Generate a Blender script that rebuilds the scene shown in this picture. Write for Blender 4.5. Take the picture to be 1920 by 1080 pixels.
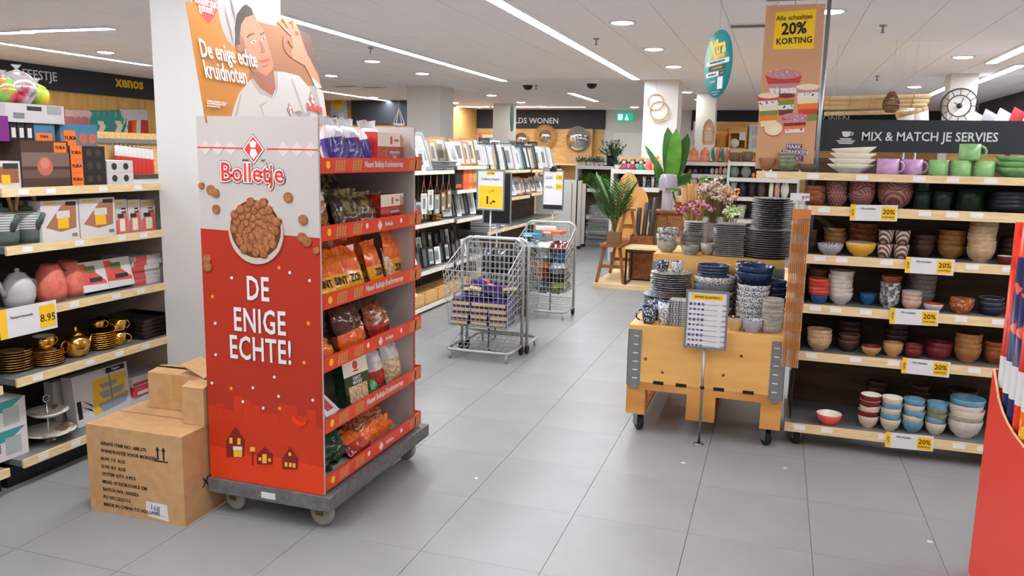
import bpy, math, random
from mathutils import Vector, Matrix
for o in list(bpy.data.objects): bpy.data.objects.remove(o)
S = bpy.context.scene; COL = S.collection
R = math.radians
rnd = random.Random(7)
# ------------------------------------------------------------------ camera
EYE = Vector((0, 0, 1.6)); FPX = 1509.75
yaw, pit, rol = R(-18.0091), R(-9.41535), R(1.24706)
FW = Vector((math.sin(yaw)*math.cos(pit), math.cos(yaw)*math.cos(pit), math.sin(pit)))
RT = Vector((math.cos(yaw), -math.sin(yaw), 0)); UP = RT.cross(FW)
RT, UP = RT*math.cos(rol)+UP*math.sin(rol), -RT*math.sin(rol)+UP*math.cos(rol)
cam = bpy.data.cameras.new('camera'); cam.sensor_width = 36; cam.lens = FPX/1920*36; cam.clip_end = 80
camo = bpy.data.objects.new('camera', cam); COL.objects.link(camo)
m = Matrix.Identity(3); m.col[0], m.col[1], m.col[2] = RT, UP, -FW
camo.matrix_world = Matrix.Translation(EYE) @ m.to_4x4()
S.camera = camo
S.cycles.diffuse_bounces = 8; S.cycles.max_bounces = 14
# ------------------------------------------------------------------ world, exposure
w = bpy.data.worlds.new('world'); S.world = w; w.use_nodes = True
w.node_tree.nodes['Background'].inputs[0].default_value = (1, .98, .96, 1)
w.node_tree.nodes['Background'].inputs[1].default_value = .35
S.view_settings.view_transform = 'Standard'; S.view_settings.look = 'None'
S.view_settings.gamma = 1; S.view_settings.use_curve_mapping = False
S.view_settings.exposure = 0.58
TUBE_W, SPOT_W = 38.0, 56.0      # strength of the ceiling tubes and of the round ceiling lamps
# ------------------------------------------------------------------ surveying: a sight line met with a plane of the place
def ray(x, y): return FW + RT*((x-960)/FPX) - UP*((y-540)/FPX)
def az(x, y, z=0.): d = ray(x, y); return EYE + d*((z-EYE.z)/d.z)
def ay(x, y, Y): d = ray(x, y); return EYE + d*(Y/d.y)
def ax(x, y, X): d = ray(x, y); return EYE + d*(X/d.x)
def ap(x, y, p0, n): d = ray(x, y); return EYE + d*((p0-EYE).dot(n)/d.dot(n))
# ------------------------------------------------------------------ materials
def lin(c): return tuple(((v/255)/12.92 if v/255 <= .04045 else ((v/255+.055)/1.055)**2.4) for v in c)
MATS = {}
def mat(name, c, rough=.55, metal=0., spec=.4, c2=None, scale=30., stretch=(1, 1, 1), bump=0., trans=0., emit=0., lo=.35, hi=.65, alpha=1., tex='noise', coat=0., detail=3., ior=1.45):
    if name in MATS: return MATS[name]
    m = bpy.data.materials.new(name); m.use_nodes = True; MATS[name] = m
    nt = m.node_tree; b = nt.nodes['Principled BSDF']; L = nt.links.new
    c = lin(c) + (1,); b.inputs['Base Color'].default_value = c
    b.inputs['Roughness'].default_value = rough; b.inputs['Metallic'].default_value = metal
    b.inputs['Specular IOR Level'].default_value = spec; b.inputs['IOR'].default_value = ior
    if trans: b.inputs['Transmission Weight'].default_value = trans
    if coat: b.inputs['Coat Weight'].default_value = coat; b.inputs['Coat Roughness'].default_value = .12
    if alpha < 1: b.inputs['Alpha'].default_value = alpha
    if emit: b.inputs['Emission Color'].default_value = c; b.inputs['Emission Strength'].default_value = emit
    if c2 is not None or bump:
        tc = nt.nodes.new('ShaderNodeTexCoord'); mp = nt.nodes.new('ShaderNodeMapping'); mp.inputs['Scale'].default_value = stretch
        L(tc.outputs['Object'], mp.inputs[0])
        if tex == 'noise':
            t = nt.nodes.new('ShaderNodeTexNoise'); t.inputs['Scale'].default_value = scale; t.inputs['Detail'].default_value = detail; out = t.outputs['Fac']
        elif tex == 'voronoi':
            t = nt.nodes.new('ShaderNodeTexVoronoi'); t.inputs['Scale'].default_value = scale; out = t.outputs['Distance']
        else:
            t = nt.nodes.new('ShaderNodeTexWave'); t.inputs['Scale'].default_value = scale; t.inputs['Distortion'].default_value = detail; t.bands_direction = tex; out = t.outputs['Fac']
        L(mp.outputs[0], t.inputs['Vector'])
        if c2 is not None:
            r = nt.nodes.new('ShaderNodeValToRGB'); r.color_ramp.elements[0].position = lo; r.color_ramp.elements[1].position = hi
            r.color_ramp.elements[0].color = c; r.color_ramp.elements[1].color = lin(c2)+(1,)
            L(out, r.inputs[0]); L(r.outputs[0], b.inputs['Base Color'])
        if bump:
            bp = nt.nodes.new('ShaderNodeBump'); bp.inputs['Strength'].default_value = bump; bp.inputs['Distance'].default_value = .002
            L(out, bp.inputs['Height']); L(bp.outputs[0], b.inputs['Normal'])
    return m
def plain(c, rough=.5, metal=0.): return mat('c%02x%02x%02x_%d_%d' % (*c, rough*100, metal*100), c, rough, metal)
WHITE = mat('white_paint', (212, 210, 208), .6); CARDW = mat('white_card', (212, 207, 206), .45)
BLACK = mat('black_plastic', (24, 24, 26), .4); RUBBER = mat('rubber', (32, 32, 34), .7)
STEEL = mat('grey_steel', (150, 152, 154), .35, .85); CHROME = mat('chrome', (205, 205, 205), .18, 1.)
WIRE = mat('wire_coat', (178, 180, 178), .38, .3); INK = mat('black_ink', (30, 28, 28), .6)
PINE = mat('pine', (226, 184, 122), .5, c2=(208, 158, 92), scale=3.5, stretch=(1, 7, 9), bump=.05, detail=6.)
LIP = mat('shelf_lip_wood', (236, 212, 168), .4, c2=(224, 192, 142), scale=5, stretch=(2, 2, 14), detail=5.)
PLY = mat('crate_ply', (236, 188, 114), .45, c2=(222, 166, 90), scale=1.6, stretch=(1, 1, 6), detail=6., bump=.04)
TEAK = mat('teak', (158, 96, 52), .5, c2=(120, 68, 36), scale=4, stretch=(6, 1, 6), detail=5., bump=.06)
MANGO = mat('mango_wood', (196, 140, 82), .5, c2=(166, 110, 58), scale=4, stretch=(6, 6, 1), detail=5.)
DARKW = mat('dark_back_panel', (98, 78, 60), .65, c2=(80, 62, 46), scale=3, stretch=(1, 1, 8))
BOARD = mat('brown_card', (200, 158, 112), .75, c2=(190, 147, 103), scale=22, bump=.05)
BOARDI = mat('brown_card_inside', (150, 110, 72), .85)
ANTH = mat('anthracite', (50, 52, 58), .6); YEL = mat('price_yellow', (246, 196, 40), .5)
PAPER = mat('paper_white', (220, 218, 220), .5); CLEAR = mat('clear_plastic', (235, 238, 240), .12, alpha=.22, spec=.6)
GLASS = mat('glass', (225, 235, 235), .03, trans=1., ior=1.45)
GREYSH = mat('shelf_grey', (128, 130, 130), .4, .3)
# ------------------------------------------------------------------ mesh building
class MB:
    def __init__(s): s.v, s.f, s.m, s.s = [], [], [], []
    def add(s, vs, fs, m=0, sm=False):
        n = len(s.v); s.v += [tuple(v) for v in vs]; s.f += [tuple(i+n for i in f) for f in fs]; s.m += [m]*len(fs); s.s += [sm]*len(fs); return s
    def box(s, x0, x1, y0, y1, z0, z1, m=0):
        return s.add([(x0, y0, z0), (x1, y0, z0), (x1, y1, z0), (x0, y1, z0), (x0, y0, z1), (x1, y0, z1), (x1, y1, z1), (x0, y1, z1)],
                     [(3, 2, 1, 0), (4, 5, 6, 7), (0, 1, 5, 4), (1, 2, 6, 5), (2, 3, 7, 6), (3, 0, 4, 7)], m)
    def lathe(s, prof, n=20, c=(0, 0, 0), m=0, sm=True, sx=1., sy=1., wob=None):
        vs, fs = [], []; k = len(prof); ms = []
        for i in range(n):
            a = 2*math.pi*i/n
            for j, p in enumerate(prof):
                r = p[0]*(wob(a, j) if wob else 1)
                vs.append((c[0]+r*math.cos(a)*sx, c[1]+r*math.sin(a)*sy, c[2]+p[1]))
        for i in range(n):
            i2 = (i+1) % n
            for j in range(k-1):
                q = (i*k+j, i2*k+j, i2*k+j+1, i*k+j+1)
                if prof[j][0] < 1e-6: q = (q[0], q[2], q[3])
                elif prof[j+1][0] < 1e-6: q = (q[0], q[1], q[3])
                fs.append(q); ms.append(prof[j][2] if len(prof[j]) > 2 else m)
        n0 = len(s.f); s.add(vs, fs, m, sm); s.m[n0:] = ms; return s
    def tube(s, pts, r, n=6, m=0, closed=False, taper=None):
        pts = [Vector(p) for p in pts]; vs, fs = [], []; K = len(pts); pv = None
        for i, p in enumerate(pts):
            a = pts[i-1] if (i or closed) else p; b = pts[(i+1) % K] if (i < K-1 or closed) else p
            t = (b-a).normalized()
            if pv is None:
                pv = t.orthogonal().normalized()
            else:
                pv = pv - t*pv.dot(t)
                pv = pv.normalized() if pv.length > 1e-6 else t.orthogonal().normalized()
            q = t.cross(pv); rr = r*(taper[i] if taper else 1)
            for j in range(n):
                an = 2*math.pi*j/n; vs.append(p+(pv*math.cos(an)+q*math.sin(an))*rr)
        for i in range(K if closed else K-1):
            for j in range(n):
                fs.append((i*n+j, i*n+(j+1) % n, ((i+1) % K)*n+(j+1) % n, ((i+1) % K)*n+j))
        if not closed: fs += [tuple(range(n))[::-1], tuple((K-1)*n+j for j in range(n))]
        return s.add(vs, fs, m, n > 5)
    def slab(s, poly, off, m=0):          # a flat polygon given by 3-D points, thickened along off
        off = Vector(off); poly = [Vector(p) for p in poly]; n = len(poly)
        vs = poly+[p+off for p in poly]
        nr = Vector((0, 0, 0))
        for i in range(n): nr += poly[i].cross(poly[(i+1) % n])
        fl = nr.dot(off) > 0
        fs = [tuple(range(n)), tuple(range(n, 2*n))[::-1]]+[(i, i+n, (i+1) % n+n, (i+1) % n) for i in range(n)]
        if fl: fs = [f[::-1] for f in fs]
        return s.add(vs, fs, m)
    def pillow(s, w, h, d, c=(0, 0, 0), m=0, n=10, p=.45, jit=0., m2=None, split=.5, tilt=None):   # a filled bag, front along -y, base at z=0
        vs, fs = [], []; r = random.Random(int(w*9999+h*777+d*55+jit*10))
        for side in (-1, 1):
            for j in range(n+1):
                for i in range(n+1):
                    u, v = i/n*2-1, j/n*2-1
                    th = max(0, (1-abs(u)**3))**p*max(0, (1-abs(v)**3.5))**p
                    vs.append((c[0]+u*w/2*(1-.05*abs(v)**2), c[1]+side*d/2*th*(1+jit*(r.random()-.5)*3)+jit*d*(r.random()-.5), c[2]+(v+1)/2*h+jit*.06*h*(r.random()-.5)*(abs(v) < 1)))
        N = (n+1)**2; ms = []
        for k in (0, 1):
            for j in range(n):
                for i in range(n):
                    q = (k*N+j*(n+1)+i, k*N+j*(n+1)+i+1, k*N+(j+1)*(n+1)+i+1, k*N+(j+1)*(n+1)+i)
                    fs.append(q if k == 0 else q[::-1]); ms.append(m2 if (m2 is not None and (j+.5)/n < split) else m)
        n0 = len(s.f); s.add(vs, fs, m, True); s.m[n0:] = ms; return s
    def ball(s, r, c=(0, 0, 0), m=0, n=10, sz=1.):
        return s.lathe([(r*math.sin(math.pi*i/(n//2+1)), -r*sz*math.cos(math.pi*i/(n//2+1))) for i in range(n//2+2)], n, c, m)
    def xf(s, M, n0=0):
        s.v[n0:] = [tuple(M @ Vector(v)) for v in s.v[n0:]]; return s
    def mesh(s, name, mats):
        me = bpy.data.meshes.new(name); me.from_pydata(s.v, [], s.f)
        for a in (mats if isinstance(mats, (list, tuple)) else [mats]): me.materials.append(a)
        me.polygons.foreach_set('material_index', s.m); me.polygons.foreach_set('use_smooth', s.s); me.update(); return me
def node(name, data, parent=None, loc=(0, 0, 0), rot=(0, 0, 0)):
    o = bpy.data.objects.new(name, data); COL.objects.link(o); o.parent = parent
    o.location = loc; o.rotation_euler = rot if isinstance(rot, (tuple, list)) else (0, 0, rot); return o
def part(name, mb, mats, parent, loc=(0, 0, 0), rot=(0, 0, 0), label=None):
    o = node(name, mb if isinstance(mb, bpy.types.Mesh) else mb.mesh(name, mats), parent, loc, rot)
    if label: o['label'] = label
    return o
def thing(name, label, cat, loc=(0, 0, 0), rot=0., group=None, mb=None, mats=None):
    me = None if mb is None else (mb if isinstance(mb, bpy.types.Mesh) else mb.mesh(name, mats))
    o = node(name, me, None, loc, rot); o['label'] = label; o['category'] = cat
    if group: o['group'] = group
    return o
def struct(name, mb, mats, label=None):
    o = node(name, mb.mesh(name, mats)); o['kind'] = 'structure'
    if label: o['label'] = label
    return o
ORD = 'first second third fourth fifth sixth seventh eighth ninth tenth eleventh twelfth thirteenth fourteenth fifteenth sixteenth seventeenth eighteenth'.split()
def nth(label, i, n, end='from the bottom'):
    if n == 1: return label
    s = '%s, %s %s' % (label, ORD[i], end)
    if len(s.split()) <= 16: return s
    return '%s, %s' % (label, ORD[i]+'-'+{'from the bottom': 'lowest', 'from the left': 'from-left', 'from the front': 'from-front'}[end])
CACHE = {}
def cached(key, fn):
    if key not in CACHE: CACHE[key] = fn()
    return CACHE[key]
def text(body, size, mt, parent, loc, rot=(R(90), 0, 0), bold=0., sx=1., align='CENTER', shear=0., name='lettering', spacing=1., ext=.0004, line=1.):
    cu = bpy.data.curves.new(name, 'FONT'); cu.body = body; cu.size = size; cu.align_x = align; cu.align_y = 'CENTER'
    cu.offset = bold*size; cu.shear = shear; cu.space_character = spacing; cu.space_line = line; cu.extrude = ext; cu.resolution_u = 2
    t = bpy.data.objects.new('tmp', cu); COL.objects.link(t)
    dg = bpy.context.evaluated_depsgraph_get(); me = bpy.data.meshes.new_from_object(t.evaluated_get(dg)); bpy.data.objects.remove(t)
    me.materials.clear(); me.materials.append(mt)
    if len(me.vertices):
        xs = [v_.co.x for v_ in me.vertices]; ys = [v_.co.y for v_ in me.vertices]
        me.transform(Matrix.Translation((-(min(xs)+max(xs))/2 if align == 'CENTER' else (-min(xs) if align == 'LEFT' else -max(xs)), -(min(ys)+max(ys))/2, 0)))
    o = node(name, me, parent, loc, rot); o.scale = (sx, 1, 1); return o
FX = (R(90), 0, R(90))     # writing that faces +X
# ================================================================== the building
H_C = 2.8; XL, XR, YB, YF = -10.9, 3.75, 21.2, -3.0
fl = struct('floor', MB().box(XL-.2, XR+.2, YF-.2, YB+.2, -.12, -.004), mat('floor_joint', (104, 102, 100), .8))
FLT = mat('floor_tile_grey', (146, 146, 146), .36, c2=(138, 138, 138), scale=2.2, detail=6., spec=.3, bump=.02)
PX, PY, X0, Y0 = .506, .55, -1.278, 2.80
tile = MB().box(.0012, PX-.0012, .0005, PY-.0005, -.012, 0).mesh('tile', FLT)
rest = MB(); cnt = 0
for i in range(-19, 11):
    for j in range(-10, 34):
        x, y = X0+i*PX, Y0+j*PY
        if x < XL-.1 or x > XR or y < YF or y > YB: continue
        if -6 <= i <= 4 and -1 <= j <= 22: part('tile', tile, None, fl, (x, y, 0)); cnt += 1
        else: rest.box(x+.0018, x+PX-.0018, y+.0018, y+PY-.0018, -.012, 0)
o = part('tile_field', rest, FLT, fl); o['kind'] = 'stuff'
ce = struct('ceiling', MB().box(XL-.2, XR+.2, YF-.2, YB+.2, H_C+.012, H_C+.12), mat('ceiling_grid', (150, 147, 147), .8))
CLT = mat('ceiling_tile_white', (252, 248, 252), .85, c2=(245, 242, 243), scale=160, detail=2.)
CX, CY, CX0, CY0 = .545, 1.2, -2.70, 6.75
ctile = MB().box(.003, CX-.003, .003, CY-.003, 0, .02).mesh('ceiling_tile', CLT)
rest = MB()
for i in range(-16, 13):
    for j in range(-9, 13):
        x, y = CX0+i*CX, CY0+j*CY
        if x < XL-.5 or x > XR or y < YF-1 or y > YB: continue
        if -9 <= i <= 9 and -1 <= j <= 7: part('ceiling_tile', ctile, None, ce, (x, y, H_C))
        else: rest.box(x+.003, x+CX-.003, y+.003, y+CY-.003, H_C, H_C+.02)
o = part('tile_field', rest, CLT, ce); o['kind'] = 'stuff'
wb = struct('wall_back', MB().box(-8.0, XR+.2, YB, YB+.2, 0, H_C+.012), WHITE)
struct('wall_left', MB().box(XL-.2, XL, YF, YB, 0, H_C+.012), WHITE)
struct('wall_right', MB().box(XR, XR+.2, YF, YB, 0, H_C+.012), WHITE)
struct('wall_front', MB().box(XL, XR, YF-.2, YF, 2.55, H_C+.012).box(XL, XL+1, YF-.2, YF, 0, 2.55).box(XR-.5, XR, YF-.2, YF, 0, 2.55).box(-4.2, -3.8, YF-.2, YF, 0, 2.55), WHITE)     # unseen front behind the camera, left open so world light comes in as fill
struct('wall_recess', MB().box(XL, -8.0, 17.7, 17.9, 0, H_C+.012).box(-8.2, -8.0, 17.9, YB, 0, H_C+.012), [PINE])
struct('trim_1', MB().box(-8.0, -4.42, YB-.06, YB, 2.3, H_C), ANTH)          # dark fascia boards along the walls
struct('trim_2', MB().box(-2.2, XR, YB-.06, YB, 2.3, H_C), ANTH)
struct('trim_3', MB().box(XL, XL+.06, YF, 17.7, 2.43, H_C), ANTH)
struct('trim_4', MB().box(XR-.06, XR, YF, YB, 2.25, H_C), ANTH)
struct('trim_5', MB().box(-9.9, -8.0, 17.62, 17.7, 2.25, H_C), ANTH)
struct('trim_6', MB().box(XL, XL+.03, YF, 17.7, .1, 2.43), mat('cladding_yellow_pine', (232, 184, 110), .5, c2=(214, 160, 84), scale=2, stretch=(1, 6, 1), detail=5.))
struct('trim_7', MB().box(-7.95, -4.45, YB-.03, YB, .1, 2.3), PINE)
struct('trim_8', MB().box(-2.1, XR-.1, YB-.03, YB, .1, 2.3), PINE)
LET = mat('sign_letters', (225, 225, 225), .5); XYEL = mat('shop_yellow', (250, 200, 30), .5)
wp = ay(992, 226, YB-.062); text('WERELDS WONEN', .21, LET, bpy.data.objects['trim_1'], (wp.x-.08, YB-.062, wp.z), bold=.012, ext=.004)
wp = ay(1592, 222, YB-.062); text('WERELDS WONEN', .21, LET, bpy.data.objects['trim_2'], (wp.x, YB-.062, wp.z), align='RIGHT', bold=.012, ext=.004)
text('FEESTJE', .19, LET, bpy.data.objects['trim_3'], (XL+.062, 9.78, 2.62), FX, bold=.01, ext=.004)
text('xenos', .26, XYEL, bpy.data.objects['trim_3'], (XL+.062, 11.58, 2.66), FX, bold=.03, ext=.004)
d = struct('door_1', MB().box(-4.2, -3.1, YB-.04, YB, 0, 2.24).box(-3.0, -2.75, YB-.04, YB, 0, 2.24), mat('door_white', (226, 228, 226), .45))
part('door_frame', MB().box(-4.28, -4.2, YB-.06, YB, 0, 2.32).box(-4.2, -2.72, YB-.06, YB, 2.24, 2.32), WHITE, d)
part('door_gap', MB().box(-3.1, -3.0, YB-.05, YB-.01, 0, 2.24), ANTH, d)
part('door_handle', MB().box(-4.14, -4.02, YB-.1, YB-.04, 1.98, 2.03), STEEL, d)
# columns
def column(x0, x1, y0, y1, label):
    return thing('column', label, 'column', ((x0+x1)/2, (y0+y1)/2, 0), 0, None,
        MB().box(-(x1-x0)/2, (x1-x0)/2, -(y1-y0)/2, (y1-y0)/2, 0, H_C).box(-(x1-x0)/2-.012, (x1-x0)/2+.012, -(y1-y0)/2-.012, (y1-y0)/2+.012, 0, .09), mat('column_white', (220, 217, 214), .5))
column(-3.26, -2.72, 3.66, 4.06, 'white square column behind the red biscuit display')
column(-6.62, -5.96, 13.85, 14.5, 'white square column rising behind the picture frame shelves')
column(-2.1, -1.57, 12.95, 13.5, 'white square column with a wreath of rings hung on it')
column(-6.62, -6.2, 18.6, 19.1, 'slim white column in front of the mirrors at the back')
column(2.1, 2.43, 12.4, 12.8, 'white column behind the large round metal clock')
column(-1.55, -1.2, 15.6, 16.0, 'narrow white column behind the shelf of vases')
# ceiling lamps
TUBE = mat('tube_light', (244, 250, 255), .5, emit=TUBE_W); DISC = mat('round_light', (255, 252, 246), .5, emit=SPOT_W)
HOUS = mat('lamp_housing', (236, 236, 236), .5)
def strip(x, y0, n, label, grp, dx=0, pitch=1.2):
    for k in range(n):
        t = thing('ceiling_tube_light', nth(label, k, n, 'from the front'), 'lamp', (x+dx*k, y0+k*pitch, H_C), 0, grp)
        part('housing', cached('hous', lambda: MB().box(-.075, -.055, .02, 1.18, -.022, 0).box(.055, .075, .02, 1.18, -.022, 0).box(-.075, .075, 0, .02, -.022, 0).box(-.075, .075, 1.18, 1.2, -.022, 0).mesh('housing', HOUS)), None, t)
        part('tube', cached('tube', lambda: MB().box(-.055, .055, .02, 1.18, -.018, -.004).mesh('tube', TUBE)), None, t)
strip(-2.2, -1.65, 7, 'tube ceiling light in the middle row, nearer half', 'middle row of tube lights, nearer half')
strip(-2.2, 6.75, 5, 'tube ceiling light in the long row ending near the exit sign', 'long middle row of tube lights')
strip(-4.38, -1.55, 7, 'tube ceiling light in the left row, nearer half', 'left row of tube lights, nearer half')
strip(-4.38, 6.85, 5, 'tube ceiling light in the long row left of the middle row', 'long left row of tube lights')
strip(-8.95, 5.2, 4, 'tube ceiling light in the row beside the far left dark fascia', 'far left row of tube lights')
strip(-8.9, 14.2, 3, 'tube ceiling light near the wooden wall at the far left', 'tube lights before the wooden wall')
strip(2.28, 1.5, 8, 'tube ceiling light in the right row above the tableware sign', 'right row of tube lights')
strip(2.65, 11.3, 2, 'tube ceiling light of the short pair beside the clock column', 'short pair of tube lights')
strip(2.4, 14.2, 2, 'tube ceiling light of the far right row behind the bamboo poles', 'far right tube lights')
strip(-3.9, 15.3, 2, 'tube ceiling light of the short far row before the exit sign', 'short far row of tube lights')
for i, x in enumerate((-8.3, -7.05, -5.8)):
    t = thing('ceiling_tube_light', nth('tube ceiling light running crosswise before the mirrors', i, 3, 'from the left'), 'lamp', (x+1.2, 19.7, H_C), R(90), 'crosswise tube lights at the back')
    part('housing', CACHE['hous'], None, t); part('tube', CACHE['tube'], None, t)
for (q0, l) in (((60, 57), 'tube ceiling light running crosswise at the far left edge'), ((212, 50), 'tube ceiling light running crosswise above the far left fascia')):
    p = az(*q0, H_C)
    t = thing('ceiling_tube_light', l, 'lamp', (p.x, p.y, H_C), R(90)); part('housing', CACHE['hous'], None, t); part('tube', CACHE['tube'], None, t)
def down(x, y, label, grp=None):
    t = thing('round_ceiling_light', label, 'lamp', (x, y, H_C), 0, grp)
    part('rim', cached('rim', lambda: MB().lathe([(.1, -.012), (.12, -.014), (.125, 0), (.1, 0)], 24).mesh('rim', HOUS)), None, t)
    part('diffuser', cached('dif', lambda: MB().lathe([(0, -.02), (.06, -.018), (.1, -.008), (.1, -.002)], 24).mesh('diffuser', DISC)), None, t)
for q, l in (((1167, 41), 'largest round ceiling light, nearest to the oval blue sign'), ((1226, 91), 'second round ceiling light in the line left of the oval blue sign'), ((1263, 124), 'third round ceiling light in the line left of the oval blue sign'),
    ((698, 114), 'round ceiling light nearest to the chef poster'), ((792, 137), 'round ceiling light above the white column behind the frames'), ((621, 141), 'round ceiling light just right of the raised hand on the poster'),
    ((198, 97), 'round ceiling light above the far left fascia'), ((1806, 106), 'round ceiling light left of the far right tube lights'), ((1715, 162), 'round ceiling light above the bamboo poles'), ((1558, 20), 'round ceiling light beside the hanging discount banner'),
    ((922, 178), 'round ceiling light right of the column behind the frames'), ((1287, 172), 'round ceiling light right of the wreath column'), ((1312, 186), 'small round ceiling light above the woven birdcage')): 
    p = az(*q, H_C); down(p.x, p.y, l)
for i, q in enumerate(((700, 182), (852, 192), (898, 200), (977, 191), (1015, 199), (1190, 200))):
    p = az(*q, H_C); down(p.x, p.y, nth('small round ceiling light at the back of the shop', i, 6, 'from the left'), 'small round lights at the back')
for x, y in ((-1.42, 1.8), (-1.42, 5.4), (1.9, 3.2), (1.9, 6.6), (-5.3, 2.), (-5.3, 4.6), (-5.3, 7.2), (-7.6, 3.), (-7.6, 6.), (-.3, 0.2), (1.9, 0.), (.7, 1.4), (.7, 3.0), (-.3, 1.6)):  # extra lamps out of view, added to light the shop evenly
    down(x, y, 'unseen round ceiling light added above the nearer part of the shop', 'added unseen round lights over the nearer part')
for x, y in ((-6.2, 8.5), (-5.9, 7.5), (-6.9, 10.3)): down(x, y, 'added round ceiling light, unseen behind the chef poster', 'added unseen lights behind the chef poster')  # extra lamps added out of sight to brighten the column at the back left
for x, y in ((0., 15.), (-.1, 13.), (.2, 17.5)): down(x, y, 'added round ceiling light, unseen behind the discount banner', 'added unseen lights behind the banner')  # extra lamps added out of sight to brighten the back racks
# sprinklers, cameras, vents
for i, q in enumerate(((695, 89), (1005, 160), (1118, 72), (1645, 142), (1656, 47))):
    p = az(*q, H_C)
    thing('sprinkler', nth('small metal sprinkler head hanging from the ceiling tiles', i, 5, 'from the left'), 'sprinkler', (p.x, p.y, H_C), 0, 'sprinkler heads', cached('spr', lambda: MB().lathe([(.035, 0), (.03, -.012), (.009, -.015), (.009, -.06), (.022, -.062), (.022, -.067), (0, -.067)], 12).mesh('sprinkler', STEEL)))
for q, l in (((990, 153), 'dark dome camera on the ceiling, left one of two'), ((1110, 150), 'dark dome camera on the ceiling, right one of two')):
    p = az(*q, H_C); t = thing('dome_camera', l, 'camera', (p.x, p.y, H_C))
    part('base', MB().lathe([(.1, 0), (.1, -.05), (.085, -.06)], 16), HOUS, t); part('dome', MB().lathe([(.085, -.06), (.075, -.1), (.045, -.13), (0, -.14)], 16), BLACK, t)
for q, sx, l in (((1402, 47), .34, 'ceiling air grille behind the discount banner'), ((648, 161), .5, 'ceiling air grille right of the chef poster'), ((700, 163), .45, 'narrow ceiling air grille above the dark recess')):
    p = az(*q, H_C); t = thing('ceiling_vent', l, 'vent', (p.x, p.y, H_C))
    part('frame', MB().box(-sx/2, sx/2, -.11, -.09, -.012, 0).box(-sx/2, sx/2, .09, .11, -.012, 0).box(-sx/2, -sx/2+.02, -.09, .09, -.012, 0).box(sx/2-.02, sx/2, -.09, .09, -.012, 0), HOUS, t)
    for k in range(5): part('slat', cached(('sl', sx), lambda: MB().box(-sx/2+.02, sx/2-.02, 0, .02, -.01, -.003).mesh('slat', GREYSH)), None, t, (0, -.085+k*.037, 0))
# exit sign
t = thing('exit_sign', 'lit green exit sign with running figure above the back door', 'sign', (-3.9, YB-.1, 2.52))
part('box', MB().box(-.2, .2, -.03, .1, 0, .19), mat('exit_green', (30, 170, 140), .4, emit=.6), t)
part('pictogram', MB().box(-.16, -.05, -.032, -.03, .03, .16).box(.04, .075, -.032, -.03, .06, .13).box(.02, .05, -.032, -.03, .02, .07).box(.07, .1, -.032, -.03, .02, .07).lathe([(0, 0), (.016, 0), (.016, .002)], 8, (.058, -.031, .148)), mat('exit_white', (240, 255, 250), .4, emit=1.6), t)
# ================================================================== printed faces
class Face:
    """A printed plane on a thing: local x to the right, y up, z out of the surface."""
    def __init__(s, parent, origin, right, up=(0, 0, 1)):
        r = Vector(right).normalized(); u = Vector(up); u = (u-r*u.dot(r)).normalized(); n = r.cross(u)
        M = Matrix.Identity(4)
        for i, c in enumerate((r, u, n)):
            for k in range(3): M[k][i] = c[k]
        M.translation = Vector(origin)
        s.M, s.par, s.n, s.o, s.r, s.u = M, parent, n, Vector(origin), r, u
        s.ps, s.mats, s.lay = [], [], .0006
    def uv(s, x, y): q = ap(x, y, s.o, s.n)-s.o; return (q.dot(s.r), q.dot(s.u))
    def mi(s, m):
        if m not in s.mats: s.mats.append(m)
        return s.mats.index(m)
    def poly(s, uv, m, step=True):
        if step: s.lay += .00012
        s.ps.append((uv, s.lay, m)); return s
    def px(s, pts, m, step=True): return s.poly([s.uv(*p) for p in pts], m, step)
    def rect(s, a, b, c, d, m, step=True): return s.poly([(a, c), (b, c), (b, d), (a, d)], m, step)
    def disc(s, u, v, r, m, n=14, sy=1., step=True): return s.poly([(u+r*math.cos(2*math.pi*i/n), v+r*sy*math.sin(2*math.pi*i/n)) for i in range(n)], m, step)
    def text(s, body, size, m, u, v, rot=0., **k):
        o = text(body, size, m, s.par, (0, 0, 0), **k)
        o.matrix_basis = s.par.matrix_basis.inverted() @ s.M @ Matrix.Translation((u, v, s.lay+.0012)) @ Matrix.Rotation(rot, 4, 'Z') @ Matrix.Diagonal((k.get('sx', 1.), 1, 1, 1)); return o
    def done(s, name='print'):
        np_ = len(s.ps); L_ = s.par.matrix_basis.inverted() @ s.M
        if 0 < np_ <= 8:
            for uv, lay, m in s.ps: part(name, MB().slab([(a, b, 0.0001) for a, b in uv], (0, 0, lay)), m, s.par).matrix_basis = L_
        elif np_:
            mb = MB()
            for uv, lay, m in s.ps: mb.slab([(a, b, 0.0001) for a, b in uv], (0, 0, lay), s.mi(m))
            o = part(name, mb, s.mats, s.par); o.matrix_basis = L_; o['kind'] = 'stuff'
        return s
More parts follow.
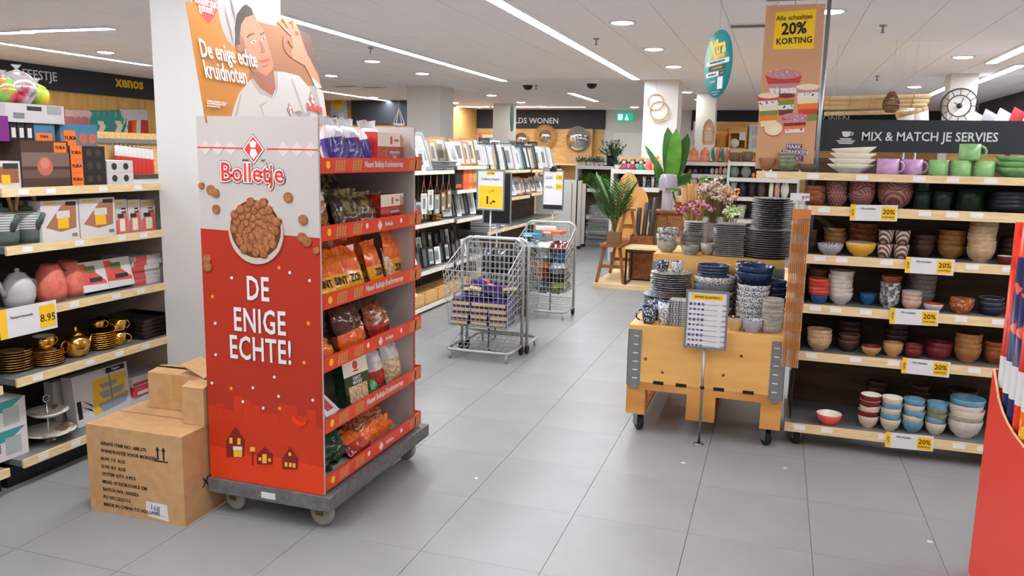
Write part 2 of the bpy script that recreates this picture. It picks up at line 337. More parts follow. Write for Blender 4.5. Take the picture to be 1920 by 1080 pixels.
def pbox(name, label, cat, w, d, h, loc, rot, body, prints=(), texts=(), group=None, lean=0.):
    """a product carton: base centre at loc, front along local -y; prints in fractions of the front"""
    o = thing(name, label, cat, loc, (lean, 0, rot), group, cached(('pb', w, d, h, body.name), lambda: MB().box(-w/2, w/2, -d/2, d/2, 0, h).mesh(name, body)))
    if prints or texts:
        B = o.matrix_basis = Matrix.Translation(loc) @ Matrix.Rotation(rot, 4, 'Z') @ Matrix.Rotation(lean, 4, 'X')
        f = Face(o, B @ Vector((0, -d/2, 0)), B.to_3x3() @ Vector((1, 0, 0)), B.to_3x3() @ Vector((0, 0, 1)))
        for p in prints:
            if len(p) == 2: f.poly([(a*w-w/2, b*h) for a, b in p[0]], p[1])
            elif len(p) == 4: f.disc(p[0]*w-w/2, p[1]*h, p[2]*h, p[3])
            else: f.rect(p[0]*w-w/2, p[1]*w-w/2, p[2]*h, p[3]*h, p[4])
        for (bd, sz, m, a, b) in texts: f.text(bd, sz*h, m, a*w-w/2, b*h, bold=.02)
        f.done()
    return o
def spanX(x0, x1, y, X):      # extent along Y of an image span on a plane facing the aisle
    a, b = ax(x0, y, X).y, ax(x1, y, X).y; return (a+b)/2, b-a
def spanY(x0, x1, y, Y):
    a, b = ay(x0, y, Y).x, ay(x1, y, Y).x; return (a+b)/2, b-a
# ================================================================== shelving on the left
LX = -3.25; LZ = [.14, .53, .84, 1.14, 1.40]
TAG = mat('price_tag', (236, 232, 236), .5)
def shelf_unit(label, y0, y1, xf, zs, depth, back_top, lipm=LIP, topm=GREYSH, xdir=1, lips=.036, name='shelving_unit', backm=DARKW, seed=3):
    """shelves whose fronts face +X (xdir=1); built about the base of the front, running along Y"""
    t = thing(name, label, 'shelf', (xf, (y0+y1)/2, 0)); L = (y1-y0)/2; D = -depth*xdir; r = random.Random(seed)
    a, b = sorted((D, D-.03*xdir)); part('back_panel', MB().box(a, b, -L, L, 0, back_top), backm, t)
    a, b = sorted((-.09*xdir, D)); part('plinth', MB().box(a, b, -L, L, 0, zs[0]-.045), BLACK, t)
    for s in (-1, 1): part('upright', MB().box(D-.03 if xdir > 0 else D, D+.0 if xdir > 0 else D+.03, s*L-.02, s*L+.02, 0, back_top+.02), STEEL, t)
    for z in zs:
        a, b = sorted((-.012*xdir, D)); sh = part('shelf', MB().box(a, b, -L+.022, L-.022, z-.03, z), topm, t)
        a, b = sorted((0, -.012*xdir)); part('lip', MB().box(a, b, -L+.022, L-.022, z-lips, z+.004), lipm, sh)
        y = -L+.1
        while y < L-.12:
            part('price_tag', cached(('pt', xdir), lambda: MB().box(*sorted((0, .002*xdir)), 0, .055, -.028, -.004).mesh('price_tag', TAG)), None, sh, (0, y, z)); y += r.uniform(.14, .34)
    return t
shelf_unit('left shelving with wooden shelf edges, its end against the white column', 2.67, 4.28, LX, LZ, .5, 1.43)
shelf_unit('left shelving bay nearest the camera, holding purple and white boxes', 1.4, 2.64, LX, [.13, .52, .83, 1.13, 1.61], .5, 1.62, seed=9)
RED1 = plain((196, 52, 44)); ORA = plain((238, 120, 50)); BRN = plain((150, 96, 66)); DBR = plain((78, 56, 48)); COP = plain((186, 104, 84)); GRY = plain((120, 122, 126)); TEAL = plain((60, 150, 150)); PUR = plain((118, 40, 120)); PNK = plain((206, 70, 84)); DKG = plain((52, 54, 58)); YLW = plain((238, 186, 40)); BLU = plain((96, 150, 190)); CRM = plain((236, 226, 208))
def lbox(name, label, x0, x1, yt, z, X, d, body, prints=(), texts=(), group=None, h=None, ym=None, lean=0.):
    ym = ym or yt+30; c, w = spanX(x0, x1, ym, X)
    h = h or ax((x0+x1)/2, yt, X).z-z
    return pbox(name, label, 'box', round(w, 3), d, round(h, 3), (X-d/2, c, z), R(90), body, prints, texts, group, lean)
z = LZ[4]
lbox('tea_glass_box', 'white tea glass box cut off by the left edge of the photo', -45, 39, 302, z, -3.29, .2, CARDW, [(.5, .95, .2, .8, BRN), (.55, .75, .15, .5, YLW), (.6, .95, .72, .92, DKG)])
b = lbox('bowl_gift_box', 'large dark box printed with a copper bowl and an orange label', 40, 129, 264, z, -3.28, .24, DBR, [(0, 1, .45, .75, plain((122, 98, 88))), (0, 1, .2, .38, plain((104, 82, 72))), (.47, .45, .2, COP), (.47, .52, .12, plain((206, 128, 106))), (.68, .95, .75, .97, ORA)], [('YUKA', .1, INK, .81, .86)])
zb = z+b.dimensions.z
for i in range(3):
    lbox('bowl_set_box', ('lowest', 'middle', 'topmost')[i]+' of three stacked black and orange bowl boxes', 131, 199, 300, z+i*.0655, -3.3, .24, plain((40, 36, 38)), [(.05, .36, 0, 1, ORA), (.55, .5, .28, DBR), (.8, .5, .28, DBR)], [('YUKA', .34, INK, .2, .5)], h=.065)
for i in range(2):
    lbox('dark_glass_box', ('lower', 'upper')[i]+' of two stacked white boxes printed with dark round cups', 201, 250, 300, z+i*.062, -3.33, .2, CARDW, [(.28, .5, .3, DKG), (.72, .5, .3, DKG)], h=.0615)
c0 = z+.1965
lbox('bowl_photo_box', 'photo box with orange label on top of the three black boxes', 118, 187, 300, c0, -3.33, .2, plain((110, 120, 130)), [(0, 1, .6, 1, plain((70, 120, 150))), (.1, .4, 0, .7, ORA), (.6, .35, .25, COP), (.85, .35, .25, COP)], [('YUKA', .25, INK, .25, .35)], h=.105)
lbox('blue_bowl_box', 'blue box with orange label standing on the copper bowl box', 66, 104, 240, zb, -3.32, .16, plain((70, 120, 150)), [(.05, .85, 0, .45, ORA)], [('YUKA', .22, INK, .45, .25)], h=.08)
for i in range(3):
    lbox('slim_box', nth('slim black and white box standing on the copper bowl box', i, 3, 'from the left'), 20+i*15, 33+i*15, 240, zb, -3.32, .14, plain((40, 40, 44)), [(.25, .85, .15, .7, CARDW)], group='slim boxes on the copper bowl box', h=.08)
lbox('display_carton', 'white open carton with dark label on top of the stacked boxes', 12, 121, 198, zb+.081, -3.31, .2, plain((196, 190, 192)), [(.35, .6, .65, .88, DKG), (.12, .3, .2, .5, GRY), (.7, .95, .5, .95, plain((150, 156, 160)))], h=.085)
lbox('purple_box', 'purple box on the top shelf at the left edge', -40, 17, 216, 1.61, -3.3, .2, PUR)
# shelf with teapots and white boxes
z = LZ[3]
TPG = mat('glaze_green_grey', (96, 108, 100), .35, c2=(84, 96, 90), scale=40); TPW = mat('relief_white_grey', (206, 204, 200), .5, c2=(120, 126, 122), scale=9, tex='Z', detail=0., stretch=(1, 1, 3)); BAM = mat('bamboo', (206, 166, 104), .5)
for q, l in (((-18, 33), 'green and white teapot with bamboo handle at the left edge'), ((32, 80), 'green and white teapot with bamboo handle beside the tea glass boxes')):
    c, w = spanX(*q, 430, -3.36); r = w/2; zz = z if c > 2.68 else 1.13
    t = thing('teapot', l, 'teapot', (-3.36-r*.2, c, zz))
    part('body', MB().lathe([(0, 0, 0), (r*.92, 0, 0), (r, .03, 0), (r, .065, 1), (r*.97, .135, 1), (r*.82, .15, 0), (r*.3, .155, 0), (0, .155, 0)], 20), [TPG, TPW], t)
    part('lid', MB().lathe([(r*.55, .155), (r*.5, .168), (r*.12, .172), (r*.16, .19), (0, .195)], 16), TPG, t)
    part('handle', MB().tube([(0, -r*.8*math.cos(a), .15+.1*math.sin(a)) for a in [math.pi*k/10 for k in range(11)]], .009, 8), BAM, t)
    part('spout', MB().tube([(r*.8, 0, .07), (r*1.25, 0, .11), (r*1.5, 0, .14)], .014, 8, taper=[1.3, .9, .8]), TPG, t)
tp = [([(.1, .35), (.55, .88), (.95, .95), (.92, .3), (.5, .22)], plain((168, 112, 84))), (.42, .72, .3, .58, YLW), (.4, .76, .56, .74, CARDW), (.66, .94, .86, .96, DKG), (.1, .4, .92, .97, YLW), (.8, .94, .08, .16, GRY)]
lbox('tea_glass_box', 'white tea glass box next to the bamboo handled teapot', 77, 147, 376, z, -3.29, .2, CARDW, tp)
lbox('tea_glass_box', 'white tea glass box between its twin and three narrow boxes', 149, 216, 371, z, -3.29, .2, CARDW, tp)
for i, (a, b_) in enumerate(((217, 239), (241, 263), (265, 291))):
    lbox('strainer_box', ('left', 'middle', 'right')[i]+' of three narrow white and coral boxes with black stripes', a, b_, 374, z, -3.32, .16, CARDW, [([(0, 0), (0, .35), (.3, .5), (.9, .7), (1, .3), (1, 0)], plain((222, 112, 100))), (.3, .75, .05, .42, CRM), (.15, .65, .45, .58, DKG), (.5, .85, .6, .64, INK), (.5, .85, .7, .74, INK), (.1, .6, .85, .92, YLW)])
# shelf with salmon mugs
z = LZ[2]
GREYP = mat('pearl_grey', (186, 184, 182), .3); SAL = mat('salmon_glaze', (222, 122, 104), .45, c2=(204, 100, 84), scale=30); GARN = plain((150, 50, 50), .4)
c, w = spanX(14, 66, 545, -3.36); r = w/2
t = thing('teapot', 'plain grey lidded teapot behind the yellow price card', 'teapot', (-3.38, c, z))
part('body', MB().lathe([(0, 0), (r*.8, 0), (r, .05), (r*.98, .055), (r, .06), (r*.95, .1), (r*.7, .135), (r*.4, .147), (0, .15)], 20), GREYP, t)
part('lid', MB().lathe([(r*.62, .141), (r*.45, .157), (r*.12, .163), (r*.16, .178), (0, .183)], 16), GREYP, t)
part('handle', MB().tube([(0, r*.9+.035*math.sin(a), .085-.035*math.cos(a)) for a in [math.pi*k/8 for k in range(9)]], .007, 6), GREYP, t)
part('spout', MB().tube([(0, -r*.9, .06), (0, -r*1.2, .09), (0, -r*1.4, .13)], .013, 8, taper=[1.3, .9, .8]), GREYP, t)
for q, l in (((68, 121), 'salmon pitcher next to the grey teapot'), ((110, 165), 'salmon pitcher beside the white and red cutlery boxes')):
    c, w = spanX(*q, 545, -3.37); r = w*.46
    t = thing('pitcher', l, 'pitcher', (-3.37-.03*(q[0] > 90), c, z))
    part('body', MB().lathe([(0, 0), (r*.85, 0), (r, .04), (r*.98, .08), (r*.8, .14), (r*.55, .175), (r*.5, .18), (r*.45, .17), (0, .15)], 20), SAL, t)
    part('handle', MB().tube([(.01, r*.75+.05*math.sin(a), .1-.05*math.cos(a)) for a in [math.pi*k/8 for k in range(9)]], .006, 6), GARN, t)
for i, q in enumerate(((159, 206), (207, 254))):
    lbox('server_box', ('left', 'right')[i]+' one of two sloping white and red boxes behind the mugs', *q, 505, z, -3.31, .14, CARDW, [([(0, .25), (0, .95), (.2, .95), (.95, .3), (.95, .2)], plain((214, 84, 76))), (.2, .6, .62, .85, plain((90, 120, 70))), (.3, .8, .3, .45, DKG)], h=.155, lean=R(-14))
for i in range(6):
    c, w = spanX(248, 312, 510, -3.3)
    pbox('flat_box', nth('flat white and red box in the pile by the column', i, 6), 'box', .2, .22, .026, (-3.43+rnd.uniform(-.01, .01), c+.01+rnd.uniform(-.012, .012), z+i*.027), R(90)+rnd.uniform(-.06, .06), CARDW, [(0, .45, 0, 1, plain((206, 84, 84)))], group='flat boxes in the pile by the column')
PC = thing('price_card', 'white and yellow price card clipped to the shelf below the grey teapot', 'price card', (-3.235, ax(54, 585, -3.235).y, .735))
part('card', MB().box(-.002, 0, -.15, .15, 0, .135), PAPER, PC)
f = Face(PC, (-3.235, PC.location.y, .735), (0, 1, 0)); f.rect(-.15, -.115, 0, .135, YEL); f.rect(.055, .14, .015, .12, YEL); f.text('8.95', .05, INK, .098, .06); f.text('Theepot keramiek', .016, INK, -.1, .09, align='LEFT'); f.done()
# shelf with gold tableware
z = LZ[1]
GOLD = mat('gold_glaze', (222, 172, 84), .16, 1.); GOLDP = mat('gold_plate', (196, 164, 118), .3, .6); BLKP = mat('black_glaze', (26, 24, 24), .25)
def plate_me(r, h, mats, key): return cached(('plate', key, r, h), lambda: MB().lathe([(0, .001, 0), (r*.55, .001, 0), (r*.6, .003, 0), (r*.985, h*.85, 0), (r, h, 1), (r*.98, h+.002, 1), (r*.6, .009, 2), (0, .008, 2)], 28).mesh('plate', mats))
def pile(name, label, cat, n, me, step, loc, grp, jit=.003, rot=True):
    for i in range(n):
        thing(name, nth(label, i, n), cat, (loc[0]+rnd.uniform(-jit, jit), loc[1]+rnd.uniform(-jit, jit), loc[2]+i*step), rnd.uniform(0, 6) if rot else 0, grp, me)
c, w = spanX(-2, 61, 690, -3.38)
pile('plate', 'gold rimmed plate in the pile at the left edge', 'plate', 8, plate_me(round(w/2, 3), .014, [GOLDP, GOLD, GOLDP], 'g'), .0125, (-3.42, c+.02, z), 'gold rimmed plates at the left edge')
c, w = spanX(64, 116, 670, -3.36); c += .0
pile('saucer', 'gold saucer in the pile under the gold cup', 'saucer', 7, plate_me(.085, .012, [plain((176, 116, 84), .25, .5), GOLD, GOLDP], 's'), .0105, (-3.38, c, z), 'gold saucers under the cup')
def cup(label, loc, r, h, m1, m2, rot=0., grp=None, name='cup', ear=True, cat='cup'):
    t = thing(name, label, cat, loc, rot, grp)
    part('body', cached(('cup', r, h, m1.name, m2.name), lambda: MB().lathe([(0, 0, 0), (r*.7, 0, 0), (r*.85, h*.3, 0), (r, h, 0), (r*.94, h, 1), (r*.78, h*.3, 1), (0, h*.08, 1)], 20).mesh('body', [m1, m2])), None, t)
    if ear: part('handle', cached(('ear', r, h, m1.name), lambda: MB().tube([(r*.88+h*.36*math.sin(a), 0, h*.5-h*.32*math.cos(a)) for a in [math.pi*k/8 for k in range(9)]], max(.004, h*.055), 6).mesh('handle', m1)), None, t)
    return t
cup('gold cup with white inside standing on the saucers', (-3.38, c, z+.0105*6+.016), .052, .062, GOLD, CARDW, R(80))
c, w = spanX(122, 163, 650, -3.36); r = w/2
t = thing('teapot', 'shiny gold teapot between two piles of gold plates', 'teapot', (-3.36, c, z))
part('body', MB().lathe([(0, 0), (r*.55, 0), (r*.6, .008), (r*.92, .03), (r, .06), (r*.9, .09), (r*.55, .112), (0, .12)], 20), GOLD, t)
part('lid', MB().lathe([(r*.5, .112), (r*.4, .127), (r*.1, .133), (r*.15, .148), (0, .158)], 14), GOLD, t)
part('handle', MB().tube([(0, -r*.9-.03*math.sin(a), .065-.03*math.cos(a)) for a in [math.pi*k/8 for k in range(9)]], .005, 6), GOLD, t)
part('spout', MB().tube([(0, r*.85, .04), (0, r*1.3, .06), (0, r*1.45, .1)], .01, 8, taper=[1.4, .9, .7]), GOLD, t)
c, w = spanX(166, 213, 645, -3.38)
pile('plate', 'small gold plate in the pile between teapot and cups', 'plate', 8, plate_me(.085, .014, [GOLD, GOLD, BLKP], 'gb'), .0115, (-3.39, c, z), 'small gold plates between teapot and cups')
c, w = spanX(206, 238, 630, -3.36)
cup('lower of two stacked gold cups', (-3.36, c, z), .043, .07, GOLD, GOLD, R(40)); cup('upper of two stacked gold cups', (-3.36, c, z+.071), .046, .07, GOLD, GOLD, R(75))
cup('gold cup standing on the small gold plates', (-3.41, spanX(166, 213, 645, -3.38)[0]+.01, z+.0115*7+.0165), .04, .055, GOLD, BLKP, R(60))
for i in range(5):
    c, w = spanX(246, 314, 620, -3.35)
    t = thing('serving_tray', nth('dark serving tray with thin gold edge stacked by the column', i, 5), 'tray', (-3.47, c+.035, z+i*.022), rnd.uniform(-.03, .03), 'dark trays stacked by the column', cached('tray', lambda: MB().box(-.16, .16, -.13, .13, 0, .01, 0).box(-.16, .16, -.13, -.12, .01, .022, 1).box(-.16, .16, .12, .13, .01, .022, 1).box(-.16, -.15, -.12, .12, .01, .022, 1).box(.15, .16, -.12, .12, .01, .022, 1).mesh('serving_tray', [BLKP, plain((70, 52, 36), .3, .5)])))
# bottom shelf
z = LZ[0]
for i in range(2):
    lbox('wine_glass_box', ('lower', 'upper')[i]+' of two white and teal glass boxes on the bottom shelf', -40, 50, 760, z+i*.142 if True else 0, -3.33, .16, CARDW, [([(0, .6), (.6, .65), (.95, 1), (0, 1)], TEAL), (.5, .85, .15, .75, plain((170, 176, 178))), (.1, .4, .3, .6, GRY)], h=.14)
c, w = spanX(53, 138, 810, -3.36); r = w/2*.97
t = thing('cake_stand', 'two tier white cake stand with brown pattern on the bottom shelf', 'cake stand', (-3.38, c, z))
CSP = mat('patterned_china', (226, 220, 212), .3, c2=(150, 118, 100), scale=14, lo=.56, hi=.64)
for nm, rr, zz in (('lower_tier', r, .03), ('upper_tier', r*.78, .13)): part(nm, MB().lathe([(0, zz), (rr*.6, zz), (rr, zz+.022), (rr*.98, zz+.025), (rr*.6, zz+.006), (0, zz+.005)], 28), CSP, t)
part('rod', MB().tube([(0, 0, .0), (0, 0, .2)], .005, 8).lathe([(0, 0), (.035, 0), (.03, .006), (0, .03)], 16), CHROME, t)
part('ring_handle', MB().tube([(0, .018*math.sin(a), .216-.018*math.cos(a)) for a in [2*math.pi*k/12 for k in range(12)]], .003, 6, closed=True), CHROME, t)
lbox('cake_stand_box', 'leaning white box with yellow leaves and a tiered cake stand picture', 141, 246, 682, z, -3.37, .07, CARDW, [([(.3, .12), (.34, .8), (.95, .82), (.9, .3)], YLW), ([(.12, .5), (.3, .3), (.28, .36)], INK), ([(.1, .38), (.3, .2), (.26, .28)], INK), ([(.44, .7), (.8, .72), (.76, .62), (.5, .6)], plain((146, 152, 164))), ([(.42, .54), (.9, .58), (.84, .44), (.5, .4)], plain((146, 152, 164))), ([(.38, .32), (.96, .4), (.9, .2), (.46, .14)], plain((146, 152, 164))), (.64, .66, .3, .9, GRY), (.6, .95, .88, .98, INK), (.03, .1, .15, .5, INK)], [('Etagère', .07, PAPER, .78, .93)], h=.27, lean=R(-6))
lbox('white_storage_box', 'tall white box with dark stripe behind the cake stand', 100, 140, 715, z, -3.5, .06, CARDW, [(.5, .8, .1, .5, INK)], h=.24)
for i in range(3):
    c, w = spanX(246, 300, 720, -3.34)
    pbox('gift_box', ('lowest', 'middle', 'topmost')[i]+' of three pink and white boxes beside the brown cartons', 'box', .2, .2, .058, (-3.46, c+.03, z+i*.06), R(90)+(-.05, .03, -.02)[i], (CARDW, PNK, CARDW)[i], [(0, 1, .1, .4, PNK)] if i != 1 else [(.1, .9, .2, .5, CARDW)])
for k_, z_ in enumerate((.13, .52, .83, 1.13)):
    for j in range(4):
        m_ = (CARDW, plain((150, 120, 100)), DKG, plain((196, 110, 96)))[(j+k_) % 4]
        if not (k_ == 0 and j == 3) and not (k_ == 3 and j == 3): pbox('houseware_box', 'houseware carton in the nearest left bay, %s shelf, %s from the front' % (('bottom', 'second', 'third', 'fourth')[k_], ORD[j]), 'box', .2, .24, .17+.02*((j+k_) % 3), (-3.42, 1.56+j*.24, z_), R(90), m_, [(.1, .9, .3, .8, (YLW, ORA, CRM, TEAL)[(j+k_) % 4])], group='cartons in the nearest left bay')
# ------------------------------------------------------------------ second shelving behind with balloons, and goods on the left wall
shelf_unit('far left shelving topped with shiny patchwork balls', 2.6, 4.52, -5.0, [.14, .6, 1.1, 1.5, 1.86], .45, 1.87, seed=5)
FOIL = mat('foil_multi', (220, 60, 90), .15, .4, c2=(120, 200, 90), scale=6, lo=.4, hi=.6); FOIL2 = mat('foil_silver', (225, 215, 220), .12, .8, c2=(220, 90, 120), scale=8, lo=.5, hi=.6); FOIL3 = mat('foil_yellow', (240, 196, 50), .2, .3, c2=(90, 180, 70), scale=5)
for q, rr, m_, l in (((5, 165), .1, FOIL, 'shiny red patchwork ball at the left edge'), ((33, 160), .125, FOIL2, 'large shiny silver patchwork ball on the far shelf'), ((68, 166), .085, FOIL3, 'yellow and green patchwork ball, rightmost on the far shelf')):
    p = ax(*q, -5.16)
    t = thing('patchwork_ball', l, 'ball', (-5.16-.0*rr, p.y, 1.86), 0)
    part('ball', MB().ball(rr, (0, 0, rr), 0, 16), m_, t); part('wrapper_knot', MB().lathe([(.03, rr*2-.006), (.008, rr*2+.01), (.035, rr*2+.04)], 10), CLEAR, t)
def hang_bag(label, grp, q, w, h, m1, m2, X, rot=R(90), d=.04):
    p = ax(*q, X); t = thing('hanging_pack', label, 'pack', (X+.05, p.y, p.z-h), rot, grp)
    part('bag', cached(('hb', w, h, m1.name, m2.name), lambda: MB().pillow(w, h, d, m=0, m2=1, split=.72, n=6, jit=.1).mesh('bag', [m1, m2])), None, t)
    part('hook', cached('hook', lambda: MB().tube([(0, -.02, 0), (0, .05, 0), (0, .055, .02)], .004, 5).mesh('hook', CHROME)), None, t, (0, 0, h+.005))
TEALB = plain((50, 150, 136), .3)
for i in range(6):
    hang_bag(nth('pale pink party pack left of the teal packs', i, 6, 'from the left'), 'pale pink packs on the left wall', (128+i*6, 206+i % 2*2), .24, .32, plain((226, 190, 190)), plain((200, 120, 120)), XL+.03)
for i in range(7):
    hang_bag(nth('teal party pack hanging on the yellow wooden wall', i, 7, 'from the left'), 'teal packs on the left wall', (160+i*11, 208), .26, .5, TEALB, (TEALB, plain((90, 130, 140)), CRM)[i % 3], XL+.03)
for i in range(5):
    hang_bag(nth('white party pack hanging right of the teal packs', i, 5, 'from the left'), 'white packs on the left wall', (230+i*8, 205+i % 2), .26, .55, CARDW, (CRM, RED1, ORA)[i % 3], XL+.03)
for i in range(9):
    hang_bag(nth('red and white utensil hanging behind the dark cup boxes', i, 9, 'from the left'), 'utensils hanging behind the cup boxes', (212+i*8, 272+i), .07, .34, CARDW, RED1, -7.0)
t = thing('hook_rack', 'grey rack on legs carrying the red and white utensils', 'rack', (-7.0, ax(245, 270, -7.0).y, 0)); part('bar', MB().box(-.03, .02, -.7, .7, 1.63, 1.68), STEEL, t); part('panel', MB().box(-.05, -.03, -.7, .7, .1, 1.75), PINE, t)
for s_ in (-1, 1): part('foot', MB().box(-.25, .2, s_*.6-.02, s_*.6+.02, 0, .1), STEEL, t)
t = thing('wall_shelf', 'wall shelf with small dark boxes below the hanging packs', 'shelf', (XL+.03, 11.6, 1.3)); part('board', MB().box(0, .4, -2.6, 1.6, 0, .03), LIP, t); part('sign_panel', MB().box(.02, .04, .9, 1.6, 1.0, 1.55), plain((70, 90, 130)), t)
for i in range(8):
    y = 9.4+i*.42; thing('dark_box', nth('small dark box on the left wall shelf', i, 8, 'from the left'), 'box', (XL+.25, y, 1.33), 0, 'dark boxes on the left wall shelf', cached('dkb', lambda: MB().box(-.1, .1, -.18, .18, 0, .18, 0).box(.1, .102, -.12, .02, .04, .14, 1).mesh('dark_box', [DKG, CARDW])))
# ================================================================== cartons by the column
t = pbox('moving_carton', 'large closed brown carton with printed shipping text on the floor', 'carton', .5, .39, .4, (-2.555, 2.83, 0), R(1.2), BOARD)
part('top_seam', MB().box(-.25, .25, -.003, .003, .4, .4012).box(-.251, -.2495, -.02, .02, .33, .4), BOARDI, t)
f = Face(t, t.matrix_basis @ Vector((0, -.195, 0)), (math.cos(R(1.2)), math.sin(R(1.2)), 0))
for i, l in enumerate(('XENOS ITEM NO.: 688.275', 'WANDKASTJE VOOR MOKKEN', 'N.W: 7.5  KGS', 'G.W: 8.5  KGS', 'OUTER QTY: 4 PCS', 'MEAS: 47.5X38.5X40.5 CM', 'BATCH NO.: K03353', 'PO NO.2223113', 'MADE IN CHINA TO HOLLAND')):
    f.text(l, .0215, INK, -.175, .322-i*.0352, align='LEFT', bold=.012, sx=.98, rot=R(-.3))
for k in (.125, .155): f.poly([(k-.004, .285), (k+.004, .285), (k+.004, .325), (k+.011, .325), (k, .345), (k-.011, .325), (k-.004, .325)], INK, False)
f.rect(.105, .175, .276, .282, INK, False)
f.poly([(.06, .02), (.165, .01), (.16, .085), (.05, .088), (.048, .04)], PAPER); f.text('168', .035, GRY, .1, .062, rot=R(-8)); f.text('........', .02, GRY, .13, .03); f.done()
g = Face(t, t.matrix_basis @ Vector((.25, 0, 0)), t.matrix_basis.to_3x3() @ Vector((0, 1, 0))); g.text('XENOS', .06, INK, .02, .15, bold=.01); g.done()
def open_carton(label, x, y, z, w, d, h, rz, flaps):
    t = thing('open_carton', label, 'carton', (x, y, z), rz); k = .004
    part('body', MB().box(-w/2, w/2, -d/2, -d/2+k, 0, h).box(-w/2, w/2, d/2-k, d/2, 0, h).box(-w/2, -w/2+k, -d/2+k, d/2-k, 0, h).box(w/2-k, w/2, -d/2+k, d/2-k, 0, h).box(-w/2+k, w/2-k, -d/2+k, d/2-k, 0, k), BOARD, t)
    for (sd, an) in flaps:
        L = .45*(d if sd in 'fb' else w)
        if sd == 'f': fl_ = MB().box(-w/2, w/2, 0, L, 0, .003).xf(Matrix.Rotation(R(an), 4, 'X')); p = (0, -d/2, h)
        elif sd == 'b': fl_ = MB().box(-w/2, w/2, -L, 0, 0, .003).xf(Matrix.Rotation(R(-an), 4, 'X')); p = (0, d/2, h)
        elif sd == 'l': fl_ = MB().box(0, L, -d/2, d/2, 0, .003).xf(Matrix.Rotation(R(-an), 4, 'Y')); p = (-w/2, 0, h)
        else: fl_ = MB().box(-L, 0, -d/2, d/2, 0, .003).xf(Matrix.Rotation(R(an), 4, 'Y')); p = (w/2, 0, h)
        part('flap', fl_, BOARD, t, p)
    return t
t = open_carton('half open brown carton at the back on the large carton', -2.565, 2.995, .402, .3, .15, .165, R(3), [('f', 8), ('b', 12), ('r', 24)])
part('packing_tape', MB().box(-.02, .04, -.0765, -.075, .05, .165), mat('parcel_tape', (196, 150, 96), .25), t)
open_carton('small brown carton in front against the red display', -2.358, 2.845, .402, .112, .12, .165, R(1), [('f', 14), ('b', 10)])
# ================================================================== biscuit display on its dolly
DX0, DX1, DY0, DY1 = -2.29, -1.72, 2.80, 3.69
DW = mat('display_white', (188, 179, 175), .4); DRED = mat('display_red', (172, 46, 26), .38); DR2 = mat('display_red_light', (196, 52, 26), .38); DR3 = mat('display_orange_red', (222, 62, 24), .38); TRED = mat('tray_red', (226, 66, 38), .35)
t = thing('biscuit_display', 'tall red and white cardboard display full of biscuit bags beside the aisle', 'display', ((DX0+DX1)/2, (DY0+DY1)/2, .168))
cx, cy = t.location.x, t.location.y
loc = lambda X, Y, Z: (X-cx, Y-cy, Z-.168)
def dbox(mb, x0, x1, y0, y1, z0, z1, m=0): return mb.box(x0-cx, x1-cx, y0-cy, y1-cy, z0-.168, z1-.168, m)
part('front_panel', dbox(MB(), DX0, DX1, DY0, DY0+.012, .168, 1.728), DW, t)
part('rear_panel', dbox(dbox(MB(), DX0, DX1, DY1-.012, DY1, .168, 1.72, 0), DX1, DX1+.002, DY1-.014, DY1+.001, .168, 1.25, 1), [DW, DR2], t)
part('back_panel', dbox(MB(), DX0, DX0+.01, DY0+.012, DY1-.012, .168, 1.72), DW, t)
TZ = [.185, .436, .70, .963, 1.243, 1.513]
NUTB = mat('nut_brown', (176, 112, 68), .6, c2=(140, 82, 46), scale=60); BARS = NUTB
for zi, tz in enumerate(TZ):
    sh = part('tray', dbox(MB(), DX0+.012, DX1-.004, DY0+.013, DY1-.013, tz-.004, tz+.004), DW, t)
    part('tray_lip', dbox(dbox(dbox(MB(), DX1-.004, DX1+.004, DY0+.013, DY1+.07, tz-.004, tz+.058), DX1-.06, DX1-.004, DY1, DY1+.07, tz-.004, tz+.0), DX1-.06, DX1+.004, DY1+.064, DY1+.07, tz-.004, tz+.065), TRED, sh)
    f = Face(sh, Vector(loc(DX1+.004, (DY0+DY1)/2+.04, tz)), (0, 1, 0)); 
    for (u, n_) in ((-.36, 3), (-.22, 3), (.34, 2), (.4, 2)):
        for a in range(3):
            for k in range(4): f.disc(u+k*.021+a*.004, .012+a*.015, .0088, plain((206, 136, 84)), 8, step=False)
    if zi in (1, 3, 5): f.text('Nieuw! Bolletje Kruidnotenreep', .039, PAPER, .07, .027, bold=.018, sx=.74)
    else:
        f.poly([(.0, .024), (.022, .048), (.044, .024), (.022, .002)], PAPER); f.text('Bolletje', .026, PAPER, .11, .024, bold=.02)
        for u in (-.1, .24): f.disc(u, .032, .012, PAPER, 10)
    f.disc(-.42, .03, .016, YEL, 10); f.done()
# printing on the tall panel
FP = Face(t, ((DX0+DX1)/2, DY0, .168), (1, 0, 0)); hw = (DX1-DX0)/2
v = lambda zz: zz-.168
FP.poly([(-hw, v(.168)), (hw, v(.168)), (hw, v(1.255)), (-hw, v(1.266))], DRED)
FP.rect(-hw, hw, v(.168), v(.46), DR2)
r_ = random.Random(4); sk = [(-hw, v(.46))]; x = -hw
while x < hw-.05: h_ = r_.uniform(.02, .1); sk += [(x, v(.46)+h_), (x+.03, v(.46)+h_+.015*(r_.random() < .4)), (x+.035, v(.46)+h_*.6)]; x += .045
sk += [(hw, v(.5)), (hw, v(.46))]
for a, b_ in zip(sk[1:-2:3], sk[2:-1:3]): FP.rect(a[0], a[0]+.042, v(.46), a[1], DR2, False)
FP.poly([(-hw, v(.168)), (hw, v(.168)), (hw, v(.29)), (.1, v(.305)), (-.1, v(.30)), (-hw, v(.315))], DR3)
PR = plain((214, 60, 48)); LG = plain((206, 194, 190))
for k in range(9):
    u = -hw+.04+k*.062
    if abs(u) > .07: FP.poly([(u-.03, v(1.60)), (u, v(1.63)), (u+.03, v(1.60)), (u, v(1.57))], LG, False)
